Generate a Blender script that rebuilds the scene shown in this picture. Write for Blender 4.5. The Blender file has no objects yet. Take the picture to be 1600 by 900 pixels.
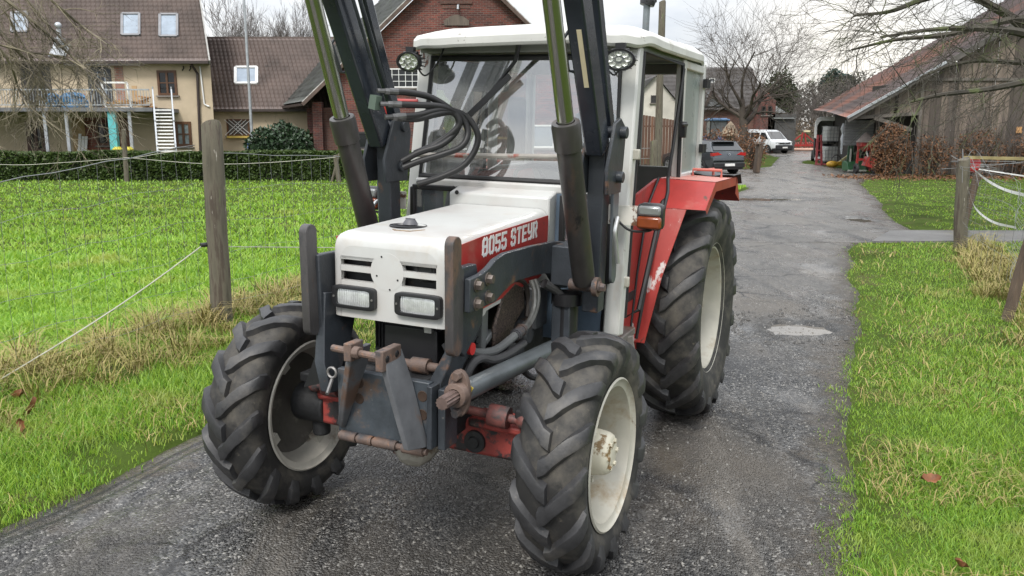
import bpy, math, random
import numpy as np
from mathutils import Vector, Matrix
random.seed(7)
R = math.radians
sc = bpy.context.scene
COL = sc.collection

# ------------------------------------------------------------------ camera
F_PX, PITCH, CAM_H = 1285.18, 0.1896, 1.9093
cam = bpy.data.objects.new('camera', bpy.data.cameras.new('camera'))
COL.objects.link(cam)
cam.location = (0, 0, CAM_H)
cam.rotation_euler = (math.pi / 2 - PITCH, 0, 0)
cam.data.sensor_width = 36.0
cam.data.lens = F_PX / 1600 * 36.0
cam.data.clip_start = 0.05
cam.data.clip_end = 5000
sc.camera = cam
_c, _s = math.cos(PITCH), math.sin(PITCH)


def W(x, y, Y=None, z=None):
    """survey point of the photograph -> place in the world, at depth Y or height z"""
    a = (x - 800) / F_PX
    b = -(y - 450) / F_PX
    r = (a, _c + b * _s, -_s + b * _c)
    t = Y / r[1] if Y is not None else (z - CAM_H) / r[2]
    return Vector((r[0] * t, r[1] * t, CAM_H + r[2] * t))


# ------------------------------------------------------------------ render / light
sc.view_settings.view_transform = 'Standard'
sc.view_settings.look = 'None'
sc.view_settings.exposure = 0.82
sc.view_settings.gamma = 1
sc.view_settings.use_curve_mapping = False
sc.cycles.use_denoising = True
sc.cycles.max_bounces = 6
sc.cycles.transparent_max_bounces = 12

SUN_EL, SUN_AZ = R(48), R(200)      # azimuth clockwise from +Y
world = bpy.data.worlds.new('World')
sc.world = world
world.use_nodes = True
nt = world.node_tree
nt.nodes.clear()
out = nt.nodes.new('ShaderNodeOutputWorld')
bg = nt.nodes.new('ShaderNodeBackground')
sky = nt.nodes.new('ShaderNodeTexSky')
sky.sky_type = 'NISHITA'
sky.sun_disc = False
sky.sun_elevation = SUN_EL
sky.sun_rotation = SUN_AZ
tc = nt.nodes.new('ShaderNodeTexCoord')
sep = nt.nodes.new('ShaderNodeSeparateXYZ')
nt.links.new(tc.outputs['Generated'], sep.inputs[0])
mp = nt.nodes.new('ShaderNodeMapping')
mp.inputs['Scale'].default_value = (1.3, 1.3, 4.0)
nt.links.new(tc.outputs['Generated'], mp.inputs[0])
nz = nt.nodes.new('ShaderNodeTexNoise')
nz.inputs['Scale'].default_value = 2.2
nz.inputs['Detail'].default_value = 7
nz.inputs['Roughness'].default_value = .55
nt.links.new(mp.outputs[0], nz.inputs[0])
cr = nt.nodes.new('ShaderNodeValToRGB')
cr.color_ramp.elements[0].position = .36
cr.color_ramp.elements[0].color = (.66, .71, .79, 1)
cr.color_ramp.elements[1].position = .66
cr.color_ramp.elements[1].color = (1.14, 1.13, 1.11, 1)
nt.links.new(nz.outputs[0], cr.inputs[0])
# an overcast sky is brighter overhead than at the horizon
el = nt.nodes.new('ShaderNodeMapRange')
el.inputs['From Min'].default_value = 0
el.inputs['From Max'].default_value = 1
el.inputs['To Min'].default_value = 4.7
el.inputs['To Max'].default_value = 16.0
nt.links.new(sep.outputs[2], el.inputs[0])
mul = nt.nodes.new('ShaderNodeMixRGB')
mul.blend_type = 'MULTIPLY'
mul.inputs[0].default_value = 1
nt.links.new(cr.outputs[0], mul.inputs[1])
nt.links.new(el.outputs[0], mul.inputs[2])
mx = nt.nodes.new('ShaderNodeMixRGB')
mx.inputs[0].default_value = .93
nt.links.new(sky.outputs[0], mx.inputs[1])
nt.links.new(mul.outputs[0], mx.inputs[2])
# pale warm break in the clouds low over the yard
nrm_ = nt.nodes.new('ShaderNodeVectorMath')
nrm_.operation = 'DISTANCE'
nt.links.new(tc.outputs['Generated'], nrm_.inputs[0])
nrm_.inputs[1].default_value = (.372, .925, .08)
wr = nt.nodes.new('ShaderNodeMapRange')
wr.inputs['From Min'].default_value = .02
wr.inputs['From Max'].default_value = .20
wr.inputs['To Min'].default_value = .75
wr.inputs['To Max'].default_value = 0
nt.links.new(nrm_.outputs['Value'], wr.inputs[0])
wm = nt.nodes.new('ShaderNodeMixRGB')
nt.links.new(wr.outputs[0], wm.inputs[0])
nt.links.new(mx.outputs[0], wm.inputs[1])
wm.inputs[2].default_value = (7.4, 7.0, 6.3, 1)
nt.links.new(wm.outputs[0], bg.inputs[0])
bg.inputs[1].default_value = 0.10
nt.links.new(bg.outputs[0], out.inputs[0])

sun = bpy.data.objects.new('sun', bpy.data.lights.new('sun', 'SUN'))
COL.objects.link(sun)
sun.data.energy = 1.4
sun.data.angle = R(14)
sun.data.color = (1, .96, .9)
sd = Vector((math.sin(SUN_AZ) * math.cos(SUN_EL), math.cos(SUN_AZ) * math.cos(SUN_EL), math.sin(SUN_EL)))
sun.rotation_euler = sd.to_track_quat('Z', 'Y').to_euler()

# ------------------------------------------------------------------ materials
MATS = {}


def mat(name, col, rough=.6, metal=0.0, var=.12, vscale=3.0, spots=(), bump=0.0, bscale=40.0, coat=0.0,
        island=0.0, coords='Object', spec=.5, island_col=None, emit=None, trans=0.0, patch=None, rvar=.1, stretch=None):
    """painted / worn surface: base colour, soft variation, spots of dirt or rust, fine bump"""
    if name in MATS:
        return MATS[name]
    m = bpy.data.materials.new(name)
    m.use_nodes = True
    t = m.node_tree
    n = t.nodes
    L = t.links
    p = n['Principled BSDF']
    tcn = n.new('ShaderNodeTexCoord')
    if coords == 'World':
        g = n.new('ShaderNodeNewGeometry')
        cvec = g.outputs['Position']
    else:
        cvec = tcn.outputs['Object']
    if stretch:
        mp_ = n.new('ShaderNodeMapping')
        mp_.inputs['Scale'].default_value = stretch
        L.new(cvec, mp_.inputs[0])
        cvec = mp_.outputs[0]

    def noise(scale, detail=5, rough_=.6):
        q = n.new('ShaderNodeTexNoise')
        q.inputs['Scale'].default_value = scale
        q.inputs['Detail'].default_value = detail
        q.inputs['Roughness'].default_value = rough_
        L.new(cvec, q.inputs['Vector'])
        return q.outputs['Fac']

    def ramp(src, a, b):
        q = n.new('ShaderNodeMapRange')
        q.inputs['From Min'].default_value = a
        q.inputs['From Max'].default_value = b
        L.new(src, q.inputs[0])
        return q.outputs[0]

    def mixc(fac, c1, c2):
        q = n.new('ShaderNodeMixRGB')
        if isinstance(fac, float):
            q.inputs[0].default_value = fac
        else:
            L.new(fac, q.inputs[0])
        for i, c in ((1, c1), (2, c2)):
            if isinstance(c, (tuple, list)):
                q.inputs[i].default_value = (*c[:3], 1)
            else:
                L.new(c, q.inputs[i])
        return q.outputs[0]
    dark = tuple(x * (1 - var * 1.6) for x in col)
    lite = tuple(min(1, x * (1 + var)) for x in col)
    base = mixc(ramp(noise(vscale), .3, .7), dark, lite)
    if island or island_col:
        g2 = n.new('ShaderNodeNewGeometry')
        ic = island_col or tuple(x * (1 - island) for x in col)
        base = mixc(ramp(g2.outputs['Random Per Island'], 0, 1), base, ic)
    if patch:
        pc, psc, a, b = patch
        base = mixc(ramp(noise(psc, 4), a, b), base, pc)
    rsrc = None
    for sp in spots:
        c2, scl, th = sp[:3]
        soft = sp[3] if len(sp) > 3 else .04
        msk = ramp(noise(scl, 8, .65), th, th + soft)
        base = mixc(msk, base, c2)
    L.new(base, p.inputs['Base Color'])
    p.inputs['Metallic'].default_value = metal
    if rvar:
        rr = n.new('ShaderNodeMapRange')
        rr.inputs['To Min'].default_value = max(0, rough - rvar)
        rr.inputs['To Max'].default_value = min(1, rough + rvar)
        L.new(noise(vscale * 2.3), rr.inputs[0])
        L.new(rr.outputs[0], p.inputs['Roughness'])
    else:
        p.inputs['Roughness'].default_value = rough
    p.inputs['Specular IOR Level'].default_value = spec
    p.inputs['Coat Weight'].default_value = coat
    if trans:
        p.inputs['Transmission Weight'].default_value = trans
    if emit:
        p.inputs['Emission Color'].default_value = (*emit[0], 1)
        p.inputs['Emission Strength'].default_value = emit[1]
    if bump:
        b = n.new('ShaderNodeBump')
        b.inputs['Strength'].default_value = 1
        b.inputs['Distance'].default_value = bump
        L.new(noise(bscale, 6), b.inputs['Height'])
        L.new(b.outputs[0], p.inputs['Normal'])
    MATS[name] = m
    return m


def glass(name, tint=(.9, .95, .93), alpha=.25, rough=.03, dirt=.12):
    """flat window pane: mostly see-through with a mirror-like sheen and a little dust"""
    m = bpy.data.materials.new(name)
    m.use_nodes = True
    t = m.node_tree
    n = t.nodes
    L = t.links
    n.clear()
    o = n.new('ShaderNodeOutputMaterial')
    tr = n.new('ShaderNodeBsdfTransparent')
    tr.inputs[0].default_value = (*tint, 1)
    gl = n.new('ShaderNodeBsdfGlossy')
    gl.inputs['Roughness'].default_value = rough
    df = n.new('ShaderNodeBsdfDiffuse')
    df.inputs[0].default_value = (.62, .64, .62, 1)
    fr = n.new('ShaderNodeFresnel')
    fr.inputs[0].default_value = 1.5
    ad = n.new('ShaderNodeMath')
    ad.operation = 'MULTIPLY_ADD'
    ad.inputs[1].default_value = 1.6
    ad.inputs[2].default_value = alpha * .25
    L.new(fr.outputs[0], ad.inputs[0])
    a = n.new('ShaderNodeMixShader')
    L.new(ad.outputs[0], a.inputs[0])
    L.new(tr.outputs[0], a.inputs[1])
    L.new(gl.outputs[0], a.inputs[2])
    tcn = n.new('ShaderNodeTexCoord')
    q = n.new('ShaderNodeTexNoise')
    q.inputs['Scale'].default_value = 4
    q.inputs['Detail'].default_value = 6
    L.new(tcn.outputs['Object'], q.inputs[0])
    mr = n.new('ShaderNodeMapRange')
    mr.inputs['From Min'].default_value = .35
    mr.inputs['From Max'].default_value = .75
    mr.inputs['To Min'].default_value = dirt * .4
    mr.inputs['To Max'].default_value = dirt * 1.6
    L.new(q.outputs[0], mr.inputs[0])
    b = n.new('ShaderNodeMixShader')
    L.new(mr.outputs[0], b.inputs[0])
    L.new(a.outputs[0], b.inputs[1])
    L.new(df.outputs[0], b.inputs[2])
    L.new(b.outputs[0], o.inputs[0])
    return m


# ------------------------------------------------------------------ mesh building
class MB:
    def __init__(s):
        s.v = []
        s.f = []
        s.m = []
        s.cur = 0

    def add(s, vs, fs):
        o = len(s.v)
        s.v += [tuple(p) for p in vs]
        s.f += [tuple(i + o for i in f) for f in fs]
        s.m += [s.cur] * len(fs)
        return s

    def box(s, c, d, rot=None):
        hx, hy, hz = d[0] / 2, d[1] / 2, d[2] / 2
        vs = [Vector((x, y, z)) for x in (-hx, hx) for y in (-hy, hy) for z in (-hz, hz)]
        if rot is not None:
            mtx = rot if isinstance(rot, Matrix) else Matrix.Rotation(rot, 3, 'Z')
            vs = [mtx @ p for p in vs]
        c = Vector(c)
        return s.add([p + c for p in vs], [(0, 1, 3, 2), (4, 6, 7, 5), (0, 4, 5, 1), (2, 3, 7, 6), (0, 2, 6, 4), (1, 5, 7, 3)])

    def bar(s, a, b, w, h, up=(0, 0, 1)):
        """rectangular bar from a to b, w across, h along up"""
        a, b = Vector(a), Vector(b)
        d = (b - a)
        L = d.length
        d.normalize()
        u = Vector(up)
        if abs(u.dot(d)) > .98:
            u = Vector((0, 1, 0)) if abs(d.y) < .9 else Vector((1, 0, 0))
        x = d.cross(u).normalized()
        y = x.cross(d).normalized()
        mtx = Matrix((x, d, y)).transposed()
        return s.box((a + b) / 2, (w, L, h), mtx)

    def tube(s, pts, r, n=8, cap=True, closed=False):
        pts = [Vector(p) for p in pts]
        k = len(pts)
        rs = r if isinstance(r, (list, tuple)) else [r] * k
        vs = []
        prev = None
        for i, p in enumerate(pts):
            if closed:
                d = pts[(i + 1) % k] - pts[i - 1]
            else:
                d = pts[min(i + 1, k - 1)] - pts[max(i - 1, 0)]
            d.normalize()
            if prev is None:
                a = Vector((0, 0, 1)) if abs(d.z) < .9 else Vector((1, 0, 0))
                x = d.cross(a).normalized()
            else:
                x = (prev - d * prev.dot(d))
                if x.length < 1e-6:
                    x = d.orthogonal()
                x.normalize()
            prev = x
            y = d.cross(x)
            for j in range(n):
                t = 2 * math.pi * j / n
                vs.append(p + (x * math.cos(t) + y * math.sin(t)) * rs[i])
        fs = []
        for i in range(k if closed else k - 1):
            i2 = (i + 1) % k
            for j in range(n):
                fs.append((i * n + j, i * n + (j + 1) % n, i2 * n + (j + 1) % n, i2 * n + j))
        if cap and not closed:
            fs.append(tuple(range(n))[::-1])
            fs.append(tuple((k - 1) * n + j for j in range(n)))
        return s.add(vs, fs)

    def cyl(s, a, b, r, n=16):
        return s.tube([a, b], r, n)

    def lathe(s, prof, origin, axis, n=32, closed=False):
        """prof: (radius, height along axis)"""
        ax = Vector(axis).normalized()
        x = ax.orthogonal().normalized()
        y = ax.cross(x)
        o = Vector(origin)
        k = len(prof)
        vs = []
        for r, h in prof:
            for j in range(n):
                t = 2 * math.pi * j / n
                vs.append(o + ax * h + (x * math.cos(t) + y * math.sin(t)) * r)
        fs = []
        for i in range(k if closed else k - 1):
            i2 = (i + 1) % k
            for j in range(n):
                fs.append((i * n + j, i * n + (j + 1) % n, i2 * n + (j + 1) % n, i2 * n + j))
        return s.add(vs, fs)

    def prism(s, poly, fn, a, b):
        """poly of (p,q) extruded from a to b; fn(p,q,t)->xyz"""
        k = len(poly)
        vs = [fn(p, q, a) for p, q in poly] + [fn(p, q, b) for p, q in poly]
        fs = [tuple(range(k)), tuple(range(2 * k - 1, k - 1, -1))]
        fs += [(i, i + k, (i + 1) % k + k, (i + 1) % k) for i in range(k)]
        return s.add(vs, fs)

    def sphere(s, c, r, n=12, m=8, scale=(1, 1, 1)):
        c = Vector(c)
        vs = [c + Vector((0, 0, r * scale[2]))]
        for i in range(1, m):
            th = math.pi * i / m
            for j in range(n):
                ph = 2 * math.pi * j / n
                vs.append(c + Vector((r * scale[0] * math.sin(th) * math.cos(ph), r * scale[1] * math.sin(th) * math.sin(ph), r * scale[2] * math.cos(th))))
        vs.append(c - Vector((0, 0, r * scale[2])))
        fs = [(0, 1 + j, 1 + (j + 1) % n) for j in range(n)]
        for i in range(m - 2):
            for j in range(n):
                fs.append((1 + i * n + j, 1 + (i + 1) * n + j, 1 + (i + 1) * n + (j + 1) % n, 1 + i * n + (j + 1) % n))
        e = len(vs) - 1
        b = 1 + (m - 2) * n
        fs += [(e, b + (j + 1) % n, b + j) for j in range(n)]
        return s.add(vs, fs)

    def tri_patch(s, pts):
        return s.add(pts, [tuple(range(len(pts)))])


def link_mesh(name, me, parent=None):
    o = bpy.data.objects.new(name, me)
    COL.objects.link(o)
    if parent is not None:
        o.parent = parent
    return o


def obj(name, mb, ms, parent=None, smooth=35, bevel=0, fix=True):
    me = bpy.data.meshes.new(name)
    me.from_pydata(mb.v, [], mb.f)
    if not isinstance(ms, (list, tuple)):
        ms = [ms]
    for m in ms:
        me.materials.append(m)
    if len(ms) > 1:
        me.polygons.foreach_set('material_index', mb.m)
    if fix:
        import bmesh
        bm = bmesh.new()
        bm.from_mesh(me)
        bmesh.ops.recalc_face_normals(bm, faces=bm.faces)
        bm.to_mesh(me)
        bm.free()
    me.update()
    if smooth:
        me.polygons.foreach_set('use_smooth', [True] * len(me.polygons))
        me.set_sharp_from_angle(angle=R(smooth))
    o = link_mesh(name, me, parent)
    if bevel:
        bv = o.modifiers.new('bevel', 'BEVEL')
        bv.width = bevel
        bv.segments = 2
        bv.limit_method = 'ANGLE'
        bv.angle_limit = R(40)
    return o


def fast_mesh(name, verts, faces, ms, parent=None, smooth=False, midx=None):
    """verts (n,3) and faces (m,k) numpy arrays"""
    me = bpy.data.meshes.new(name)
    nv, (nf, k) = len(verts), faces.shape
    me.vertices.add(nv)
    me.vertices.foreach_set('co', np.ascontiguousarray(verts, dtype=np.float32).ravel())
    me.loops.add(nf * k)
    me.loops.foreach_set('vertex_index', np.ascontiguousarray(faces, dtype=np.int32).ravel())
    me.polygons.add(nf)
    me.polygons.foreach_set('loop_start', np.arange(0, nf * k, k, dtype=np.int32))
    me.polygons.foreach_set('loop_total', np.full(nf, k, dtype=np.int32))
    if not isinstance(ms, (list, tuple)):
        ms = [ms]
    for m in ms:
        me.materials.append(m)
    if midx is not None:
        me.polygons.foreach_set('material_index', np.asarray(midx, dtype=np.int32))
    if smooth:
        me.polygons.foreach_set('use_smooth', np.ones(nf, dtype=bool))
    me.update(calc_edges=True)
    return link_mesh(name, me, parent)


def tag(o, label=None, cat=None, group=None, kind=None):
    if label:
        o['label'] = label
    if cat:
        o['category'] = cat
    if group:
        o['group'] = group
    if kind:
        o['kind'] = kind
    return o


def thing(name, label, cat, loc=(0, 0, 0), rz=0, group=None):
    o = bpy.data.objects.new(name, None)
    o.empty_display_size = .1
    COL.objects.link(o)
    o.location = loc
    o.rotation_euler = (0, 0, rz)
    return tag(o, label, cat, group)


def copy_tree(o, parent=None):
    c = o.copy()
    COL.objects.link(c)
    if parent is not None:
        c.parent = parent
    for ch in list(o.children):
        copy_tree(ch, c)
    return c


def bez(pts, n=10):
    """smooth curve through points (Catmull-Rom)"""
    P = [Vector(p) for p in pts]
    P = [P[0] * 2 - P[1]] + P + [P[-1] * 2 - P[-2]]
    o = []
    for i in range(1, len(P) - 2):
        for k in range(n):
            t = k / n
            a, b, c, d = P[i - 1], P[i], P[i + 1], P[i + 2]
            o.append(.5 * ((2 * b) + (c - a) * t + (2 * a - 5 * b + 4 * c - d) * t * t + (3 * b - a - 3 * c + d) * t ** 3))
    o.append(P[-2])
    return o


def vnoise(x, y, seed=0):
    """cheap smooth value noise on numpy arrays"""
    xi, yi = np.floor(x).astype(np.int64), np.floor(y).astype(np.int64)
    fx, fy = x - xi, y - yi
    fx, fy = fx * fx * (3 - 2 * fx), fy * fy * (3 - 2 * fy)

    def h(a, b):
        k = (a * 374761393 + b * 668265263 + seed * 69069 + 12345) & 0x7fffffff
        k = ((k ^ (k >> 13)) * 1274126177) & 0x7fffffff
        return ((k ^ (k >> 16)) & 0xffff) / 65535.0
    return (h(xi, yi) * (1 - fx) + h(xi + 1, yi) * fx) * (1 - fy) + (h(xi, yi + 1) * (1 - fx) + h(xi + 1, yi + 1) * fx) * fy


def fbm(x, y, seed=0, oct=4):
    s, a, t = 0, .5, 0
    for i in range(oct):
        s = s + a * vnoise(x * 2 ** i, y * 2 ** i, seed + i)
        t += a
        a *= .5
    return s / t
# ================================================================== THE TRACTOR
TX, TY, TH, PHI = -.4117, 3.7657, -.4229, .024


def B(u, v, z):
    """forward u, to the tractor's left v, up z"""
    return Vector((v, -u, z))


white = mat('tractor_white', (.55, .556, .54), .38, var=.05, vscale=2.5, coat=.15,
            spots=[((.47, .43, .37), 5, .56, .22), ((.22, .14, .09), 16, .68, .05)], patch=((.47, .435, .41), 1.7, .45, .70))
pillarwhite = mat('pillar_white', (.60, .60, .57), .42, var=.08, vscale=3, stretch=(1, 1, .4),
                  spots=[((.46, .40, .32), 5, .56, .2), ((.17, .075, .04), 9, .655, .04)])
roofwhite = mat('roof_white', (.60, .60, .565), .5, var=.08, vscale=3,
                spots=[((.33, .30, .24), 5, .58, .16), ((.14, .11, .08), 26, .63, .07)])
cream = mat('rim_cream', (.46, .44, .375), .45, var=.12, vscale=4,
            spots=[((.34, .27, .18), 5, .54, .16), ((.15, .085, .05), 10, .64, .05)])
innerrim = mat('rim_dusty', (.46, .44, .39), .55, var=.15, vscale=5, spots=[((.20, .16, .12), 6, .58, .15)])
red = mat('tractor_red', (.41, .038, .032), .40, var=.2, vscale=2.5, coat=.1,
          spots=[((.40, .15, .12), 4, .56, .25), ((.10, .045, .03), 12, .64, .05)])
redworn = mat('worn_red', (.43, .045, .036), .45, var=.16, vscale=3,
              spots=[((.40, .12, .10), 4, .54, .2), ((.66, .60, .58), 8, .575, .04), ((.10, .05, .035), 12, .64, .05)], stretch=(1, 1, .45))
fadedred = mat('faded_red_top', (.56, .22, .18), .5, var=.12, vscale=3, spots=[((.30, .22, .18), 6, .55, .15)])
axlered = mat('axle_red', (.32, .055, .045), .6, var=.25, vscale=4,
              spots=[((.035, .033, .034), 4.5, .52, .05), ((.12, .07, .05), 15, .6, .06)], bump=.004, bscale=18)
iron = mat('loader_iron', (.038, .044, .052), .40, var=.25, vscale=4, metal=.0,
           spots=[((.16, .085, .05), 7, .60, .10), ((.20, .19, .18), 22, .70, .05)], bump=.0015, bscale=60)
armblue = mat('arm_blueblack', (.026, .032, .043), .26, var=.25, vscale=3, coat=.2,
              spots=[((.11, .07, .05), 10, .68, .06), ((.22, .22, .22), 30, .74, .03)])
rusty = mat('rusty_iron', (.135, .092, .074), .65, var=.3, vscale=9, spots=[((.055, .055, .06), 6, .50, .10), ((.20, .11, .07), 17, .6, .08)], bump=.002, bscale=70)
cylmetal = mat('cylinder_barrel', (.075, .07, .068), .38, metal=.5, var=.3, vscale=5, spots=[((.14, .09, .06), 6, .60, .15), ((.03, .03, .032), 12, .62, .08)], stretch=(1, 1, .35))
chrome = mat('rod_chrome', (.46, .46, .42), .2, metal=1, var=.05, vscale=2, rvar=.04)
rubber = mat('tyre_lug_rubber', (.034, .034, .036), .5, var=.3, vscale=8, spots=[((.10, .092, .08), 5, .52, .25), ((.15, .135, .115), 16, .66, .1), ((.012, .012, .012), 18, .62, .1)], bump=.0012, bscale=90)
carcass = mat('tyre_dusty_rubber', (.026, .025, .024), .72, var=.3, vscale=5, spots=[((.105, .094, .076), 5.0, .46, .25), ((.17, .145, .11), 13, .64, .1), ((.02, .019, .018), 14, .60, .08)], bump=.001, bscale=70)
blackrub = mat('black_rubber', (.014, .014, .015), .5, var=.2)
black = mat('black_plastic', (.018, .018, .02), .38, var=.2)
engine = mat('engine_black', (.022, .023, .025), .6, var=.4, vscale=8, spots=[((.09, .06, .045), 8, .6, .1)], bump=.003, bscale=30)
greypipe = mat('grey_pipe', (.16, .18, .19), .4, metal=.4, var=.2, vscale=6, spots=[((.18, .10, .06), 8, .62, .1)])
steel = mat('dull_steel', (.30, .29, .28), .42, metal=.7, var=.2, vscale=9, spots=[((.20, .13, .08), 9, .58, .1)])
cabgrey = mat('cab_lining', (.26, .265, .25), .8, var=.12)
cabblue = mat('cab_blue', (.10, .14, .19), .5, var=.2, vscale=4)
lampglass = mat('lamp_glass', (.74, .76, .76), .16, metal=.5, var=.18, vscale=14, bump=.0015, bscale=30, coat=.5)
ledglass = mat('led_reflector', (.66, .68, .64), .16, metal=.7, var=.2, vscale=30)
amber = mat('amber_lens', (.22, .045, .012), .2, var=.2, vscale=10, coat=.5)
clearlens = mat('clear_lens', (.26, .27, .27), .15, var=.1, coat=.6, metal=.3)
reflector = mat('pale_sticker', (.72, .62, .42), .5)
seatgreen = mat('seat_vinyl', (.06, .07, .06), .5)
frosted = mat('frosted_pane', (.30, .345, .325), .3, var=.06, vscale=2, coat=.4, spots=[((.36, .40, .38), 60, .52, .15)])
cabglass = glass('cab_glass', (.95, .98, .96), 1.35, .02, .16)
sideglass = glass('side_glass', (.99, 1, .99), -.1, .02, .01)

tractor = thing('tractor', 'old white and red four wheel drive tractor with raised front loader on the wet lane', 'tractor',
                (TX, TY, 0), TH)


def part(name, mb, m, parent=None, smooth=35, bevel=0, label=None):
    """a part of the body, which leans a little to its left on the uneven lane"""
    o = obj(name, mb, m, parent or tractor, smooth, bevel)
    if parent is None:
        o.rotation_euler = (0, PHI, 0)
        o.location = (-.5 * math.sin(PHI), 0, .5 - .5 * math.cos(PHI))
    if label:
        o['label'] = label
    return o


def uz(poly, v0, v1, mb=None):
    mb = mb or MB()
    return mb.prism(poly, lambda u, z, t: B(u, t, z), v0, v1)


# ------------------------------------------------------------------ wheels
def tyre_profile(Rt, w, rim_r, lug):
    """carcass from the centre line to the bead: (x, r)"""
    R0 = Rt - lug
    h = R0 - rim_r
    return [(0, R0), (w * .20, R0 - .003), (w * .36, R0 - .014), (w * .455, R0 - .040), (w * .495, R0 - .075),
            (w * .50, R0 - h * .50), (w * .485, R0 - h * .66), (w * .45, R0 - h * .84), (w * .405, rim_r + .006), (w * .36, rim_r - .02)]


def make_tyre(name, parent, Rt, w, rim_r, nl, lug, lagm, lw, side):
    prof = tyre_profile(Rt, w, rim_r, lug)
    full = [(-x, r) for x, r in prof[::-1]][:-1] + prof
    mb = MB()
    mb.lathe([(r, x) for x, r in full], (0, 0, 0), (1, 0, 0), 72)
    mb.cur = 1
    P = [Vector((x, r)) for x, r in prof]
    acc = [0]
    for a, b in zip(P, P[1:]):
        acc.append(acc[-1] + (b - a).length)

    def at(s):
        if s < 0:
            return Vector((s, P[0].y)), Vector((0, 1))
        for i in range(len(P) - 1):
            if s <= acc[i + 1]:
                t = (s - acc[i]) / (acc[i + 1] - acc[i])
                d = (P[i + 1] - P[i]).normalized()
                return P[i].lerp(P[i + 1], t), Vector((-d.y, d.x))
        return P[-1], Vector((1, 0))
    sh = acc[3]
    send = sh + .075
    rng = random.Random(nl)
    for sg in (-1, 1):
        for k in range(nl):
            th0 = 2 * math.pi * (k + (.5 if sg > 0 else 0)) / nl + rng.uniform(-.006, .006)
            S = [-.018, .012, sh * .3, sh * .55, sh * .8, sh, sh + .03, send]
            rows = []
            for s in S:
                p, nrm = at(s)
                fr = max(0, min(1.15, s / sh))
                lag = lagm * (fr ** .92) / Rt
                hgt = lug * (1 if s < sh * .98 else max(.04, 1 - (s - sh) / .075))
                if s <= .0:
                    hgt *= .96
                wt = (lw * (1 + .12 * fr)) / Rt
                wb = wt * 1.42
                row = []
                for dth, hh in ((-wb / 2, -.004), (-wt / 2, hgt * .93), (-wt * .36, hgt), (wt * .36, hgt), (wt / 2, hgt * .93), (wb / 2, -.004)):
                    q = p + nrm * hh
                    th = th0 + lag + dth
                    row.append((sg * q.x, -q.y * math.cos(th), q.y * math.sin(th)))
                rows.append(row)
            vs = [p for r_ in rows for p in r_]
            n = 6
            fs = [(i * n + j, i * n + j + 1, (i + 1) * n + j + 1, (i + 1) * n + j) for i in range(len(rows) - 1) for j in range(n - 1)]
            fs.append(tuple(range(n)))
            mb.add(vs, fs)
    return obj(name, mb, [carcass, rubber], parent, 42)


def make_front_wheel(side):
    rc = Vector(B(0.0, side * .805, .522))
    hub = MB()
    s = side
    # dished disc, set deep, with the hub drum standing out of it
    hub.lathe([(.0, .015 * s), (.13, .015 * s), (.16, -.005 * s), (.235, -.035 * s), (.27, -.05 * s), (.27, -.064 * s), (.16, -.02 * s), (.0, -.02 * s)], (0, 0, 0), (1, 0, 0), 40)
    for k in range(8):
        a = 2 * math.pi * k / 8 + .2
        hub.cyl((.0, .15 * math.cos(a), .15 * math.sin(a)), (.03 * s, .15 * math.cos(a), .15 * math.sin(a)), .014, 6)
    w = obj('wheel', hub, cream if s > 0 else mat('disc_grimy', (.10, .09, .08), .7, var=.3, vscale=6, spots=[((.25, .23, .20), 5, .60, .1)]), tractor, 40)
    w.location = rc + Vector((0 if s > 0 else -.05, 0, 0))
    drum = MB()
    drum.lathe([(.0, .125 * s), (.07, .125 * s), (.085, .118 * s), (.095, .10 * s), (.10, .07 * s), (.105, .015 * s)], (0, 0, 0), (1, 0, 0), 28)
    for k in range(6):
        a = 2 * math.pi * k / 6
        drum.cyl((.12 * s, .06 * math.cos(a), .06 * math.sin(a)), (.134 * s, .06 * math.cos(a), .06 * math.sin(a)), .011, 6)
    obj('hub', drum, mat('hub_chipped', (.66, .62, .50), .5, var=.1, vscale=5, spots=[((.22, .14, .06), 9, .55, .05)]), w, 40)
    rim = MB()
    hw = .138
    prof = [(.330, -hw), (.338, -hw + .006), (.330, -hw + .014), (.308, -hw + .018), (.300, -hw + .05), (.272, -.05), (.272, .035), (.300, hw - .05),
            (.308, hw - .018), (.330, hw - .014), (.338, hw - .006), (.330, hw)]
    inn = [(r - .010, h) for r, h in prof[1:-1]][::-1]
    rim.lathe(prof + inn, (0, 0, 0), (1, 0, 0), 56, closed=True)
    for k in range(4):
        a = 2 * math.pi * k / 4 + .5
        rim.box((-.05 * s, .255 * math.cos(a), .255 * math.sin(a)), (.05, .05, .05), Matrix.Rotation(a, 3, 'X'))
    o = obj('rim', rim, cream if s > 0 else innerrim, w, 50)
    o.location.x = 0 if s > 0 else .05
    make_tyre('tyre', w, .527, .29, .318, 15, .030, .165, .068, s).location.x = 0 if s > 0 else .05
    return w


make_front_wheel(1)
make_front_wheel(-1)


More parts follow.
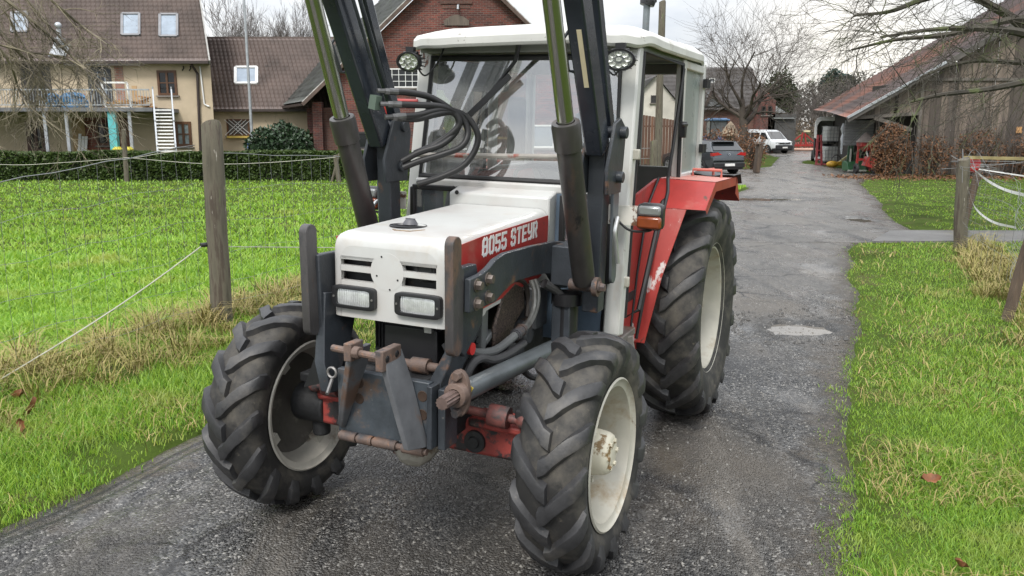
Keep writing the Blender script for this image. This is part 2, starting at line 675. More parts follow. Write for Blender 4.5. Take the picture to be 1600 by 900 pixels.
def make_rear_wheel(side):
    s = side
    hub = MB()
    hub.lathe([(0, .02 * s), (.10, .02 * s), (.13, -.02 * s), (.33, -.075 * s), (.39, -.06 * s), (.39, -.075 * s), (.33, -.09 * s), (.0, -.04 * s)], (0, 0, 0), (1, 0, 0), 44)
    for k in range(8):
        a = 2 * math.pi * k / 8
        hub.cyl((-.02 * s, .2 * math.cos(a), .2 * math.sin(a)), (.0, .2 * math.cos(a), .2 * math.sin(a)), .016, 6)
    w = obj('wheel', hub, cream, tractor, 40)
    w.location = B(-2.23, s * .765, .735)
    rim = MB()
    hw = .165
    prof = [(.437, -hw), (.444, -hw + .007), (.437, -hw + .016), (.415, -hw + .02), (.405, -hw + .06), (.385, -.06), (.385, .06), (.405, hw - .06),
            (.415, hw - .02), (.437, hw - .016), (.444, hw - .007), (.437, hw)]
    inn = [(r - .012, h) for r, h in prof[1:-1]][::-1]
    rim.lathe(prof + inn, (0, 0, 0), (1, 0, 0), 64, closed=True)
    for k in range(6):
        a = 2 * math.pi * k / 6 + .95
        rim.box((-.0 * s, .372 * math.cos(a), .372 * math.sin(a)), (.06, .05, .04), Matrix.Rotation(a, 3, 'X'))
    obj('rim', rim, cream, w, 50)
    vm = MB()
    vm.tube([(.10 * s, -.30, .20), (.14 * s, -.315, .21)], .012, 8)
    vm.lathe([(0, .05), (.016, .05), (.02, .03), (.02, 0), (0, 0)], (.09 * s, -.30, .235), (s, -.3, .3), 10)
    obj('valve', vm, steel, w)
    make_tyre('tyre', w, .745, .40, .428, 17, .036, .22, .076, s)


make_rear_wheel(1)
make_rear_wheel(-1)

# ------------------------------------------------------------------ bonnet
hood = MB()
DV = -.012
SU = [(.312, .055), (.308, .032), (.298, .014), (.280, .004), (.24, 0), (.10, 0), (-.10, 0), (-.35, 0), (-.60, 0), (-.79, 0)]


def hood_section(u, inset, n=6):
    top = 1.466 + (.312 - u) * .034 - inset * 1.0
    w = .297 - inset
    r = .062
    zb = 1.09 if u > .04 else 1.10 + (.04 - u) * .04
    pts = [B(u, DV - w, zb)]
    for k in range(n + 1):
        a = math.pi * (1 - .5 * k / n)
        pts.append(B(u, DV - w + r + r * math.cos(a), top - r + r * math.sin(a)))
    for k in range(n + 1):
        a = math.pi * (.5 - .5 * k / n)
        pts.append(B(u, DV + w - r + r * math.cos(a), top - r + r * math.sin(a)))
    pts.append(B(u, DV + w, zb))
    return pts


rows = [hood_section(u, i) for u, i in SU]
n = len(rows[0])
hood.add([p for r_ in rows for p in r_], [(i * n + j, i * n + j + 1, (i + 1) * n + j + 1, (i + 1) * n + j) for i in range(len(rows) - 1) for j in range(n - 1)])
# front face with the four grille slots left open
fw = .297 - .055
ftop = 1.466 - .055
zs = [1.09, 1.255, 1.297, 1.322, 1.364, ftop - .062]
vsx = [DV - fw, DV - .245, DV - .070, DV + .070, DV + .238, DV + fw]
for i in range(5):
    for j in range(5):
        if j in (1, 3) and i in (1, 3):
            continue
        hood.add([B(.312, vsx[j], zs[i]), B(.312, vsx[j + 1], zs[i]), B(.312, vsx[j + 1], zs[i + 1]), B(.312, vsx[j], zs[i + 1])], [(0, 1, 2, 3)])
r = .062
arc = [B(.312, DV - fw + r + r * math.cos(math.pi * (1 - .5 * k / 6)), ftop - r + r * math.sin(math.pi * (1 - .5 * k / 6))) for k in range(7)]
arc += [B(.312, DV + fw - r + r * math.cos(math.pi * (.5 - .5 * k / 6)), ftop - r + r * math.sin(math.pi * (.5 - .5 * k / 6))) for k in range(7)]
hood.add(arc, [tuple(range(len(arc)))])
for sv in (-1, 1):       # lips of the slots, going in
    for i in (1, 3):
        a, b = sorted((DV + (.238 if sv > 0 else -.245), DV + sv * .070))
        for q in ((B(.312, a, zs[i]), B(.312, b, zs[i]), B(.285, b, zs[i]), B(.285, a, zs[i])),
                  (B(.312, a, zs[i + 1]), B(.312, b, zs[i + 1]), B(.285, b, zs[i + 1]), B(.285, a, zs[i + 1])),
                  (B(.312, a, zs[i]), B(.312, a, zs[i + 1]), B(.285, a, zs[i + 1]), B(.285, a, zs[i])),
                  (B(.312, b, zs[i]), B(.312, b, zs[i + 1]), B(.285, b, zs[i + 1]), B(.285, b, zs[i]))):
            hood.add(q, [(0, 1, 2, 3)])
bonnet = part('bonnet', hood, white, smooth=40)
em = MB()
em.prism([(DV - .004 + .083 * math.cos(2 * math.pi * k / 48), 1.310 + .083 * math.sin(2 * math.pi * k / 48)) for k in range(48)], lambda p, q, t: B(t, p, q), .288, .3128)
emb = part('emblem_plate', em, white, bonnet, smooth=0)
for a, z in ((-.03, 1.375), (.05, 1.28), (-.055, 1.29), (.01, 1.235)):
    hl = MB()
    hl.lathe([(0, .0024), (.0045, .0024), (.0045, .0005), (0, .0005)], B(.312, DV + a, z), (0, -1, 0), 8)
    part('screw_hole', hl, black, bonnet)
gd = MB()
gd.box(B(.24, DV, 1.31), (.52, .02, .20))
part('grille_backing', gd, engine, bonnet)
hn = MB()
hn.lathe([(0, .02), (.05, .02), (.055, .01), (.06, 0), (.06, -.03), (0, -.03)], B(.27, .155, 1.335), (0, -1, 0), 24)
hn.lathe([(.03, .024), (.036, .026), (.04, .022)], B(.27, .155, 1.335), (0, -1, 0), 24)
part('horn', hn, black)

# brown scuff in the paint before the filler hole
sc_ = MB()
for p0, p1 in (((.165, -.065), (.165, .005)), ((.165, .005), (.095, .045)), ((.170, -.06), (.150, -.085))):
    a_, b_ = B(p0[0], p0[1], 1.4728), B(p1[0], p1[1], 1.4738)
    sc_.bar(a_, b_, .009, .003)
part('paint_scuff', sc_, mat('scuff_brown', (.34, .25, .17), .6, var=.3, vscale=30), bonnet, smooth=0)

# filler hole in the bonnet top: dark dish with a cap
fl = MB()
zt = 1.4755
fl.lathe([(.0, .002), (.080, .002), (.084, .006), (.088, .002)], B(.03, -.08, zt), (0, .034, 1), 32)
part('filler_hole', fl, black, bonnet)
fc = MB()
fc.lathe([(0, .028), (.022, .026), (.032, .012), (.036, .003)], B(.02, -.075, zt + .004), (0, .034, 1), 18)
fc.box(B(.02, -.075, zt + .028), (.045, .012, .014))
part('filler_cap', fc, mat('cap_grey', (.10, .10, .11), .5), bonnet)

# headlamps
for sv in (-1, 1):
    vc = DV + (-.166 if sv < 0 else .158)
    zc = 1.184
    fr = MB()
    W2, H2 = .112, .051
    outer, inner = [], []
    for k in range(24):
        a = 2 * math.pi * k / 24
        ca, sa = math.cos(a), math.sin(a)
        e = .28
        outer.append((W2 * math.copysign(abs(ca) ** e, ca), H2 * math.copysign(abs(sa) ** e, sa)))
        inner.append((.087 * math.copysign(abs(ca) ** .22, ca), .036 * math.copysign(abs(sa) ** .22, sa)))
    vs = [B(.309, vc + a, zc + b) for a, b in outer] + [B(.336, vc + a, zc + b) for a, b in outer] + [B(.338, vc + a * .94, zc + b * .9) for a, b in outer] + \
         [B(.338, vc + a, zc + b) for a, b in inner] + [B(.322, vc + a, zc + b) for a, b in inner]
    fs = [(q * 24 + k, q * 24 + (k + 1) % 24, (q + 1) * 24 + (k + 1) % 24, (q + 1) * 24 + k) for q in range(4) for k in range(24)]
    fr.add(vs, fs)
    h = part('headlight', fr, black, smooth=40)
    ln = MB()
    nx, nz_ = 36, 5
    vs = []
    for i in range(nx + 1):
        for j in range(nz_ + 1):
            a, b = -1 + 2 * i / nx, -1 + 2 * j / nz_
            vs.append(B(.332 - .008 * (a * a + b * b) / 2 + .0012 * (i % 2), vc + a * .0875, zc + b * .0365))
    ln.add(vs, [(i * (nz_ + 1) + j, (i + 1) * (nz_ + 1) + j, (i + 1) * (nz_ + 1) + j + 1, i * (nz_ + 1) + j + 1) for i in range(nx) for j in range(nz_)])
    part('lens', ln, lampglass, h, smooth=20)
    for q in (-1, 1):
        sw = MB()
        sw.lathe([(0, .341), (.005, .341), (.006, .336)], B(0, vc + q * .0995, zc), (0, -1, 0), 8)
        part('screw', sw, steel, h)

# side panels: red band, white sill, seam
for sv in (-1, 1):
    vo = DV + sv * .2985
    rp = MB()
    uz([(.262, 1.438), (.0, 1.454), (-.775, 1.474), (-.775, 1.350), (-.70, 1.163), (-.66, 1.155), (.058, 1.118), (.075, 1.135), (.232, 1.300)], vo, vo + sv * .004, rp)
    b = part('red_side_panel', rp, red, bonnet)
    rb = MB()     # raised lower rail of the panel with its stampings
    uz([(.225, 1.296), (.06, 1.285), (-.30, 1.300), (-.775, 1.318), (-.775, 1.296), (-.30, 1.280), (.05, 1.262), (.215, 1.278)], vo + sv * .004, vo + sv * .014, rb)
    part('panel_crease', rb, red, bonnet, bevel=.004)
    sl = MB()
    uz([(.060, 1.115), (.060, 1.070), (-.03, 1.090), (-.06, 1.122)], vo - sv * .004, vo + sv * .002, sl)
    part('white_sill', sl, white, bonnet)
    for a in (-.10, -.36, -.52):
        st = MB()
        uz([(a, 1.225), (a - .05, 1.228), (a - .05, 1.198), (a, 1.195)], vo + sv * .0035, vo + sv * .0055, st)
        part('panel_slot', st, black, bonnet)

# the model number and maker's name, as block letters cut from sheet
c_ = .22
LOOP = [(c_, 0), (1 - c_, 0), (1, c_), (1, 2 - c_), (1 - c_, 2), (c_, 2), (0, 2 - c_), (0, c_), (c_, 0)]
FIVE = [(0, .35), (0, c_), (c_, 0), (1 - c_, 0), (1, c_), (1, 1 - c_ + .1), (1 - c_, 1.1), (0, 1.1), (0, 2), (1, 2)]
GLY = {'8': [LOOP, [(0, 1.05), (1, 1.05)]], '0': [LOOP], '5': [FIVE],
       'S': [[(0, .35), (0, c_), (c_, 0), (1 - c_, 0), (1, c_), (1, 1 - c_), (1 - c_, 1), (c_, 1), (0, 1 + c_), (0, 2 - c_), (c_, 2), (1 - c_, 2), (1, 2 - c_), (1, 1.65)]],
       'T': [[(0, 2), (1, 2)], [(.5, 2), (.5, 0)]], 'E': [[(1, 2), (0, 2), (0, 0), (1, 0)], [(0, 1), (.85, 1)]],
       'Y': [[(0, 2), (0, 1 + c_ - .1), (c_, .9), (1, .9)], [(1, 2), (1, c_), (1 - c_, 0), (.15, 0)]],
       'R': [[(0, 0), (0, 2), (1 - c_, 2), (1, 2 - c_), (1, 1 + c_), (1 - c_, 1), (0, 1)], [(.5, 1), (1, 0)]]}
txt = MB()
vo = DV + .3025
cw, ch, gap, th = .040, .070, .0275, .0165
ucur, k = 0.0, 0
for chx in '8055 STEYR':
    if chx == ' ':
        ucur += .040
        continue
    for line in GLY[chx]:
        for (x0, y0), (x1, y1) in zip(line, line[1:]):
            p0 = Vector((ucur + x0 * cw, y0 / 2 * ch))
            p1 = Vector((ucur + x1 * cw, y1 / 2 * ch))
            d = (p1 - p0).normalized()
            p0 -= d * th * .42
            p1 += d * th * .42
            nn = Vector((-d.y, d.x)) * th * (.52 if abs(d.x) < .9 else .40)
            k += 1
            o2 = vo + .0010 + .00010 * (k % 9)
            txt.prism([(.006 - q.x - q.y * .06, 1.367 + q.y + q.x * .026) for q in (p0 + nn, p1 + nn, p1 - nn, p0 - nn)], lambda u, z, t: B(u, t, z), vo, o2)
    ucur += cw + gap
part('lettering', txt, mat('letter_white', (.80, .80, .78), .45, var=.04), bonnet, smooth=0)

# cowl between bonnet and windscreen, with the low front windows either side
cw_ = MB()
uz([(-.795, 1.09), (-.795, 1.565), (-.93, 1.60), (-.95, 1.09)], -.318, .285, cw_)
cowl = part('cowl', cw_, white, bevel=.012)
bt = MB()
bt.lathe([(0, .004), (.012, .004), (.012, 0)], B(-.785, -.262, 1.565), (0, -1, 0), 12)
part('bolt', bt, black, cowl)
for sv in (-1, 1):
    fm = MB()
    a, b2 = sv * .33, sv * .60
    z0, z1 = 1.12, 1.575
    for p, q in (((a, z0), (a, z1)), ((a, z1), (b2, z1)), ((b2, z1), (b2, z0)), ((b2, z0), (a, z0))):
        fm.bar(B(-.88, p[0], p[1]), B(-.88, q[0], q[1]), .03, .03, (0, 1, 0))
    w_ = part('front_quarter_window', fm, blackrub, bevel=.006)
    pn = MB()
    pn.add([B(-.885, a, z0), B(-.885, b2, z0), B(-.885, b2, z1), B(-.885, a, z1)], [(0, 1, 2, 3)])
    part('pane', pn, cabglass, w_)

# ------------------------------------------------------------------ cab
def pil(u0, z0, u1, z1, v0, v1, wu, wv, mb):
    mb.bar(B(u0, v0, z0), B(u1, v1, z1), wv, wu, B(1, 0, 0))


VC = .64
for sv in (-1, 1):
    p_ = MB()
    pil(-.885, .84, -1.10, 2.36, sv * VC, sv * .615, .085, .095, p_)
    a = part('cab_pillar', p_, pillarwhite, bevel=.012)
    if sv > 0:
        hg = MB()
        for z, uu in ((1.80, -1.03), (1.13, -.945)):
            hg = MB()
            hg.box(B(uu + .02, sv * .68, z), (.05, .03, .055))
            part('hinge', hg, cream, a, bevel=.006)
    p_ = MB()
    pil(-2.06, 1.55, -2.06, 2.38, sv * .66, sv * .655, .07, .05, p_)
    part('cab_pillar', p_, pillarwhite, bevel=.008)
    p_ = MB()
    pil(-2.72, 1.20, -2.70, 2.38, sv * .655, sv * .645, .06, .06, p_)
    rp_ = part('cab_pillar', p_, pillarwhite, bevel=.008)
    p_ = MB()      # frosted quarter light with frame and hinges
    p_.bar(B(-2.105, sv * .666, 1.60), B(-2.105, sv * .661, 2.36), .03, .03, (0, 1, 0))
    for z in (1.612, 2.335):
        p_.bar(B(-2.10, sv * .662, z), B(-2.69, sv * .655, z), .035, .07 if z < 2 else .05)
    qf = part('quarter_light', p_, pillarwhite, bevel=.006)
    g_ = MB()
    g_.add([B(-2.09, sv * .66, 1.60), B(-2.69, sv * .652, 1.60), B(-2.69, sv * .648, 2.35), B(-2.09, sv * .655, 2.35)], [(0, 1, 2, 3)])
    part('pane', g_, frosted if sv > 0 else cabglass, qf)
    for z in (1.80, 2.245):
        h_ = MB()
        h_.box(B(-2.685, sv * .69, z), (.03, .075, .06))
        h_.cyl(B(-2.72, sv * .70, z - .03), B(-2.72, sv * .70, z + .03), .014, 8)
        part('hinge', h_, black, qf)
    # door: rubber edged, clear pane
    d_ = MB()
    pts = [B(-.985, sv * .672, .92), B(-1.145, sv * .66, 2.33), B(-2.005, sv * .675, 2.33), B(-2.0, sv * .69, 1.60), B(-1.62, sv * .69, 1.50), B(-1.2, sv * .69, .92)]
    d_.tube(pts, .013, 6, closed=True)
    dr = part('door', d_, blackrub)
    if sv < 0:      # the near side window is slid open
        g_ = MB()
        g_.add([p for p in pts], [tuple(range(6))])
        part('pane', g_, sideglass, dr, smooth=0)
    hd = MB()
    hd.box(B(-1.96, sv * .71, 1.93), (.04, .05, .10))
    hd.box(B(-1.93, sv * .725, 1.96), (.02, .12, .02))
    part('door_handle', hd, black, dr, bevel=.006)

ws = MB()       # windscreen in its black rubber
pts = [B(-.955, -.595, 1.635), B(-.955, .595, 1.635), B(-1.045, .565, 2.305), B(-1.045, -.565, 2.305)]
ws.tube(pts, .019, 8, closed=True)
wsc = part('windscreen', ws, blackrub)
g_ = MB()
g_.add([p + Vector((0, .004, 0)) for p in pts], [(0, 1, 2, 3)])
part('pane', g_, cabglass, wsc)
hb = MB()
hb.bar(B(-1.05, -.60, 2.355), B(-1.05, .60, 2.355), .05, .05)
hb.bar(B(-2.70, -.63, 2.345), B(-2.70, .63, 2.345), .07, .07)
for sv in (-1, 1):
    hb.bar(B(-1.05, sv * .63, 2.36), B(-2.72, sv * .645, 2.36), .05, .05)
part('roof_rail', hb, cabgrey, bevel=.01)
sl_ = MB()
sl_.bar(B(-.925, -.60, 1.60), B(-.925, .60, 1.60), .05, .05)
part('windscreen_sill', sl_, white, bevel=.012)
wp = MB()       # wiper arm across the screen
wp.tube([B(-.90, .045, 2.37), B(-.955, .0, 2.28), B(-.965, -.16, 2.10), B(-.945, -.275, 1.99)], [.016, .012, .010, .008], 6)
wp.bar(B(-.95, -.03, 2.20), B(-.93, -.33, 1.93), .02, .03)
wpr = part('wiper', wp, black)
rail = MB()
rail.tube([B(-.915, -.60, 1.755), B(-.915, .60, 1.785)], .013, 8)
part('grab_rail', rail, mat('worn_rail', (.33, .31, .28), .5, var=.2, vscale=6, spots=[((.25, .06, .04), 4, .6, .04)]))

# roof: pressed sheet with rounded rim and a raised crown
rf = MB()
nr = 40
rings = [(.006, -.045, .0), (.0, -.042, .0), (-.008, -.030, 0), (-.006, .006, 0), (.008, .026, 0), (.06, .052, 0), (.14, .078, 0), (.22, .090, 0), (.38, .098, 0), (.58, .102, 0)]
U0, U1, V1 = -.86, -2.80, .70


def rring(ins, dz, seed):
    pts = []
    for k in range(nr * 2):
        a = 2 * math.pi * k / (nr * 2)
        ca, sa = math.cos(a), math.sin(a)
        e = .30
        hu, hv = (U0 - U1) / 2 - ins, V1 - ins
        x = math.copysign(abs(ca) ** e, ca) * hu
        y = math.copysign(abs(sa) ** e, sa) * hv
        wob = .007 * math.sin(5 * a + 1) + .005 * math.sin(11 * a)
        if ins > .02:
            wob += .010 * math.sin(x * 7) * (1 if ins < .3 else .4)
        pts.append(B((U0 + U1) / 2 + x, y, 2.405 + dz + wob + (.02 * (x / hu) if hu > 0 else 0) * -.6))
    return pts


allr = [rring(i, z, k) for k, (i, z, _) in enumerate(rings)]
vs = [p for r_ in allr for p in r_]
m2 = nr * 2
rf.add(vs, [(i * m2 + j, i * m2 + (j + 1) % m2, (i + 1) * m2 + (j + 1) % m2, (i + 1) * m2 + j) for i in range(len(allr) - 1) for j in range(m2)])
rf.add(allr[-1], [tuple(range(m2))])
cabroof = part('cab_roof', rf, roofwhite, smooth=24)
cl = MB()
pl = rring(.02, -.03, 0)
cl.add(pl, [tuple(range(m2))])
part('headlining', cl, cabgrey, cabroof, smooth=0)
ex = MB()
ex.cyl(B(-2.02, .42, 2.48), B(-2.02, .42, 2.70), .022, 12)
exh = part('intake_pipe', ex, greypipe)
exc = MB()
exc.lathe([(.0, .0), (.045, .0), (.05, .03), (.045, .05), (.03, .06), (.034, .09), (0, .10)], B(-2.02, .42, 2.69), (.18, .1, 1), 14)
for k in range(6):
    a = math.pi * k / 3
    exc.box(B(-2.02 + .045 * math.cos(a), .42 + .045 * math.sin(a) + .01, 2.735), (.012, .012, .05))
part('pipe_cap', exc, black, exh)

# things inside the cab
stw = MB()
c0 = B(-1.42, .02, 1.60)
tl = Matrix.Rotation(R(-32), 3, 'X')
stw.tube([c0 + tl @ Vector((.20 * math.cos(a), .20 * math.sin(a), 0)) for a in [2 * math.pi * k / 28 for k in range(28)]], .014, 6, closed=True)
for k in range(3):
    a = 2 * math.pi * k / 3 + .5
    stw.tube([c0, c0 + tl @ Vector((.2 * math.cos(a), .2 * math.sin(a), 0))], .010, 6)
stw.tube([c0, c0 + tl @ Vector((0, 0, -.45))], .03, 8)
part('steering_wheel', stw, black)
ds = MB()
uz([(-.97, 1.10), (-.97, 1.50), (-1.25, 1.55), (-1.32, 1.40), (-1.30, 1.10)], -.30, .30, ds)
part('dashboard', ds, mat('dash_red', (.20, .05, .045), .6), bevel=.02)
se = MB()
se.box(B(-2.05, .0, 1.22), (.48, .46, .14))
sb = se
sb.box(B(-2.30, .0, 1.56), (.46, .12, .62), Matrix.Rotation(R(10), 3, 'X'))
seat = part('seat', se, seatgreen, bevel=.05)
sh_ = MB()
sh_.box(B(-2.36, .0, 1.95), (.30, .09, .17), Matrix.Rotation(R(10), 3, 'X'))
part('headrest', sh_, seatgreen, seat, bevel=.04)
rw = MB()      # rear window frame and wall
rw.bar(B(-2.71, -.63, 1.52), B(-2.71, .63, 1.52), .05, .28)
for v in (-.22, .22):
    rw.bar(B(-2.71, v, 1.6), B(-2.71, v, 2.36), .04, .04, (0, 1, 0))
part('rear_wall', rw, cabgrey, bevel=.008)
st2 = MB()
st2.box(B(-1.55, -.48, 2.22), (.20, .35, .16))
st2.box(B(-1.35, -.16, 1.93), (.11, .06, .34))
part('cab_fitting', st2, mat('fitting_grey', (.14, .145, .14), .6), bevel=.02)
fl_ = MB()
fl_.box(B(-1.85, 0, .97), (1.22, 1.7, .05))
part('cab_floor', fl_, engine)

# ------------------------------------------------------------------ mudguards
for sv in (-1, 1):
    mg = MB()
    P = [(-1.35, .69, .602, .695), (-1.44, 1.08, .604, .755), (-1.60, 1.475, .606, .842)]
    vs = []
    for u, z, a, b in P:
        vs += [B(u, sv * a, z), B(u, sv * b, z), B(u - .012, sv * b, z - .006), B(u - .012, sv * a, z - .006)]
    fs = []
    for i in range(2):
        for j in range(4):
            fs.append((i * 4 + j, i * 4 + (j + 1) % 4, (i + 1) * 4 + (j + 1) % 4, (i + 1) * 4 + j))
    fs += [(0, 1, 2, 3), (8, 9, 10, 11)]
    mg.add(vs, fs)
    guard = part('mudguard', mg, redworn if sv > 0 else red, bevel=.004)
    uf = MB()
    vs = [B(-1.595, sv * .606, 1.470), B(-1.595, sv * .955, 1.470), B(-1.80, sv * .965, 1.622), B(-1.80, sv * .62, 1.632), B(-1.80, sv * .965, 1.60), B(-1.61, sv * .955, 1.458)]
    uf.add(vs, [(0, 1, 2, 3), (1, 5, 4, 2)])
    uf.add([B(-1.595, sv * .955, 1.478), B(-1.80, sv * .965, 1.622), B(-2.62, sv * .955, 1.612), B(-2.62, sv * .955, 1.555), B(-1.83, sv * .965, 1.565), B(-1.64, sv * .955, 1.44)],
           [(0, 1, 2, 3, 4, 5)])
    part('front_panel', uf, red, guard, smooth=20)
    tp = MB()
    tp.add([B(-1.803, sv * .62, 1.635), B(-1.803, sv * .965, 1.625), B(-2.64, sv * .955, 1.615), B(-2.64, sv * .62, 1.622)], [(0, 1, 2, 3)])
    tp.add([B(-1.803, sv * .62, 1.61), B(-1.803, sv * .965, 1.60), B(-2.64, sv * .955, 1.59), B(-2.64, sv * .62, 1.60)], [(0, 1, 2, 3)])
    part('top_panel', tp, fadedred, guard, smooth=0)
    ip = MB()
    uz([(-1.02, .74), (-1.07, 1.30), (-1.38, 1.56), (-1.80, 1.625), (-2.62, 1.612), (-2.95, 1.2), (-2.95, .75), (-2.6, .6), (-1.3, .6)], sv * .585, sv * .603, ip)
    part('inner_panel', ip, mat('inner_panel_red', (.33, .035, .03), .5, var=.2, vscale=3, spots=[((.10, .06, .045), 4, .55, .1)]), guard, smooth=0)
    ed = MB()
    ed.tube([B(-1.36, sv * .645, .71), B(-1.43, sv * .672, 1.08), B(-1.588, sv * .71, 1.472), B(-1.70, sv * .70, 1.56), B(-1.80, sv * .672, 1.635), B(-1.83, sv * .682, 1.80), B(-1.98, sv * .688, 2.30)], .011, 6)
    ed.tube([B(-1.345, sv * .607, .71), B(-1.43, sv * .609, 1.08), B(-1.585, sv * .611, 1.48), B(-1.79, sv * .617, 1.635)], .007, 6)
    part('rubber_seal', ed, blackrub, guard)
    rr_ = MB()
    rr_.add([B(-2.645, sv * .62, 1.622), B(-2.645, sv * .955, 1.612), B(-2.83, sv * .955, 1.43), B(-2.83, sv * .62, 1.43), B(-2.62, sv * .955, 1.50)], [(0, 1, 2, 3), (1, 4, 2)])
    part('rear_panel', rr_, red, guard, smooth=0)
    fp = MB()
    nn = 10
    vs = []
    for i in range(nn + 1):
        t = i / nn
        v = sv * (.63 + .34 * t)
        for du, z in ((-2.42 - .02 * math.sin(7 * t), 1.631 + .006 * math.sin(9 * t)), (-2.70, 1.635 + .012 * math.sin(6 * t)), (-2.77, 1.59 + .02 * math.sin(5 * t)), (-2.79, 1.54 + .02 * math.sin(8 * t))):
            vs.append(B(du, v, z))
    fp.add(vs, [(i * 4 + j, (i + 1) * 4 + j, (i + 1) * 4 + j + 1, i * 4 + j + 1) for i in range(nn) for j in range(3)])
    part('rubber_flap', fp, mat('grey_flap', (.045, .046, .048), .55, var=.2), guard, smooth=60)
    gh = MB()
    gh.tube([B(-2.34, sv * .71, 1.61), B(-2.34, sv * .71, 1.668), B(-2.34, sv * .90, 1.668), B(-2.34, sv * .90, 1.61)], .010, 8)
    gh.tube([B(-2.34, sv * .80, 1.668), B(-2.48, sv * .82, 1.668), B(-2.48, sv * .82, 1.61)], .009, 8)
    part('grab_handle', gh, mat('pink_red', (.50, .14, .11), .5, var=.15), guard)

# indicators on their rusty arms
for sv in (-1, 1):
    ar = MB()
    ar.box(B(-.80, sv * .70, 1.50), (.20, .012, .10))
    ind = part('indicator', ar, mat('chipped_white', (.66, .64, .58), .5, spots=[((.16, .075, .04), 7, .50, .03)]))
    body = MB()
    body.box(B(-.815, sv * .832, 1.50), (.135, .09, .135))
    part('housing', body, black, ind, bevel=.025)
    le = MB()
    le.box(B(-.768, sv * .836, 1.473), (.125, .03, .062))
    part('amber_lens', le, amber, ind, bevel=.012)
    le = MB()
    le.box(B(-.768, sv * .836, 1.532), (.115, .026, .05))
    part('clear_lens', le, clearlens, ind, bevel=.012)
    cb = MB()
    cb.tube(bez([B(-.79, sv * .64, 1.535), B(-.77, sv * .66, 1.49), B(-.76, sv * .74, 1.43), B(-.79, sv * .83, 1.43), B(-.81, sv * .85, 1.45)], 6), .007, 6)
    part('cable', cb, blackrub, ind)

# round working lamps under the roof corners
for sv in (-1, 1):
    w_ = MB()
    cc = B(-.86, sv * .612 + .004, 2.272)
    tilt = Vector((.12 * sv, -1, -.12))
    w_.lathe([(.0, -.05), (.05, -.045), (.078, -.01), (.084, .012), (.082, .02), (.070, .02), (.066, .010)], cc, tilt, 28)
    OV = .66
    SQ = lambda m_: setattr(m_, 'v', [(p[0], p[1], cc.z + (p[2] - cc.z) * OV) for p in m_.v]) or m_
    lampb = part('working_lamp', SQ(w_), black, smooth=40)
    fn = MB()
    for k in range(14):
        a = 2 * math.pi * k / 14
        fn.box(cc + Vector((.068 * math.cos(a), .025, .068 * math.sin(a))), (.006, .05, .025), Matrix.Rotation(-a + math.pi / 2, 3, 'Y'))
    fn.box(cc + Vector((0, .01, .10)), (.05, .03, .05))
    fn.cyl(cc + Vector((-.045, .01, .075)), cc + Vector((.045, .01, .075)), .012, 8)
    part('bracket', SQ(fn), black, lampb)
    gl_ = MB()
    gl_.lathe([(0, .008), (.068, .010)], cc, tilt, 24)
    part('reflector', SQ(gl_), ledglass, lampb)
    led = MB()
    for k in range(8):
        a = 2 * math.pi * k / 8
        q = cc + Vector((.045 * math.cos(a), -.011, .045 * math.sin(a)))
        led.lathe([(0, .004), (.008, .004), (.016, .008), (.017, .0)], q, tilt, 10)
    led.lathe([(0, .004), (.012, .006), (.016, 0)], cc + Vector((0, -.011, 0)), tilt, 10)
    part('led', SQ(led), mat('led_cup', (.72, .74, .68), .2, metal=.4), lampb)
    cb = MB()
    cb.tube(bez([cc + Vector((0, .05, 0)), cc + Vector((-.05 * sv, .08, -.07)), cc + Vector((-.12 * sv, .1, 0)), cc + Vector((-.16 * sv, .12, .10))], 6), .005, 5)
    part('cable', cb, blackrub, lampb)

# left hand mirror and red grab bar on the far side
mi = MB()
mi.tube([B(-1.0, -.64, 2.06), B(-.96, -.80, 2.06), B(-.95, -.83, 2.02), B(-.95, -.83, 1.80)], .013, 8)
part('grab_bar', mi, mat('bright_red', (.5, .035, .03), .4))
mi = MB()
mi.lathe([(0, .02), (.07, .015), (.082, 0), (.07, -.03), (0, -.04)], B(-1.25, -.53, 2.15), (0, -1, .05), 20)
part('mirror', mi, mat('mirror_grey', (.16, .165, .17), .35))
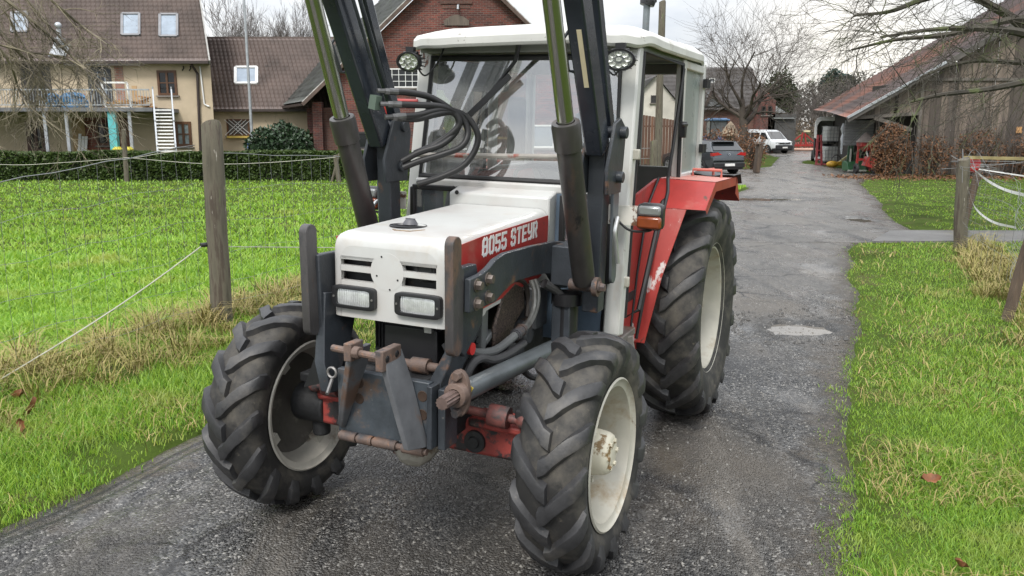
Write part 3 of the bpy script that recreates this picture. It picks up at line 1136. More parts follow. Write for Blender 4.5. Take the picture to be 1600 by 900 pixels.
# ------------------------------------------------------------------ loader subframe
for sv in (-1, 1):
    fg = MB()     # upright finger plate, worn and rounded at the top
    fu = .405
    prof = []
    top = 1.505
    for k in range(9):
        a = math.pi * k / 8
        prof.append((fu + .002 - .038 * math.cos(a), top - .036 + .036 * math.sin(a)))
    for k in range(9):
        a = math.pi * k / 8
        prof.append((fu - .012 + .042 * math.cos(a), 1.045 - .036 * math.sin(a)))
    prof.insert(len(prof), (fu - .060, 1.36))
    prof.insert(len(prof), (fu - .035, 1.38))
    vin, vout = sv * .335, sv * .375
    uz(prof, vin, vout, fg)
    finger = part('guard_finger', fg, mat('finger_iron', (.062, .058, .058), .5, var=.3, vscale=5, spots=[((.125, .078, .056), 6, .56, .10), ((.03, .032, .036), 7, .58, .08), ((.22, .20, .18), 24, .70, .04)], bump=.002, bscale=60, stretch=(1, 1, .5)), bevel=.0035)
    pl = MB()     # plate behind the finger that carries the side arm
    uz([(.385, 1.37), (.20, 1.365), (.15, 1.20), (.13, 1.10), (.30, .98), (.37, 1.04)], sv * .318, sv * .358, pl)
    part('carrier_plate', pl, iron, bevel=.006)
    lo = MB()     # strut down to the axle frame, in two cranked lengths
    prof = [(.360, 1.20), (.115, 1.16), (.125, 1.08), (.255, .90), (.29, .745), (.425, .765), (.435, .90), (.37, 1.03)]
    lo.add([B(u, sv * (.305 if z > 1.0 else .262 if z > .89 else .238), z) for u, z in prof] + [B(u, sv * (.352 if z > 1.0 else .318 if z > .89 else .295), z) for u, z in prof],
           [tuple(range(8)), tuple(range(15, 7, -1))] + [(i, i + 8, (i + 1) % 8 + 8, (i + 1) % 8) for i in range(8)])
    part('lower_strut', lo, iron, bevel=.005)
    sa = MB()     # side arm
    prof = [(.345, 1.325), (.24, 1.330), (.17, 1.345), (.10, 1.372), (.0, 1.386), (-.30, 1.380), (-.60, 1.365), (-.72, 1.35), (-.80, 1.33),
            (-.80, 1.09), (-.68, 1.11), (-.60, 1.16), (-.54, 1.208), (-.46, 1.222), (-.14, 1.240), (-.06, 1.232), (.02, 1.212), (.10, 1.185), (.345, 1.185)]
    uz(prof, sv * .374, sv * .402, sa)
    arm_ = part('side_arm', sa, iron, bevel=.004)
    bl = MB()
    for u, z in ((.285, 1.290), (.285, 1.213), (.18, 1.300), (.18, 1.222)):
        bl = MB()
        bl.lathe([(0, .026), (.019, .026), (.021, .02), (.021, .0)], B(u, sv * .402, z), (sv, 0, 0), 6)
        bl.lathe([(.019, .004), (.030, .004), (.03, 0)], B(u, sv * .402, z), (sv, 0, 0), 12)
        part('bolt', bl, mat('bolt_steel', (.15, .125, .11), .45, metal=.5, var=.3, vscale=20), arm_)
    # tower
    tw = MB()
    tw.bar(B(-.645, sv * .60, 1.02), B(-.63, sv * .612, 1.86), .085, .10, (0, 1, 0))
    tw.bar(B(-.66, sv * .40, 1.25), B(-.66, sv * .56, 1.25), .22, .20)
    tw.bar(B(-.64, sv * .45, .80), B(-.64, sv * .45, 1.06), .10, .12, (0, 1, 0))
    tower = part('loader_tower', tw, iron, bevel=.006)
    fl2 = MB()
    for vv in (sv * .555, sv * .685):
        prof = [(-.52, 1.62), (-.50, 1.74), (-.60, 1.96), (-.68, 1.985), (-.75, 1.95), (-.77, 1.88), (-.73, 1.62)]
        uz(prof, vv - .009, vv + .009, fl2)
    fl2.cyl(B(-.69, sv * .53, 1.915), B(-.69, sv * .725, 1.915), .030, 14)
    fl2.cyl(B(-.66, sv * .53, 1.70), B(-.66, sv * .725, 1.70), .028, 14)
    part('pivot_plate', fl2, iron, tower, bevel=.004)
    lk = MB()     # long link plate with rounded ends, standing outside the tower
    prof = []
    for k in range(9):
        a = math.pi * k / 8
        prof.append((-.68 + .048 * math.cos(a), 1.60 + .048 * math.sin(a)))
    for k in range(9):
        a = math.pi + math.pi * k / 8
        prof.append((-.70 + .040 * math.cos(a), 1.20 + .040 * math.sin(a)))
    uz(prof, sv * .672, sv * .687, lk)
    lnk = part('link_plate', lk, mat('link_grey', (.12, .135, .15), .4, metal=.3, var=.2, spots=[((.2, .15, .1), 12, .65, .1)]), bevel=.003)
    lv = MB()
    lv.tube(bez([B(-.70, sv * .692, 1.46), B(-.66, sv * .705, 1.50), B(-.61, sv * .71, 1.44), B(-.64, sv * .71, 1.36), B(-.68, sv * .71, 1.27)], 6), .010, 8)
    part('lever', lv, mat('lever_steel', (.55, .56, .56), .35, metal=.6), lnk)
    # boom: two box beams side by side, with the tilt linkage between
    A0, A1 = B(-.575, sv * .615, 1.83), B(.37, sv * .615, 3.52)
    bm_ = MB()
    bm_.bar(A0, A1, .088, .125, B(1, 0, 0))
    boom = part('boom_arm', bm_, armblue, bevel=.010)
    sk = MB()
    d = (A1 - A0).normalized()
    upn = Vector((0, -d.z, d.y)).normalized()
    if upn.y > 0:
        upn = -upn
    if sv > 0:
        q = A0 + d * .36 + upn * .0635
        sk.bar(q + Vector((.012, 0, 0)), q + d * .27 + Vector((.012, 0, 0)), .022, .003, upn)
        part('reflective_strip', sk, reflector, boom)
    hk = MB()
    q = A0 + d * .42 + Vector((-.05, 0, 0))
    hk.tube([q + upn * .03, q + upn * .03 + Vector((-.015, 0, 0)) + d * .02 + upn * .03, q + upn * .03 + Vector((-.015, 0, 0)) + d * .17 + upn * .03, q + upn * .03 + d * .19], .008, 6)
    part('hook', hk, iron, boom)
    tl_ = MB()
    off = Vector((0, .19, .03))
    tl_.bar(A0 + off + d * .05, A1 + off * 1.7, .050, .070, B(1, 0, 0))
    part('tilt_rod', tl_, armblue, bevel=.008)
    if sv < 0:
        for k, (dv, du) in enumerate(((.075, .02), (.095, .05), (.115, .02))):
            pp = MB()
            st = A0 + Vector((dv, 0, .10)) + upn * du + d * .15
            pp.tube([st, st + d * 1.7], .009, 6)
            part('hydraulic_pipe', pp, iron)
    # lift ram
    R0 = B(-.497, sv * .60, 1.185)
    R1 = B(.035, sv * .585, 2.50)
    dd = (R1 - R0).normalized()
    Lb = (B(-.165, sv * .592, 1.95) - R0).length
    cy = MB()
    cy.lathe([(0, .0), (.050, .005), (.056, .03), (.056, Lb - .13), (.064, Lb - .125), (.066, Lb - .02), (.062, Lb), (.042, Lb + .002)], R0, dd, 26)
    ram = part('lift_cylinder', cy, cylmetal, smooth=40)
    rd = MB()
    rd.tube([R0 + dd * (Lb - .05), R0 + dd * (Lb + 1.1)], .038, 26)
    part('piston_rod', rd, chrome, ram, smooth=60)
    ey = MB()
    ey.cyl(R0 + Vector((-.075, 0, -.01)), R0 + Vector((.085, 0, -.01)), .028, 14)
    ey.cyl(R0 + Vector((.05 * sv, 0, -.01)), R0 + Vector((.075 * sv, 0, -.01)), .048, 16)
    ey.lathe([(0, .022), (.02, .022), (.023, .0)], R0 + Vector((.085 * sv, 0, -.01)), (sv, 0, 0), 6)
    part('pin', ey, rusty, ram)
cr_ = MB()
cr_.cyl(B(.16, -.56, 3.30), B(.16, .56, 3.30), .06, 16)
part('cross_tube', cr_, armblue)

# hydraulic hoses looping in front of the screen, on the far boom
base = B(-.40, -.47, 2.0)


def HPP(*q):
    # hose points: surveyed point at forward distance u
    o = []
    fw = Vector((math.sin(TH), -math.cos(TH), 0))
    lf = Vector((math.cos(TH), math.sin(TH), 0))
    for x, y, u in q:
        d = W(x, y, Y=1) - Vector((0, 0, CAM_H))
        c = Vector((0, 0, CAM_H)) - Vector((TX, TY, 0))
        t = (u - c.dot(fw)) / d.dot(fw)
        P = c + d * t
        v, z = P.dot(lf), P.z - .5
        o.append(B(u, v * math.cos(PHI) - z * math.sin(PHI), .5 + z * math.cos(PHI) + v * math.sin(PHI)))
    return o


HP = [
    HPP((610, 143, -.42), (640, 145, -.50), (672, 152, -.58), (702, 170, -.66), (716, 186, -.70), (712, 206, -.68), (690, 226, -.62), (655, 238, -.56), (628, 252, -.52)),
    HPP((615, 163, -.42), (648, 164, -.50), (690, 167, -.60), (720, 182, -.70), (731, 206, -.72), (722, 228, -.68), (695, 240, -.62), (655, 252, -.56), (630, 262, -.52)),
    HPP((622, 182, -.42), (652, 180, -.50), (690, 172, -.60), (725, 180, -.72), (745, 205, -.76), (744, 230, -.76), (725, 258, -.72), (690, 276, -.66), (652, 288, -.58)),
    HPP((622, 184, -.44), (650, 186, -.50), (684, 178, -.58), (708, 176, -.66), (718, 192, -.68), (706, 208, -.66), (680, 226, -.62), (648, 240, -.56)),
]
for k, pts in enumerate(HP):
    hs = MB()
    hs.tube(bez(pts, 8), .0175, 10)
    hh = part('hydraulic_hose', hs, blackrub, smooth=60)
    ft = MB()
    a, b = Vector(pts[0]), Vector(pts[1])
    e = (b - a).normalized()
    ft.tube([a - e * .07, a - e * .03], .0125, 8)
    ft.tube([a - e * .03, a - e * .005], .0175, 6)
    ft.tube([a - e * .005, a + e * .04], .0185, 10)
    part('fitting', ft, mat('fitting_dull', (.15, .15, .15), .4, metal=.7, var=.3, vscale=20), hh)
bk = MB()
bk.box(HPP((586, 160, -.36))[0], (.04, .05, .07), Matrix.Rotation(.2, 3, 'Y'))
part('hose_bracket', bk, mat('verdigris', (.10, .14, .11), .6))

# ------------------------------------------------------------------ front hitch
hp = MB()
uz([(.44, .62), (.44, .905), (.475, .905), (.475, .62)], -.165, .285, hp)
hplate = part('hitch_plate', hp, mat('hitch_blue_grey', (.055, .066, .078), .45, var=.35, vscale=5, spots=[((.13, .085, .06), 5, .56, .10), ((.025, .026, .028), 9, .60, .08), ((.20, .20, .19), 22, .66, .06)], bump=.0015, bscale=50), bevel=.004)
fe = MB()     # thick right edge with the lock notches
uz([(.35, .63), (.35, .90), (.50, .90), (.50, .63)], .288, .312, fe)
uz([(.35, .62), (.35, .88), (.46, .88), (.46, .62)], .318, .352, fe)
part('edge_plate', fe, iron, hplate, bevel=.004)
for v, z in ((-.055, .855), (-.055, .785), (.255, .845), (.255, .765)):
    ho = MB()
    ho.lathe([(0, .002), (.017, .002), (.022, .003), (.024, .0)], B(.475, v, z), (0, -1, 0), 14)
    part('bolt_hole', ho, mat('hole_rust', (.05, .03, .02), .8), hplate)
for sv, v0, v1, dv in ((-1, -.155, .005, .02), (1, .135, .105, .03)):
    wb = MB()     # the two converging upright webs
    if sv < 0:
        # edge-on web, leaning in towards the top
        P = [(.475, .64, -.155), (.50, .66, -.155), (.615, .98, -.025), (.62, 1.045, .0), (.50, 1.045, .0), (.475, .95, -.035)]
    else:
        P = [(.475, .63, .262), (.60, .655, .240), (.645, .97, .172), (.645, 1.05, .160), (.52, 1.05, .160), (.485, .90, .19)]
    t = Vector((.026, 0, 0))
    vs = [B(u, v, z) for u, z, v in P] + [B(u, v, z) + t for u, z, v in P]
    wb.add(vs, [tuple(range(6)), tuple(range(11, 5, -1))] + [(i, i + 6, (i + 1) % 6 + 6, (i + 1) % 6) for i in range(6)])
    part('hitch_web', wb, mat('web_worn', (.13, .135, .145), .5, var=.25, vscale=5, spots=[((.15, .095, .07), 5, .56, .08), ((.28, .28, .28), 18, .66, .06)]), hplate, bevel=.004)
hd = MB()
hd.box(B(.60, .173, 1.030), (.036, .135, .085))
hd.box(B(.60, .008, 1.038), (.036, .09, .075))
hd.cyl(B(.63, -.075, 1.045), B(.63, .165, 1.035), .0145, 10)
hd.lathe([(0, .03), (.026, .03), (.026, 0), (0, 0)], B(.63, .03, 1.041), (1, 0, 0), 8)
part('top_pin', hd, rusty, hplate, bevel=.004)
for u, z in ((.635, 1.035), (.565, 1.04)):
    eyl = MB()
    eyl.lathe([(0, .002), (.012, .002), (.015, .0)], B(u, .191, z), (1, 0, 0), 12)
    part('pin_hole', eyl, black, hplate)
lp = MB()
for a, b in ((-.14, -.06), (-.05, .02), (.03, .14), (.17, .27)):
    lp.cyl(B(.49, a, .612), B(.49, b, .612), .022, 12)
lp.cyl(B(.49, -.15, .612), B(.49, .285, .612), .014, 10)
part('hinge_pin', lp, rusty, hplate)
cw2 = MB()
cw2.tube([B(.36, -.14, .935), B(.36, .30, .935)], .020, 12)
cw2.tube([B(.36, .14, .935), B(.36, .22, .935)], .034, 12)
part('cross_shaft', cw2, rusty)
rg = MB()
rg.tube([B(.50, -.175 + .022 * math.cos(a), .89 + .022 * math.sin(a)) for a in [2 * math.pi * k / 14 for k in range(14)]], .006, 6, closed=True)
rg.tube([B(.50, -.175, .86), B(.57, -.15, .82)], .008, 6)
part('ring_pin', rg, steel)
blk = MB()
uz([(.02, .56), (.02, .90), (.44, .90), (.44, .60), (.30, .56)], -.15, .25, blk)
part('hitch_block', blk, engine, bevel=.01)
fp = MB()    # loose folded plate at the right-hand steering knuckle
fp.add([B(.33, -.46, .73), B(.33, -.26, .80), B(.33, -.225, .955), B(.33, -.40, .875), B(.12, -.52, .74), B(.14, -.30, .80)], [(0, 1, 2, 3), (0, 1, 5, 4)])
o = part('bent_plate', fp, black, smooth=0)
sd_ = o.modifiers.new('thickness', 'SOLIDIFY')
sd_.thickness = .008

# ------------------------------------------------------------------ front axle
ax = MB()
ax.bar(B(.0, -.57, .53), B(.0, .57, .53), .15, .165)
ax.lathe([(.0, -.14), (.10, -.13), (.155, -.06), (.165, .0), (.155, .06), (.10, .12), (0, .13)], B(.0, -.06, .50), (1, 0, 0), 20)
axl = part('front_axle', ax, axlered, bevel=.02)
dfc = MB()
dfc.lathe([(0, .11), (.05, .10), (.10, .05), (.125, 0), (.12, -.05)], B(.10, .0, .46), (.1, -.65, -.75), 8)
part('differential_cover', dfc, mat('casting_grey', (.36, .34, .29), .6, var=.2, vscale=8, spots=[((.14, .10, .07), 7, .55, .1)]), axl, bevel=.006)
for sv in (-1, 1):
    rt = MB()
    rt.bar(B(.02, sv * .27, .612), B(.02, sv * .575, .606), .165, .05)
    part('axle_tube', rt, mat('fresh_axle_red', (.36, .06, .05), .55, var=.25, vscale=6, spots=[((.06, .048, .045), 7, .54, .05), ((.30, .17, .14), 18, .64, .06)], bump=.004, bscale=25), axl, bevel=.018)
for sv in (-1, 1):
    kn = MB()
    kn.lathe([(.0, -.05), (.05, -.05), (.085, -.03), (.095, .02), (.09, .07), (.07, .09), (0, .09)], B(-.02, sv * .68, .525), (1, 0, 0), 22)
    kn.cyl(B(.0, sv * .62, .36), B(.0, sv * .62, .70), .045, 14)
    kn.box(B(.05, sv * .58, .70), (.12, .18, .05))
    kn.cyl(B(.0, sv * .55, .525), B(.0, sv * .74, .525), .10, 18)
    part('steering_knuckle', kn, engine, bevel=.01)
    tr_ = MB()
    tr_.cyl(B(.16, sv * .16, .70), B(.12, sv * .56, .67), .020, 12)
    tr_.tube([B(.135, sv * .40, .682), B(.128, sv * .49, .675)], [.05, .05], 14)
    tr_.sphere(B(.12, sv * .56, .67), .038, 10, 8)
    part('track_rod', tr_, mat('rod_red', (.20, .07, .06), .6, var=.3, vscale=14, spots=[((.06, .05, .05), 10, .5, .1)]))
bo = MB()
bo.lathe([(0, .03), (.025, .03), (.03, .02), (.052, .018), (.055, .0)], B(.07, .30, .515), (0, -1, 0), 16)
part('axle_plug', bo, engine)

# drive shaft tube running back along the left-hand side, and its flange
ps = MB()
ps.tube([B(.42, .40, .865), B(-.62, .40, .80)], .044, 18)
shaft = part('drive_tube', ps, greypipe, smooth=60)
fg2 = MB()
d_ = (B(.42, .40, .865) - B(-.62, .40, .80)).normalized()
pr = []
for k in range(24):
    a = 2 * math.pi * k / 24
    rr = .062 + .034 * abs(math.cos(a)) ** 3
    pr.append((rr * math.sin(a) * .8, rr * math.cos(a) * 1.05))
fg2.prism(pr, lambda p, q, t: B(t, .40 + p, .868 + q), .415, .44)
for q in (-1, 1):
    fg2.lathe([(0, .028), (.02, .028), (.022, 0)], B(.44, .40, .868 + q * .078), (0, -1, 0), 6)
fg2.lathe([(.055, 0), (.05, .03), (.03, .035)], B(.44, .40, .868), (0, -1, 0), 18)
part('flange', fg2, rusty, shaft, bevel=.002)
spn = MB()
pr = []
for k in range(24):
    a = 2 * math.pi * k / 24
    rr = .0235 if k % 2 else .028
    pr.append((rr * math.cos(a), rr * math.sin(a)))
spn.prism(pr, lambda p, q, t: B(t, .40 + p, .868 + q), .44, .575)
part('spline_shaft', spn, mat('spline_rust', (.17, .12, .105), .5, metal=.3, var=.25, vscale=18), shaft)
yl = MB()
yl.box(B(.405, .385, .87), (.10, .004, .10), Matrix.Rotation(.5, 3, 'Y'))
part('yellow_shim', yl, mat('shim_yellow', (.5, .38, .06), .5), shaft)

# ------------------------------------------------------------------ engine bay
ba = MB()
ba.box(B(.14, .055, .93), (.27, .20, .26))
ba.box(B(.14, .055, 1.066), (.275, .205, .012))
bat = part('battery', ba, black, bevel=.01)
bc = MB()
bc.tube([B(.245, .0, 1.08), B(.245, .10, 1.08)], .010, 8)
bc.box(B(.245, .155, 1.075), (.035, .03, .05))
part('terminal', bc, mat('terminal', (.6, .6, .58), .3, metal=.6), bat)
bw = MB()
bw.tube(bez([B(.24, -.06, 1.075), B(.25, -.02, 1.10), B(.25, .05, 1.09), B(.24, .16, 1.10), B(.22, .25, 1.06)], 6), .008, 6)
bw.tube(bez([B(.22, .22, 1.0), B(.23, .24, .97), B(.20, .21, .90), B(.2, .23, .84)], 6), .018, 8)
part('cable', bw, blackrub)
bx = MB()
bx.cyl(B(.20, .26, .985), B(.20, .315, .985), .05, 16)
bx.box(B(.17, .255, .99), (.08, .08, .13))
bb = part('solenoid', bx, black, bevel=.008)
rdc = MB()
rdc.cyl(B(.20, .316, .99), B(.20, .345, .99), .027, 14)
part('red_cap', rdc, mat('cap_red', (.55, .03, .03), .4), bb)
en = MB()
en.box(B(-.42, 0, .95), (.36, .95, .62))
en.box(B(-.42, .0, 1.26), (.30, .95, .20))
en.box(B(-.30, -.02, .68), (.30, 1.5, .22))
part('engine_block', en, engine, bevel=.03)
fr2 = MB()
for sv in (-1, 1):
    fr2.bar(B(.34, sv * .20, .80), B(-1.6, sv * .22, .76), .05, .16)
part('chassis_rail', fr2, engine, bevel=.006)
ra = MB()
ra.box(B(.03, .0, 1.10), (.50, .05, .46))
for k in range(26):
    ra.box(B(.058, -.24 + .0192 * k, 1.10), (.004, .012, .42))
for k in range(12):
    ra.box(B(-.005 - .0, .256, .92 + .03 * k), (.012, .055, .004))
rad = part('radiator', ra, engine)
rs = MB()
rs.box(B(-.045, .262, 1.03), (.035, .045, .26))
rs.box(B(-.115, .262, .96), (.03, .09, .03), Matrix.Rotation(.4, 3, 'X'))
rs.box(B(-.10, .25, 1.06), (.03, .03, .20))
part('radiator_side', rs, mat('bracket_grey', (.17, .18, .18), .5, metal=.3, var=.2), rad, bevel=.005)
gu = MB()     # perforated guard over the fan belt
prof = [(-.14, .86), (-.13, 1.0), (-.22, 1.14), (-.36, 1.18), (-.47, 1.14), (-.49, 1.03), (-.38, .98), (-.28, .88)]
uz(prof, .27, .292, gu)
part('fan_guard', gu, mat('perforated_brown', (.085, .062, .05), .6, metal=.2, var=.35, vscale=60, spots=[((.012, .01, .01), 110, .52, .03)]), bevel=.008)
sh2 = MB()
sh2.tube(bez([B(-.16, .265, 1.14), B(-.30, .275, 1.195), B(-.46, .285, 1.17), B(-.53, .29, 1.07), B(-.52, .29, .98)], 6), .016, 8)
part('fan_shroud', sh2, mat('shroud_brown', (.06, .05, .045), .6, var=.3))
hz = MB()
hz.tube(bez([B(.18, .30, .985), B(.10, .32, .945), B(-.04, .34, .925), B(-.20, .36, .955), B(-.24, .36, .965)], 6), .020, 10)
part('coolant_hose', hz, mat('hose_grey', (.12, .125, .125), .55))
hz = MB()
hz.tube(bez([B(-.20, .36, .955), B(-.33, .37, .985), B(-.44, .36, 1.04), B(-.47, .35, 1.12), B(-.47, .33, 1.18)], 6), .0135, 8)
hz.tube(bez([B(-.24, .36, .945), B(-.36, .375, .985), B(-.475, .365, 1.05), B(-.505, .355, 1.12), B(-.505, .335, 1.18)], 6), .011, 8)
part('steel_pipe', hz, mat('pipe_bright', (.20, .20, .19), .45, metal=.5, var=.3, vscale=8))
hz = MB()
hz.tube([B(-.21, .36, .955), B(-.30, .366, .972)], .026, 12)
hz.tube([B(-.22, .36, .957), B(-.235, .361, .960)], .030, 12)
hz.tube([B(-.275, .364, .968), B(-.29, .365, .970)], .030, 12)
part('hose_clamp', hz, rusty)
hz = MB()
hz.tube(bez([B(.22, .30, .80), B(.17, .32, .90), B(.11, .34, .925), B(.02, .35, .895), B(-.12, .36, .885), B(-.3, .37, .90)], 6), .020, 10)
hz.tube(bez([B(-.52, .38, 1.16), B(-.60, .43, 1.10), B(-.66, .46, .98), B(-.60, .45, .84), B(-.52, .43, .74)], 6), .024, 10)
hz.tube(bez([B(-.30, .34, .78), B(-.34, .40, .72), B(-.44, .42, .70), B(-.55, .40, .68)], 6), .016, 8)
part('oil_hose', hz, mat('hose_dark', (.06, .06, .062), .5))
cv = MB()
for u, z, r_, w in ((-.34, .83, .05, .10), (-.50, .90, .06, .08), (-.12, .84, .035, .05)):
    cv.cyl(B(u, .24, z), B(u, .24 + w, z), r_, 14)
cv.box(B(-.60, .27, 1.02), (.14, .16, .22))
cv.box(B(-.18, .25, .79), (.10, .12, .06))
part('engine_ancillary', cv, mat('ancillary', (.08, .085, .09), .5, metal=.3, var=.3, vscale=9, spots=[((.16, .10, .06), 9, .6, .1)]), bevel=.01)
fo = MB()
fo.cyl(B(-.64, .46, .76), B(-.64, .46, 1.04), .062, 16)
fo.cyl(B(-.64, .46, 1.04), B(-.64, .46, 1.10), .08, 16)
part('oil_filter', fo, black)
fw_ = MB()     # footwell front and step, seen between the wheel and the pillar
uz([(-.88, .78), (-.90, 1.58), (-.93, 1.58), (-.95, .78)], -.60, .60, fw_)
part('firewall', fw_, cabblue)
bl_ = MB()
bl_.tube([B(-.885, .588, .84), B(-.955, .575, 1.62)], .020, 6)
part('pillar_seal', bl_, blackrub)
stp = MB()
stp.box(B(-1.05, .62, .80), (.12, .30, .04))
stp.box(B(-1.10, .64, .48), (.22, .24, .03))
stp.bar(B(-1.10, .55, .48), B(-1.05, .56, .80), .02, .05)
stp.bar(B(-1.10, .74, .48), B(-1.05, .68, .80), .02, .05)
part('step', stp, mat('step_grey', (.22, .20, .18), .7, var=.3, spots=[((.14, .08, .05), 8, .5, .1)]), bevel=.006)
ra2 = MB()
ra2.bar(B(-2.23, -.62, .735), B(-2.23, .62, .735), .26, .26)
ra2.box(B(-1.7, 0, .75), (.50, 1.3, .40))
part('rear_axle', ra2, engine, bevel=.03)
# ================================================================== GROUND, LANE, GRASS
LY = [-6, 3.5, 4.16, 5.3, 10.4, 14.5, 22.5, 28.5, 30, 33, 39, 41, 45, 60, 75, 95]
LX = [-7.6, -2.72, -2.40, -1.98, .05, 1.9, 5.5, 8.2, 6.5, 3.6, 3.6, 11.5, 14.0, 19.2, 22.0, 10.0]
RY = [-6, 2.0, 3.3, 4.76, 8.2, 13.4, 14.1, 14.25, 15.75, 15.9, 18, 22, 26, 30, 33, 36, 44, 47, 49, 53, 56, 62, 75, 95]
RX = [-1.5, 1.22, 1.62, 2.10, 3.6, 5.6, 5.98, 11.5, 11.5, 7.9, 8.4, 9.9, 11.3, 12.7, 14.2, 16.5, 17.0, 17.2, 17.2, 18.6, 20.5, 24.5, 28.0, 34.0]


def edges(y, x=None):
    j = (fbm(y * 1.0, y * 0 + 3.1, 5) - .5) * .12 + (fbm(y * 5, y * 0 + 1.7, 8) - .5) * .08
    j2 = (fbm(y * .9, y * 0 + 9.1, 15) - .5) * .22 + (fbm(y * 5, y * 0 + 7.7, 18) - .5) * .10
    return np.interp(y, LY, LX) + j, np.interp(y, RY, RX) + j2


def road_d(x, y):
    """>0 off the lane, metres beyond its edge (negative on it)"""
    l, r = edges(y)
    return np.maximum(l - x, x - r) * .91


def ground_z(x, y):
    d = road_d(x, y)
    t = np.clip((d + .22) / .30, 0, 1)
    t = t * t * (3 - 2 * t)
    und = (fbm(x * .35, y * .35, 31) - .5) * .10 + (fbm(x * 1.7, y * 1.7, 32) - .5) * .03
    und = und * np.clip(d / 1.5, 0, 1)
    berm = .07 * np.exp(-((x - (-2.95 + .435 * (y - 7.8))) / .45) ** 2) * (y < 26)
    return -.11 * (1 - t) + und * t + berm * t


def spaced(lo, hi, mid0, mid1, step, grow):
    a = list(np.arange(mid0, mid1 + 1e-6, step))
    s = step
    while a[-1] < hi:
        s *= grow
        a.append(a[-1] + s)
    s = step
    pre = []
    p = mid0
    while p > lo:
        s *= grow
        p -= s
        pre.append(p)
    return np.array(pre[::-1] + a)


xs = spaced(-1500, 1500, -9, 9, .14, 1.07)
ys = spaced(-60, 2500, 1.5, 18, .14, 1.05)
X, Y = np.meshgrid(xs, ys)
Z = ground_z(X, Y)
nx_, ny_ = len(xs), len(ys)
idx = np.arange(nx_ * ny_).reshape(ny_, nx_)
fc = np.stack([idx[:-1, :-1], idx[:-1, 1:], idx[1:, 1:], idx[1:, :-1]], -1).reshape(-1, 4)
soil = mat('soil_under_grass', (.055, .085, .016), .95, spec=.05, var=.3, vscale=.9, coords='World', patch=((.085, .066, .04), 1.6, .54, .72), bump=.02, bscale=14, rvar=0)
g = fast_mesh('ground', np.stack([X, Y, Z], -1).reshape(-1, 3), fc, soil, smooth=True)
tag(g, 'green pasture and verges on flat farm ground', 'ground', kind='structure')


# ---- the lane: wet broken asphalt, built from real potholes and a gravelly skin
HOLES = [(W(1252, 513, z=0), .33, .26, .050), (W(1165, 527, z=0), .30, .16, .030), (W(1340, 342, z=0), .30, .5, .040), (W(1205, 311, z=0), 1.1, .6, .036),
         (W(1320, 430, z=0), .35, .9, .03), (W(1190, 610, z=0), .5, .35, .03)]
rows_y = np.concatenate([np.arange(-6, 2.2, .25), np.arange(2.2, 9, .05), np.arange(9, 18, .10), np.arange(18, 40, .25), np.arange(40, 95.1, .8)])
ncol = 120
s = np.linspace(0, 1, ncol)
l, r = edges(rows_y)
RXg = l[:, None] - .25 + (r - l + .5)[:, None] * s[None, :]
RYg = np.repeat(rows_y[:, None], ncol, 1)
dd_ = road_d(RXg, RYg)
rz_ = (fbm(RXg * .8, RYg * .8, 41) - .5) * .045 + (fbm(RXg * 3.1, RYg * 3.1, 42) - .5) * .018
near = np.clip(1.2 - RYg / 16, 0, 1)
rz_ += (fbm(RXg * 14, RYg * 14, 43, 2) - .5) * .012 * near
RIM = np.zeros_like(rz_)
for p, ax_, ay_, dp in HOLES:
    q = np.sqrt(((RXg - p.x) / ax_) ** 2 + ((RYg - p.y) / ay_) ** 2) + (fbm(RXg * 2.5, RYg * 2.5, 44) - .5) * .8 + (fbm(RXg * 9, RYg * 9, 45) - .5) * .7
    rz_ -= dp * np.clip(1.25 - q, 0, .5) * 2
    if dp > .032:
        RIM = np.maximum(RIM, np.exp(-(np.maximum(q - 1.15, 0) / .55) ** 2))
        rz_ += .014 * np.exp(-((q - 1.5) / .22) ** 2) * fbm(RXg * 6, RYg * 6, 47)
# a cracked seam along the left edge and the old wheel rut
e_ = (RXg - l[:, None])
rz_ -= .022 * np.exp(-((e_ - .50 - (fbm(RYg * 1.5, RYg * 0 + 2, 46) - .5) * .35) / .035) ** 2) * (RYg < 9)
rz_ -= .012 * np.exp(-((e_ - .16) / .020) ** 2) * (RYg < 7) + .010 * np.exp(-((e_ - .225) / .018) ** 2) * (RYg < 7)
rz_ -= np.clip((dd_ + .12) / .25, 0, 1) * .11
idx = np.arange(RXg.size).reshape(RXg.shape)
fc = np.stack([idx[:-1, :-1], idx[:-1, 1:], idx[1:, 1:], idx[1:, :-1]], -1).reshape(-1, 4)


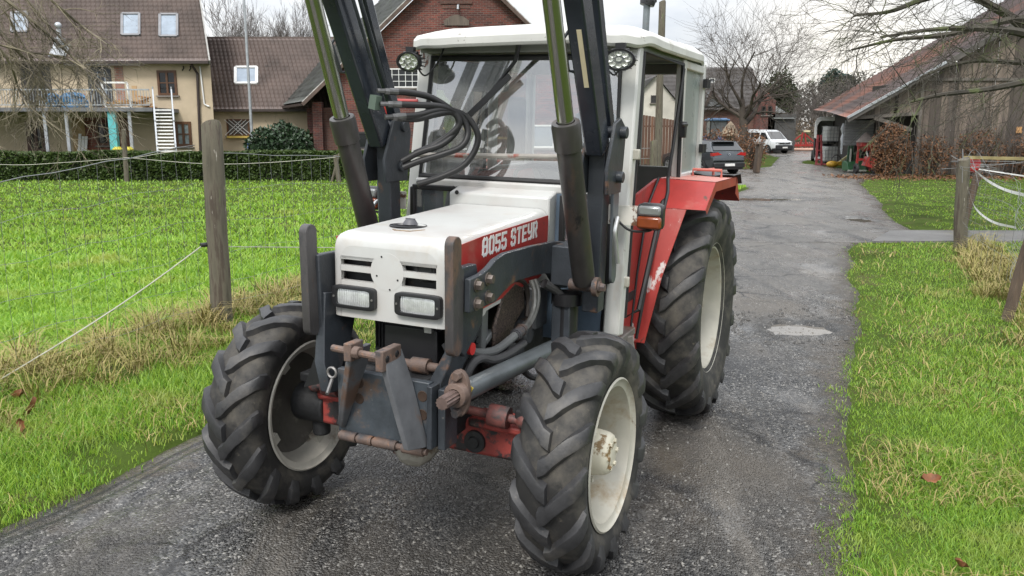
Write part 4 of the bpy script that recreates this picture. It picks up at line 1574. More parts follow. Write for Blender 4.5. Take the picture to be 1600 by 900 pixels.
def road_material():
    m = bpy.data.materials.new('wet_asphalt')
    m.use_nodes = True
    t = m.node_tree
    n, L = t.nodes, t.links
    p = n['Principled BSDF']
    gm = n.new('ShaderNodeNewGeometry')

    def noise(scale, detail=5, rough=.6, sx=(1, 1, 1)):
        mp_ = n.new('ShaderNodeMapping')
        mp_.inputs['Scale'].default_value = sx
        mp_.inputs['Rotation'].default_value = (0, 0, R(-24))
        L.new(gm.outputs['Position'], mp_.inputs[0])
        q = n.new('ShaderNodeTexNoise')
        q.inputs['Scale'].default_value = scale
        q.inputs['Detail'].default_value = detail
        q.inputs['Roughness'].default_value = rough
        L.new(mp_.outputs[0], q.inputs[0])
        return q.outputs['Fac']

    def rng(src, a, b, c=0, d=1):
        q = n.new('ShaderNodeMapRange')
        for k, v in zip(('From Min', 'From Max', 'To Min', 'To Max'), (a, b, c, d)):
            q.inputs[k].default_value = v
        L.new(src, q.inputs[0])
        return q.outputs[0]

    def mixc(f, a, b, mode='MIX'):
        q = n.new('ShaderNodeMixRGB')
        q.blend_type = mode
        if isinstance(f, float):
            q.inputs[0].default_value = f
        else:
            L.new(f, q.inputs[0])
        for i, c in ((1, a), (2, b)):
            if isinstance(c, tuple):
                q.inputs[i].default_value = (*c, 1)
            else:
                L.new(c, q.inputs[i])
        return q.outputs[0]
    vor = n.new('ShaderNodeTexVoronoi')
    vor.inputs['Scale'].default_value = 85
    L.new(gm.outputs['Position'], vor.inputs[0])
    vc = n.new('ShaderNodeSeparateColor')
    L.new(vor.outputs['Color'], vc.inputs[0])
    stones = mixc(rng(vc.outputs[0], .35, 1), (.014, .014, .014), (.125, .122, .116))  # random stone tones, contrast widened to stand in for wet sparkle
    pale = mixc(rng(vc.outputs[1], .93, .97), stones, (.28, .27, .25))
    mud = mixc(rng(noise(.55, 6, .6, (1, .45, 1)), .47, .62), pale, (.095, .083, .068))
    gy = n.new('ShaderNodeSeparateXYZ')
    L.new(gm.outputs['Position'], gy.inputs[0])
    fy = n.new('ShaderNodeMath')
    fy.operation = 'ADD'
    L.new(rng(gy.outputs[1], 7, 26, 0, 1), fy.inputs[0])
    L.new(rng(noise(.7, 6, .65), .3, .7, -.3, .3), fy.inputs[1])
    # beyond the tractor the colour grades to a paler brownish grey
    mud = mixc(rng(fy.outputs[0], .0, 1.0, 0, .85), mud, mixc(rng(noise(18, 6), .3, .7), (.10, .090, .078), (.24, .222, .198)))
    # pale wheel-washed streaks and dark wet seams that follow the lane
    stk = noise(1.0, 6, .62, (2.6, .22, 1))
    mud = mixc(rng(stk, .55, .70), mud, (.135, .122, .105))
    mud = mixc(rng(noise(.8, 5, .6, (2.0, .3, 1)), .56, .68), mud, (.024, .023, .022))
    tar = mixc(rng(noise(1.3, 5), .58, .70), mud, (.022, .022, .023))
    at_ = n.new('ShaderNodeAttribute')
    at_.attribute_name = 'edge'
    soil_ = mixc(rng(noise(26, 6), .35, .65), (.022, .018, .013), (.085, .068, .048))
    eg = n.new('ShaderNodeMath')
    eg.operation = 'ADD'
    L.new(at_.outputs['Fac'], eg.inputs[0])
    L.new(rng(noise(3.2, 6), .3, .7, -.35, .35), eg.inputs[1])
    tar = mixc(rng(eg.outputs[0], .35, .75), tar, soil_)
    ri_ = n.new('ShaderNodeAttribute')
    ri_.attribute_name = 'rim'
    rm_ = n.new('ShaderNodeMath')
    rm_.operation = 'MULTIPLY'
    L.new(ri_.outputs['Fac'], rm_.inputs[0])
    L.new(rng(noise(11, 6), .38, .60, .15, 1), rm_.inputs[1])
    tar = mixc(rm_.outputs[0], tar, (.016, .015, .013))
    # cracks, and the two pressed lines beside the left edge
    wv = n.new('ShaderNodeVectorMath')
    wv.operation = 'MULTIPLY_ADD'
    nzw = n.new('ShaderNodeTexNoise')
    nzw.inputs['Scale'].default_value = 2.2
    nzw.inputs['Detail'].default_value = 6
    L.new(gm.outputs['Position'], nzw.inputs[0])
    L.new(nzw.outputs['Color'], wv.inputs[0])
    wv.inputs[1].default_value = (.75, .75, 0)
    L.new(gm.outputs['Position'], wv.inputs[2])
    vc2 = n.new('ShaderNodeTexVoronoi')
    vc2.feature = 'DISTANCE_TO_EDGE'
    vc2.inputs['Scale'].default_value = .62
    L.new(wv.outputs[0], vc2.inputs['Vector'])
    ck = n.new('ShaderNodeMath')
    ck.operation = 'MULTIPLY'
    L.new(rng(vc2.outputs['Distance'], .004, .020, 1, 0), ck.inputs[0])
    L.new(rng(noise(.5, 3), .45, .55), ck.inputs[1])
    tar = mixc(ck.outputs[0], tar, (.008, .007, .006))
    ao_ = n.new('ShaderNodeAttribute')
    ao_.attribute_name = 'off'
    for c0_ in (.17, .25):
        q1 = n.new('ShaderNodeMath')
        q1.operation = 'SUBTRACT'
        L.new(ao_.outputs['Fac'], q1.inputs[0])
        q1.inputs[1].default_value = c0_
        q2 = n.new('ShaderNodeMath')
        q2.operation = 'ABSOLUTE'
        L.new(q1.outputs[0], q2.inputs[0])
        tar = mixc(rng(q2.outputs[0], .008, .018, .9, 0), tar, (.010, .009, .007))
    L.new(tar, p.inputs['Base Color'])
    wet = noise(1.25, 8, .66, (1.2, .45, 1))
    wetf = rng(wet, .44, .60)
    rgh = rng(wetf, 0, 1, .45, .07)
    L.new(rgh, p.inputs['Roughness'])
    p.inputs['Specular IOR Level'].default_value = .5
    b1 = n.new('ShaderNodeBump')
    b1.inputs['Distance'].default_value = .011
    L.new(rng(wetf, .3, 1, 1.0, .28), b1.inputs['Strength'])
    L.new(rng(vor.outputs['Distance'], 0, .7, 1, 0), b1.inputs['Height'])
    b2 = n.new('ShaderNodeBump')
    b2.inputs['Distance'].default_value = .014
    L.new(rng(wetf, .3, 1, .85, .30), b2.inputs['Strength'])
    L.new(noise(9, 8, .7), b2.inputs['Height'])
    L.new(b1.outputs[0], b2.inputs['Normal'])
    L.new(b2.outputs[0], p.inputs['Normal'])
    return m


rd = fast_mesh('lane', np.stack([RXg, RYg, rz_], -1).reshape(-1, 3), fc, road_material(), smooth=True)
ra_ = rd.data.attributes.new('rim', 'FLOAT', 'POINT')
ra_.data.foreach_set('value', RIM.astype(np.float32).ravel())
ea = rd.data.attributes.new('edge', 'FLOAT', 'POINT')
ea.data.foreach_set('value', np.clip(1 + dd_ / .55, 0, 1).astype(np.float32).ravel())
oa = rd.data.attributes.new('off', 'FLOAT', 'POINT')
oa.data.foreach_set('value', np.where(RYg < 7, (RXg - np.interp(RYg, LY, LX)) * .9, 9).astype(np.float32).ravel())
tag(rd, 'wet broken asphalt farm lane with potholes', 'lane', kind='structure')
water = mat('puddle_water', (.13, .115, .095), .05, var=.1, vscale=1, rvar=0, spec=.6)
for i, (p, ax_, ay_, dp) in enumerate(HOLES):
    if dp < .032:
        continue
    mb = MB()
    vs = []
    for k in range(40):
        a = 2 * math.pi * k / 40
        vs.append((p.x + ax_ * 1.35 * math.cos(a), p.y + ay_ * 1.35 * math.sin(a), 0))
    h = -.024 if i else -.026
    mb.add([(x, y, h) for x, y, _ in vs], [tuple(range(40))])
    tag(obj('puddle', mb, water, smooth=0), 'muddy rain puddle lying in a pothole of the lane', 'puddle', kind='structure')
# concrete apron of the drive on the right
ap = MB()
ap.prism([(6.25, 14.2), (11.4, 14.2), (11.4, 15.72), (7.25, 15.72)], lambda x, y, z: Vector((x, y, z)), -.02, .022)
tag(obj('driveway', ap, mat('concrete', (.095, .092, .088), .38, var=.35, vscale=1.5, bump=.004, bscale=40, coords='World', spots=[((.05, .045, .035), 2.0, .55, .15)]), bevel=.01), 'concrete strip of a side drive', 'driveway', kind='structure')

# ---- loose stones
rs = np.random.RandomState(3)


def stones(n, ymax, name, label):
    y = 2.2 + (ymax - 2.2) * rs.rand(n) ** 2.2
    l, r = edges(y)
    x = l + .1 + (r - l - .2) * rs.rand(n)
    keep = (fbm(x * .9, y * .9, 77) > .42)
    x, y = x[keep], y[keep]
    n = len(x)
    sz = .0025 + .010 * rs.rand(n) ** 4
    th = rs.rand(n) * 6.28
    base = np.array([[1, 0, 0], [-.5, .87, 0], [-.5, -.87, 0], [.4, .3, .75], [-.4, .1, .65]])
    fs = np.array([[0, 1, 3], [1, 2, 4], [2, 0, 3], [1, 4, 3], [2, 3, 4]])
    c, s_ = np.cos(th), np.sin(th)
    bx_ = base[None, :, 0] * c[:, None] - base[None, :, 1] * s_[:, None]
    by_ = base[None, :, 0] * s_[:, None] + base[None, :, 1] * c[:, None]
    z = (fbm(x * .8, y * .8, 41) - .5) * .045 + (fbm(x * 3.1, y * 3.1, 42) - .5) * .018
    v = np.stack([x[:, None] + bx_ * sz[:, None], y[:, None] + by_ * sz[:, None], z[:, None] + base[None, :, 2] * sz[:, None]], -1)
    f = fs[None] + (np.arange(n) * 5)[:, None, None]
    o = fast_mesh(name, v.reshape(-1, 3), f.reshape(-1, 3), mat('stone_grey', (.085, .083, .08), .5, island_col=(.24, .23, .21), rvar=0))
    tag(o, label, 'gravel', kind='stuff')


stones(30000, 16, 'gravel', 'loose grey grit scattered over the wet lane')
# broken clods round the big pothole
mb = MB()
rr_ = random.Random(19)
hp0 = HOLES[0][0]
for k in range(420):
    a = rr_.uniform(0, 6.283)
    q_ = .9 + abs(rr_.gauss(0, .55))
    x_, y_ = hp0.x + .62 * q_ * math.cos(a), hp0.y + .46 * q_ * math.sin(a)
    if road_d(np.array([x_]), np.array([y_]))[0] > -.12:
        continue
    s0 = rr_.choice((.006, .009, .012, .018, .026)) * rr_.uniform(.7, 1.2)
    pts_ = [Vector((x_ + s0 * math.cos(t_) * rr_.uniform(.7, 1.2), y_ + s0 * math.sin(t_) * rr_.uniform(.7, 1.2), -.004)) for t_ in (0, 1.25, 2.5, 3.8, 5)]
    zz = float((fbm(np.array([x_ * .8]), np.array([y_ * .8]), 41)[0] - .5) * .045 + (fbm(np.array([x_ * 3.1]), np.array([y_ * 3.1]), 42)[0] - .5) * .018) + .006
    pts_ = [v_ + Vector((0, 0, zz)) for v_ in pts_]
    top_ = Vector((x_ + rr_.uniform(-.3, .3) * s0, y_ + rr_.uniform(-.3, .3) * s0, s0 * rr_.uniform(.5, .9) + zz))
    mb.add(pts_ + [top_], [(i_, (i_ + 1) % 5, 5) for i_ in range(5)])
tag(obj('asphalt_crumbs', mb, mat('crumb_dark', (.030, .029, .028), .5, island_col=(.09, .085, .078), rvar=0), smooth=0, fix=False), 'dark asphalt crumbs lying round the puddle in the lane', 'gravel', kind='stuff')


# ---- grass
def blade_mat(name, col, col2, patch, thru):
    m = mat(name, col, .5, var=.25, vscale=.8, coords='World', island_col=col2, patch=patch, rvar=0, spec=.3)
    t = m.node_tree
    o = t.nodes['Material Output']
    p = t.nodes['Principled BSDF']
    tr = t.nodes.new('ShaderNodeBsdfTranslucent')
    src = p.inputs['Base Color'].links[0].from_socket
    g_ = t.nodes.new('ShaderNodeMixRGB')
    g_.blend_type = 'MULTIPLY'
    g_.inputs[0].default_value = 1
    g_.inputs[2].default_value = (*thru, 1)
    t.links.new(src, g_.inputs[1])
    t.links.new(g_.outputs[0], tr.inputs[0])
    ad = t.nodes.new('ShaderNodeAddShader')
    t.links.new(p.outputs[0], ad.inputs[0])
    t.links.new(tr.outputs[0], ad.inputs[1])
    t.links.new(ad.outputs[0], o.inputs[0])
    return m


def blades(name, x, y, h, w, lean, m, label, seed=1, cat='grass', zoff=0.0):
    rg_ = np.random.RandomState(seed)
    n = len(x)
    z = np.where(road_d(x, y) < .06, -.015, ground_z(x, y) - .012) + zoff
    a = rg_.rand(n) * 6.283
    ld = rg_.rand(n) * 6.283
    lm = lean * (.3 + rg_.rand(n)) * h
    dx, dy = np.cos(ld) * lm, np.sin(ld) * lm
    wx, wy = np.cos(a) * w / 2, np.sin(a) * w / 2
    P = np.stack([x, y, z], -1)
    Wv = np.stack([wx, wy, wx * 0], -1)
    mid = P + np.stack([dx * .35, dy * .35, h * .58], -1)
    tip = P + np.stack([dx, dy, h * np.sqrt(np.clip(1 - (lean * .6) ** 2, .2, 1))], -1)
    v = np.stack([P - Wv, P + Wv, mid + Wv * .8, mid - Wv * .8, tip], 1)
    f = np.array([[0, 1, 2], [0, 2, 3], [3, 2, 4]])[None] + (np.arange(n) * 5)[:, None, None]
    o = fast_mesh(name, v.reshape(-1, 3), f.reshape(-1, 3), m)
    tag(o, label, cat, kind='stuff')
    return o


grassm = blade_mat('grass_blade', (.062, .150, .016), (.22, .32, .05), ((.27, .26, .10), 1.3, .55, .75), (.80, .76, .5))
pastm = blade_mat('pasture_blade', (.080, .178, .018), (.22, .335, .05), ((.25, .28, .08), .7, .55, .75), (.88, .84, .5))
strawm = mat('straw_blade', (.40, .31, .15), .6, var=.25, vscale=1.5, coords='World', island_col=(.24, .24, .06), rvar=0, spec=.2)
rg = np.random.RandomState(11)


def sample(n, y0, y1, p=1.0):
    u = rg.rand(n)
    # even over the picture: density falls with distance
    return 1 / ((1 / y0) ** p + u * ((1 / y1) ** p - (1 / y0) ** p)) ** (1 / p)


# right verge
y = sample(205000, 2.6, 34)
l, r = edges(y)
x = r - .26 + rg.rand(len(y)) ** 1.2 * np.minimum(.82 * y + 1.5 - r, 15).clip(0.3)
d = road_d(x, y)
dens = np.clip((d + .12) / .42, .0, 1) + .45 * np.clip((d + .24) / .24, 0, 1) * np.clip((fbm(x * 2.2, y * 2.2, 93) - .47) * 8, 0, 1) * np.where((y > 14.1) & (y < 15.85), 0, 1)
bare = fbm(x * 1.1, y * 1.1, 90) * .7 + fbm(x * 4, y * 4, 91) * .3
dens *= np.where((y > 15.8) & (y < 23) & (x < 10.5), np.clip((bare - .42) * 7, 0, 1), np.clip((bare - .27) * 7, .40, 1))
k = (rg.rand(len(y)) < dens) & (d > -.24)
x, y = x[k], y[k]
d = d[k]
h = .78 * (.030 + .050 * rg.rand(len(x))) * (.50 + .65 * np.clip((d + .2) / .9, 0, 1)) * (1 + .6 * np.clip((fbm(x * 2, y * 2, 92) - .5) * 3, 0, 1)) * np.clip(1 - (y - 10) / 50, .5, 1)
blades('verge_grass', x, y, h, .0026 + .00055 * y ** .9 + .0009 * np.clip(y - 11, 0, 99), .75, grassm, 'short bright green grass on the right verge of the lane', 2)
# left verge, up to the fence
y = sample(90000, 3.0, 24)
l, r = edges(y)
x = l + .20 - rg.rand(len(y)) ** 1.12 * np.minimum(2.4 + 0 * y, (l + .78 * y + 1.2).clip(.3))
d = road_d(x, y)
bare = fbm(x * 1.3, y * 1.3, 95)
k = (rg.rand(len(y)) < (np.clip((d + .10) / .35, .0, 1) + .5 * np.clip((d + .18) / .18, 0, 1) * np.clip((fbm(x * 2.5, y * 2.5, 94) - .48) * 8, 0, 1)) * np.clip((bare - .25) * 6, .1, 1)) & (d > -.18)
x, y, d = x[k], y[k], d[k]
h = .85 * (.045 + .085 * rg.rand(len(x))) * (.5 + .7 * np.clip(d / .6, 0, 1))
blades('verge_grass', x, y, h, .0031 + .0006 * y, .7, grassm, 'lush green grass between the lane and the wire fence', 3)
# pale dead blades among the green
for sd, (lo_, hi_, nn_) in enumerate(((2.8, 20, 9000), (3.2, 16, 6000))):
    y = sample(nn_, lo_, hi_)
    l, r = edges(y)
    x = r + .0 + rg.rand(len(y)) * np.minimum(.82 * y + .2 - r, 9).clip(.3) if sd == 0 else l - rg.rand(len(y)) * 1.6
    k = fbm(x * 1.6, y * 1.6, 97) > .44
    k &= ~((y > 14.0) & (y < 15.9))
    x, y = x[k], y[k]
    blades('dead_grass', x, y, .05 + .08 * rg.rand(len(x)), .003 + .0007 * y, 1.2, strawm, ('pale dead blades lying among the grass of the right verge', 'pale dead blades lying among the grass of the left verge')[sd], 50 + sd, 'dry grass')
# pasture
y = sample(190000, 4.2, 34)
x = -3.2 + .435 * (y - 7.8) - rg.rand(len(y)) * (np.minimum(-3.2 + .435 * (y - 7.8) + .80 * y + 1.0, 40)).clip(.5)
h = .72 * (.05 + .09 * rg.rand(len(x))) * (1 + .8 * np.clip((fbm(x * .9, y * .9, 96) - .5) * 3, 0, 1))
blades('pasture_grass', x, y, h, .0040 + .0014 * y, .8, pastm, 'green grazing grass of the pasture behind the wire fence', 4)
# far side lawn by the path
y = 25 + 4 * rg.rand(9000)
l, r = edges(y)
x = l - .1 - rg.rand(len(y)) * 5
blades('lawn_grass', x, y, .06 + .06 * rg.rand(len(x)), .03 + 0 * x, .6, pastm, 'patch of lawn beside the path behind the tractor', 5)


# dry tufts: along both fences
def tufts(cx, cy, n_t, per, spread, hmin, hmax, name, label, seed):
    rr = np.random.RandomState(seed)
    i = rr.randint(0, len(cx), n_t)
    tx = cx[i] + rr.randn(n_t) * spread
    ty = cy[i] + rr.randn(n_t) * spread * 1.5
    x = np.repeat(tx, per) + rr.randn(n_t * per) * .055
    y = np.repeat(ty, per) + rr.randn(n_t * per) * .055
    h = np.repeat(hmin + (hmax - hmin) * rr.rand(n_t), per) * (.5 + .6 * rr.rand(n_t * per))
    return blades(name, x, y, h, .0042 + .0005 * y, 1.25, strawm, label, seed, 'dry grass')


t = np.linspace(3.6, 11, 80)
tufts(-2.95 + .435 * (t - 7.8), t, 260, 46, .34, .10, .42, 'dry_grass', 'bleached straw tussocks along the foot of the left fence', 21)
t = np.linspace(6.6, 13.6, 60)
tufts(5.70 + (t - 8.6) * .40, t, 110, 40, .24, .08, .42, 'dry_grass', 'tall straw coloured grass along the right fence', 22)
t = np.linspace(6.5, 9, 10)
tufts(-2.4 + .435 * (t - 7.8), t, 40, 40, .12, .1, .30, 'dry_grass', 'straw tufts behind the front tyre by the post', 23)

# fallen leaves that lie apart on the verges
lm = mat('dead_leaf', (.22, .085, .035), .6, var=.3, vscale=20)
LEAF = [((1452, 757), .055, 'curled russet leaf on the right verge, farthest from the lane edge'), ((1498, 893), .05, 'pale brown leaf at the bottom edge of the right verge'),
        ((28, 630), .07, 'pale brown dead leaf at the foot of the left fence'), ((52, 648), .075, 'dark russet dead leaf near the left fence, close to a paler one'),
        ((36, 675), .05, 'small reddish leaf in the left verge grass below two bigger ones')]
for i, ((px, py), sz, lab) in enumerate(LEAF):
    p = W(px, py, z=.03)
    mb = MB()
    nn = 9
    vs = []
    for a in range(nn):
        u = -1 + 2 * a / (nn - 1)
        wd_ = .55 * (1 - u * u) ** .6 * (1 + .2 * math.sin(9 * u))
        for q in (-1, 0, 1):
            vs.append((sz * u, sz * wd_ * q, sz * (.35 * abs(q) + .25 * u * u)))
    mb.add(vs, [(a * 3 + q, a * 3 + q + 1, a * 3 + q + 4, a * 3 + q + 3) for a in range(nn - 1) for q in range(2)])
    o = tag(obj('fallen_leaf', mb, lm, smooth=60), lab, 'leaf', 'dead leaves on the verges')
    o.location = (p.x, p.y, .055 if i < 2 else .07)
    o.rotation_euler = (.5, .3 * i, i * 1.3)
# ================================================================== BUILDINGS
def brickmat(name, c1, c2, mortar, scale=1.0, bw=.24, bh=.075, axis='x'):
    m = bpy.data.materials.new(name)
    m.use_nodes = True
    t = m.node_tree
    n, L = t.nodes, t.links
    p = n['Principled BSDF']
    g_ = n.new('ShaderNodeNewGeometry')
    sp = n.new('ShaderNodeSeparateXYZ')
    L.new(g_.outputs['Position'], sp.inputs[0])
    ad = n.new('ShaderNodeMath')
    L.new(sp.outputs[0], ad.inputs[0])
    L.new(sp.outputs[1], ad.inputs[1])
    cb = n.new('ShaderNodeCombineXYZ')
    L.new(ad.outputs[0], cb.inputs[0])
    L.new(sp.outputs[2], cb.inputs[1])
    b = n.new('ShaderNodeTexBrick')
    b.inputs['Color1'].default_value = (*c1, 1)
    b.inputs['Color2'].default_value = (*c2, 1)
    b.inputs['Mortar'].default_value = (*mortar, 1)
    b.inputs['Scale'].default_value = scale
    b.inputs['Brick Width'].default_value = bw
    b.inputs['Row Height'].default_value = bh
    b.inputs['Mortar Size'].default_value = .010
    b.inputs['Bias'].default_value = .1
    L.new(cb.outputs[0], b.inputs[0])
    q = n.new('ShaderNodeTexNoise')
    q.inputs['Scale'].default_value = .7
    q.inputs['Detail'].default_value = 7
    L.new(g_.outputs['Position'], q.inputs[0])
    mr = n.new('ShaderNodeMapRange')
    mr.inputs['From Min'].default_value = .3
    mr.inputs['From Max'].default_value = .7
    mr.inputs['To Min'].default_value = .6
    mr.inputs['To Max'].default_value = 1.2
    L.new(q.outputs[0], mr.inputs[0])
    mu = n.new('ShaderNodeMixRGB')
    mu.blend_type = 'MULTIPLY'
    mu.inputs[0].default_value = 1
    L.new(b.outputs[0], mu.inputs[1])
    L.new(mr.outputs[0], mu.inputs[2])
    L.new(mu.outputs[0], p.inputs['Base Color'])
    p.inputs['Roughness'].default_value = .85
    bp = n.new('ShaderNodeBump')
    bp.inputs['Distance'].default_value = .008
    bp.invert = True
    L.new(b.outputs['Fac'], bp.inputs['Height'])
    L.new(bp.outputs[0], p.inputs['Normal'])
    return m


brick = brickmat('farm_brick', (.21, .052, .036), (.085, .030, .026), (.17, .125, .105))
brick2 = brickmat('dark_brick', (.17, .07, .05), (.11, .05, .04), (.14, .11, .09))
render_ = mat('beige_render', (.50, .41, .29), .85, var=.14, vscale=.6, coords='World', spots=[((.20, .165, .12), 1.3, .58, .22)], bump=.004, bscale=30)
tilebrown = mat('brown_pantile', (.135, .10, .088), .55, var=.25, vscale=.8, coords='World', spots=[((.20, .18, .16), 9, .66, .1), ((.05, .04, .035), 3, .60, .15)])
tiledark = mat('dark_tile', (.085, .078, .075), .6, var=.25, vscale=.8, coords='World', spots=[((.18, .175, .165), 5, .62, .12)])
tileslate = mat('mossy_slate', (.10, .105, .10), .6, var=.3, vscale=1.2, coords='World', spots=[((.055, .07, .035), 2.5, .55, .15)])
tilered = mat('old_red_tile', (.115, .078, .07), .7, var=.35, vscale=.5, coords='World', patch=((.24, .095, .06), .11, .52, .64), spots=[((.10, .085, .075), 2.2, .55, .2), ((.20, .19, .17), 8, .68, .1)])
dkwood = mat('brown_window_wood', (.10, .045, .02), .5, var=.2)
pane_dark = mat('window_pane_dark', (.012, .014, .016), .08, var=.3, vscale=1, rvar=0, spec=.6)
pane_sky = mat('window_pane_sky', (.30, .34, .38), .08, var=.1, rvar=0, metal=.5)
whitepaint = mat('white_paint', (.72, .72, .70), .45, var=.06)
galv = mat('galvanised', (.42, .44, .46), .4, metal=.5, var=.12, vscale=6)
gutterm = mat('gutter_brown', (.045, .032, .028), .5)
turq = mat('turquoise_paint', (.12, .47, .48), .5, var=.1, vscale=5)
boards = mat('weathered_boards', (.21, .168, .135), .85, var=.35, vscale=1.4, coords='World', stretch=(3, 3, .35), island_col=(.07, .057, .048),
             spots=[((.045, .038, .034), 4, .58, .12)])
fenceboards = mat('brown_boards', (.17, .085, .05), .8, var=.3, vscale=3, coords='World', stretch=(3, 3, .4), island_col=(.09, .05, .035))
postwood = mat('post_wood', (.14, .125, .092), .85, var=.3, vscale=5, stretch=(3, 3, .35), spots=[((.075, .058, .045), 5, .50, .10), ((.14, .17, .075), 4, .60, .10), ((.42, .39, .34), 16, .66, .03)], bump=.006, bscale=22)
postdark = mat('post_wood_dark', (.085, .06, .042), .85, var=.3, vscale=5, stretch=(3, 3, .35), spots=[((.16, .13, .10), 6, .58, .1)], bump=.006, bscale=22)


def rect_at(mb, x0, y0, x1, y1, Y, dep, off=0.0):
    """box whose face covers a surveyed rectangle on the plane at depth Y, standing off it towards the lane"""
    a, b = W(x0, y0, Y), W(x1, y1, Y)
    mb.box(((a.x + b.x) / 2, Y - off - dep / 2, (a.z + b.z) / 2), (abs(b.x - a.x), dep, abs(a.z - b.z)))
    return mb


def sheet_tiles(name, o, ax, up, la, lu, cw_, ch_, m, parent=None, amp=.028, step=.03):
    """pantile roof: real waves across and steps down the slope"""
    ax, up, o = Vector(ax).normalized(), Vector(up).normalized(), Vector(o)
    nn = ax.cross(up).normalized()
    if nn.z < 0:
        nn = -nn
    nc, nr_ = max(1, round(la / cw_)), max(1, round(lu / ch_))
    sub = 5
    U = np.arange(nc * sub + 1) / sub * (la / nc)
    wave = amp * (np.abs(np.sin(np.pi * np.arange(nc * sub + 1) / sub)) ** .7)
    rowsv = []
    rs_ = np.random.RandomState(nc)
    for k in range(nr_):
        for t, hgt in ((0, step), (1, 0)):
            v = (k + t) * lu / nr_
            j = .006 * rs_.rand(len(U))
            P = np.array(o)[None] + np.outer(U, np.array(ax)) + np.array(up)[None] * v + np.outer(wave + hgt + j, np.array(nn))
            rowsv.append(P)
    V = np.stack(rowsv)
    R_, C_ = V.shape[:2]
    idx = np.arange(R_ * C_).reshape(R_, C_)
    f = np.stack([idx[:-1, :-1], idx[:-1, 1:], idx[1:, 1:], idx[1:, :-1]], -1).reshape(-1, 4)
    return fast_mesh(name, V.reshape(-1, 3), f, m, parent)


def window(parent, x0, y0, x1, y1, Y, fm, pm=None, bars=(1, 1), name='window', fw=.07, sill=True, off=.0):
    a, b = W(x0, y0, Y), W(x1, y1, Y)
    X0, X1, Z1, Z0 = a.x, b.x, a.z, b.z
    mb = MB()
    yy = Y - off - .03
    for z in (Z0 + fw / 2, Z1 - fw / 2):
        mb.box(((X0 + X1) / 2, yy, z), (X1 - X0, .06, fw))
    for x in (X0 + fw / 2, X1 - fw / 2):
        mb.box((x, yy, (Z0 + Z1) / 2), (fw, .06, Z1 - Z0 - 2 * fw))
    for k in range(1, bars[0] + 1):
        mb.box((X0 + (X1 - X0) * k / (bars[0] + 1), yy, (Z0 + Z1) / 2), (fw * (.9 if k * 2 == bars[0] + 1 else .5), .05, Z1 - Z0 - 2 * fw))
    for k in range(1, bars[1] + 1):
        mb.box(((X0 + X1) / 2, yy, Z0 + (Z1 - Z0) * k / (bars[1] + 1)), (X1 - X0 - 2 * fw, .045, fw * .45))
    w_ = obj(name, mb, fm, parent)
    pn = MB()
    pn.box(((X0 + X1) / 2, Y - off - .010, (Z0 + Z1) / 2), (X1 - X0 - fw, .012, Z1 - Z0 - fw))
    obj('pane', pn, pm or pane_dark, w_)
    if sill:
        s_ = MB()
        s_.box(((X0 + X1) / 2, Y - off - .06, Z0 - .04), (X1 - X0 + .16, .14, .06))
        obj('sill', s_, mat('sill_grey', (.20, .18, .16), .7), w_)
    return w_


# ------------------------------------------------------------------ house with the balcony
HY = 38.0
hs = thing('house', 'beige rendered house with brown tiled roof and a raised balcony beyond the hedge', 'house', (0, 0, 0))
eL, eR = W(-260, 95, HY), W(328, 95, HY)
zE = eR.z
xl_, xr_ = eL.x, eR.x
mb = MB()
SK = -.44
for_ = [(xl_, HY), (xr_, HY), (xr_ + 9 * SK, HY + 9), (xl_ + 9 * SK, HY + 9)]
mb.prism(for_, lambda x, y, z: Vector((x, y, z)), -.5, zE)
obj('wall', mb, render_, hs)
ru = Vector((SK, 1, 1.0)).normalized()
rn = Vector((0, 1, 1.0)).normalized()
rf_ = sheet_tiles('roof', (xl_ - .1, HY - .42, zE - .12), (1, 0, 0), ru, xr_ - xl_ + .2, 7.2 * 1.04, .225, .31, tilebrown, hs, .045, .055)
rb_ = sheet_tiles('roof_slope', (xl_ - .1 + 9.84 * SK, HY + 9.42, zE - .12), (1, 0, 0), (-SK, -1, 1), xr_ - xl_ + .2, 7.2 * 1.04, .30, .34, tilebrown, rf_)
for sgn, x in ((1, xr_ + .12), (-1, xl_ - .12)):
    mb = MB()
    mb.add([(x, HY - .42, zE - .2), (x + 4.95 * SK, HY + 4.55, zE + 4.8), (x + 9.8 * SK, HY + 9.4, zE - .2)], [(0, 1, 2)])
    obj('gable', mb, tiledark, hs, smooth=0)
mb = MB()
mb.bar((xr_ + .14, HY - .45, zE - .10), (xr_ + .14 + 5.05 * SK, HY + 4.6, zE + 5.0), .06, .22)
obj('verge_board', mb, mat('verge_grey', (.34, .33, .31), .6), rf_)
mb = MB()
mb.bar((xl_, HY - .48, zE - .10), (xr_ + .1, HY - .48, zE - .10), .12, .12)
gt = obj('gutter', mb, gutterm, hs)
mb = MB()
a, b = W(308, 97, HY), W(317, 238, HY)
mb.tube([(a.x - .1, HY - .42, zE - .2), (a.x, HY - .08, zE - .55), (b.x - .1, HY - .08, 0)], .06, 8)
obj('downpipe', mb, gutterm, gt)
mb = MB()
q0, q1 = W(313, 104, HY), W(328, 166, HY)
mb.tube([(q0.x, HY - .06, q0.z), (q0.x + .08, HY - .06, q1.z + .1), (q0.x + .25, HY - .06, q1.z), (q1.x, HY - .06, q1.z)], .035, 8)
obj('white_pipe', mb, whitepaint, hs)


def on_roof(px, py):
    """point of the front roof slope seen at px,py"""
    o = Vector((0, 0, CAM_H))
    d = W(px, py, Y=1) - o
    nrm = Vector((0, -rn.z, rn.y))
    p0 = Vector((0, HY - .42, zE - .12))
    return o + d * ((p0 - o).dot(nrm) / d.dot(nrm)), nrm


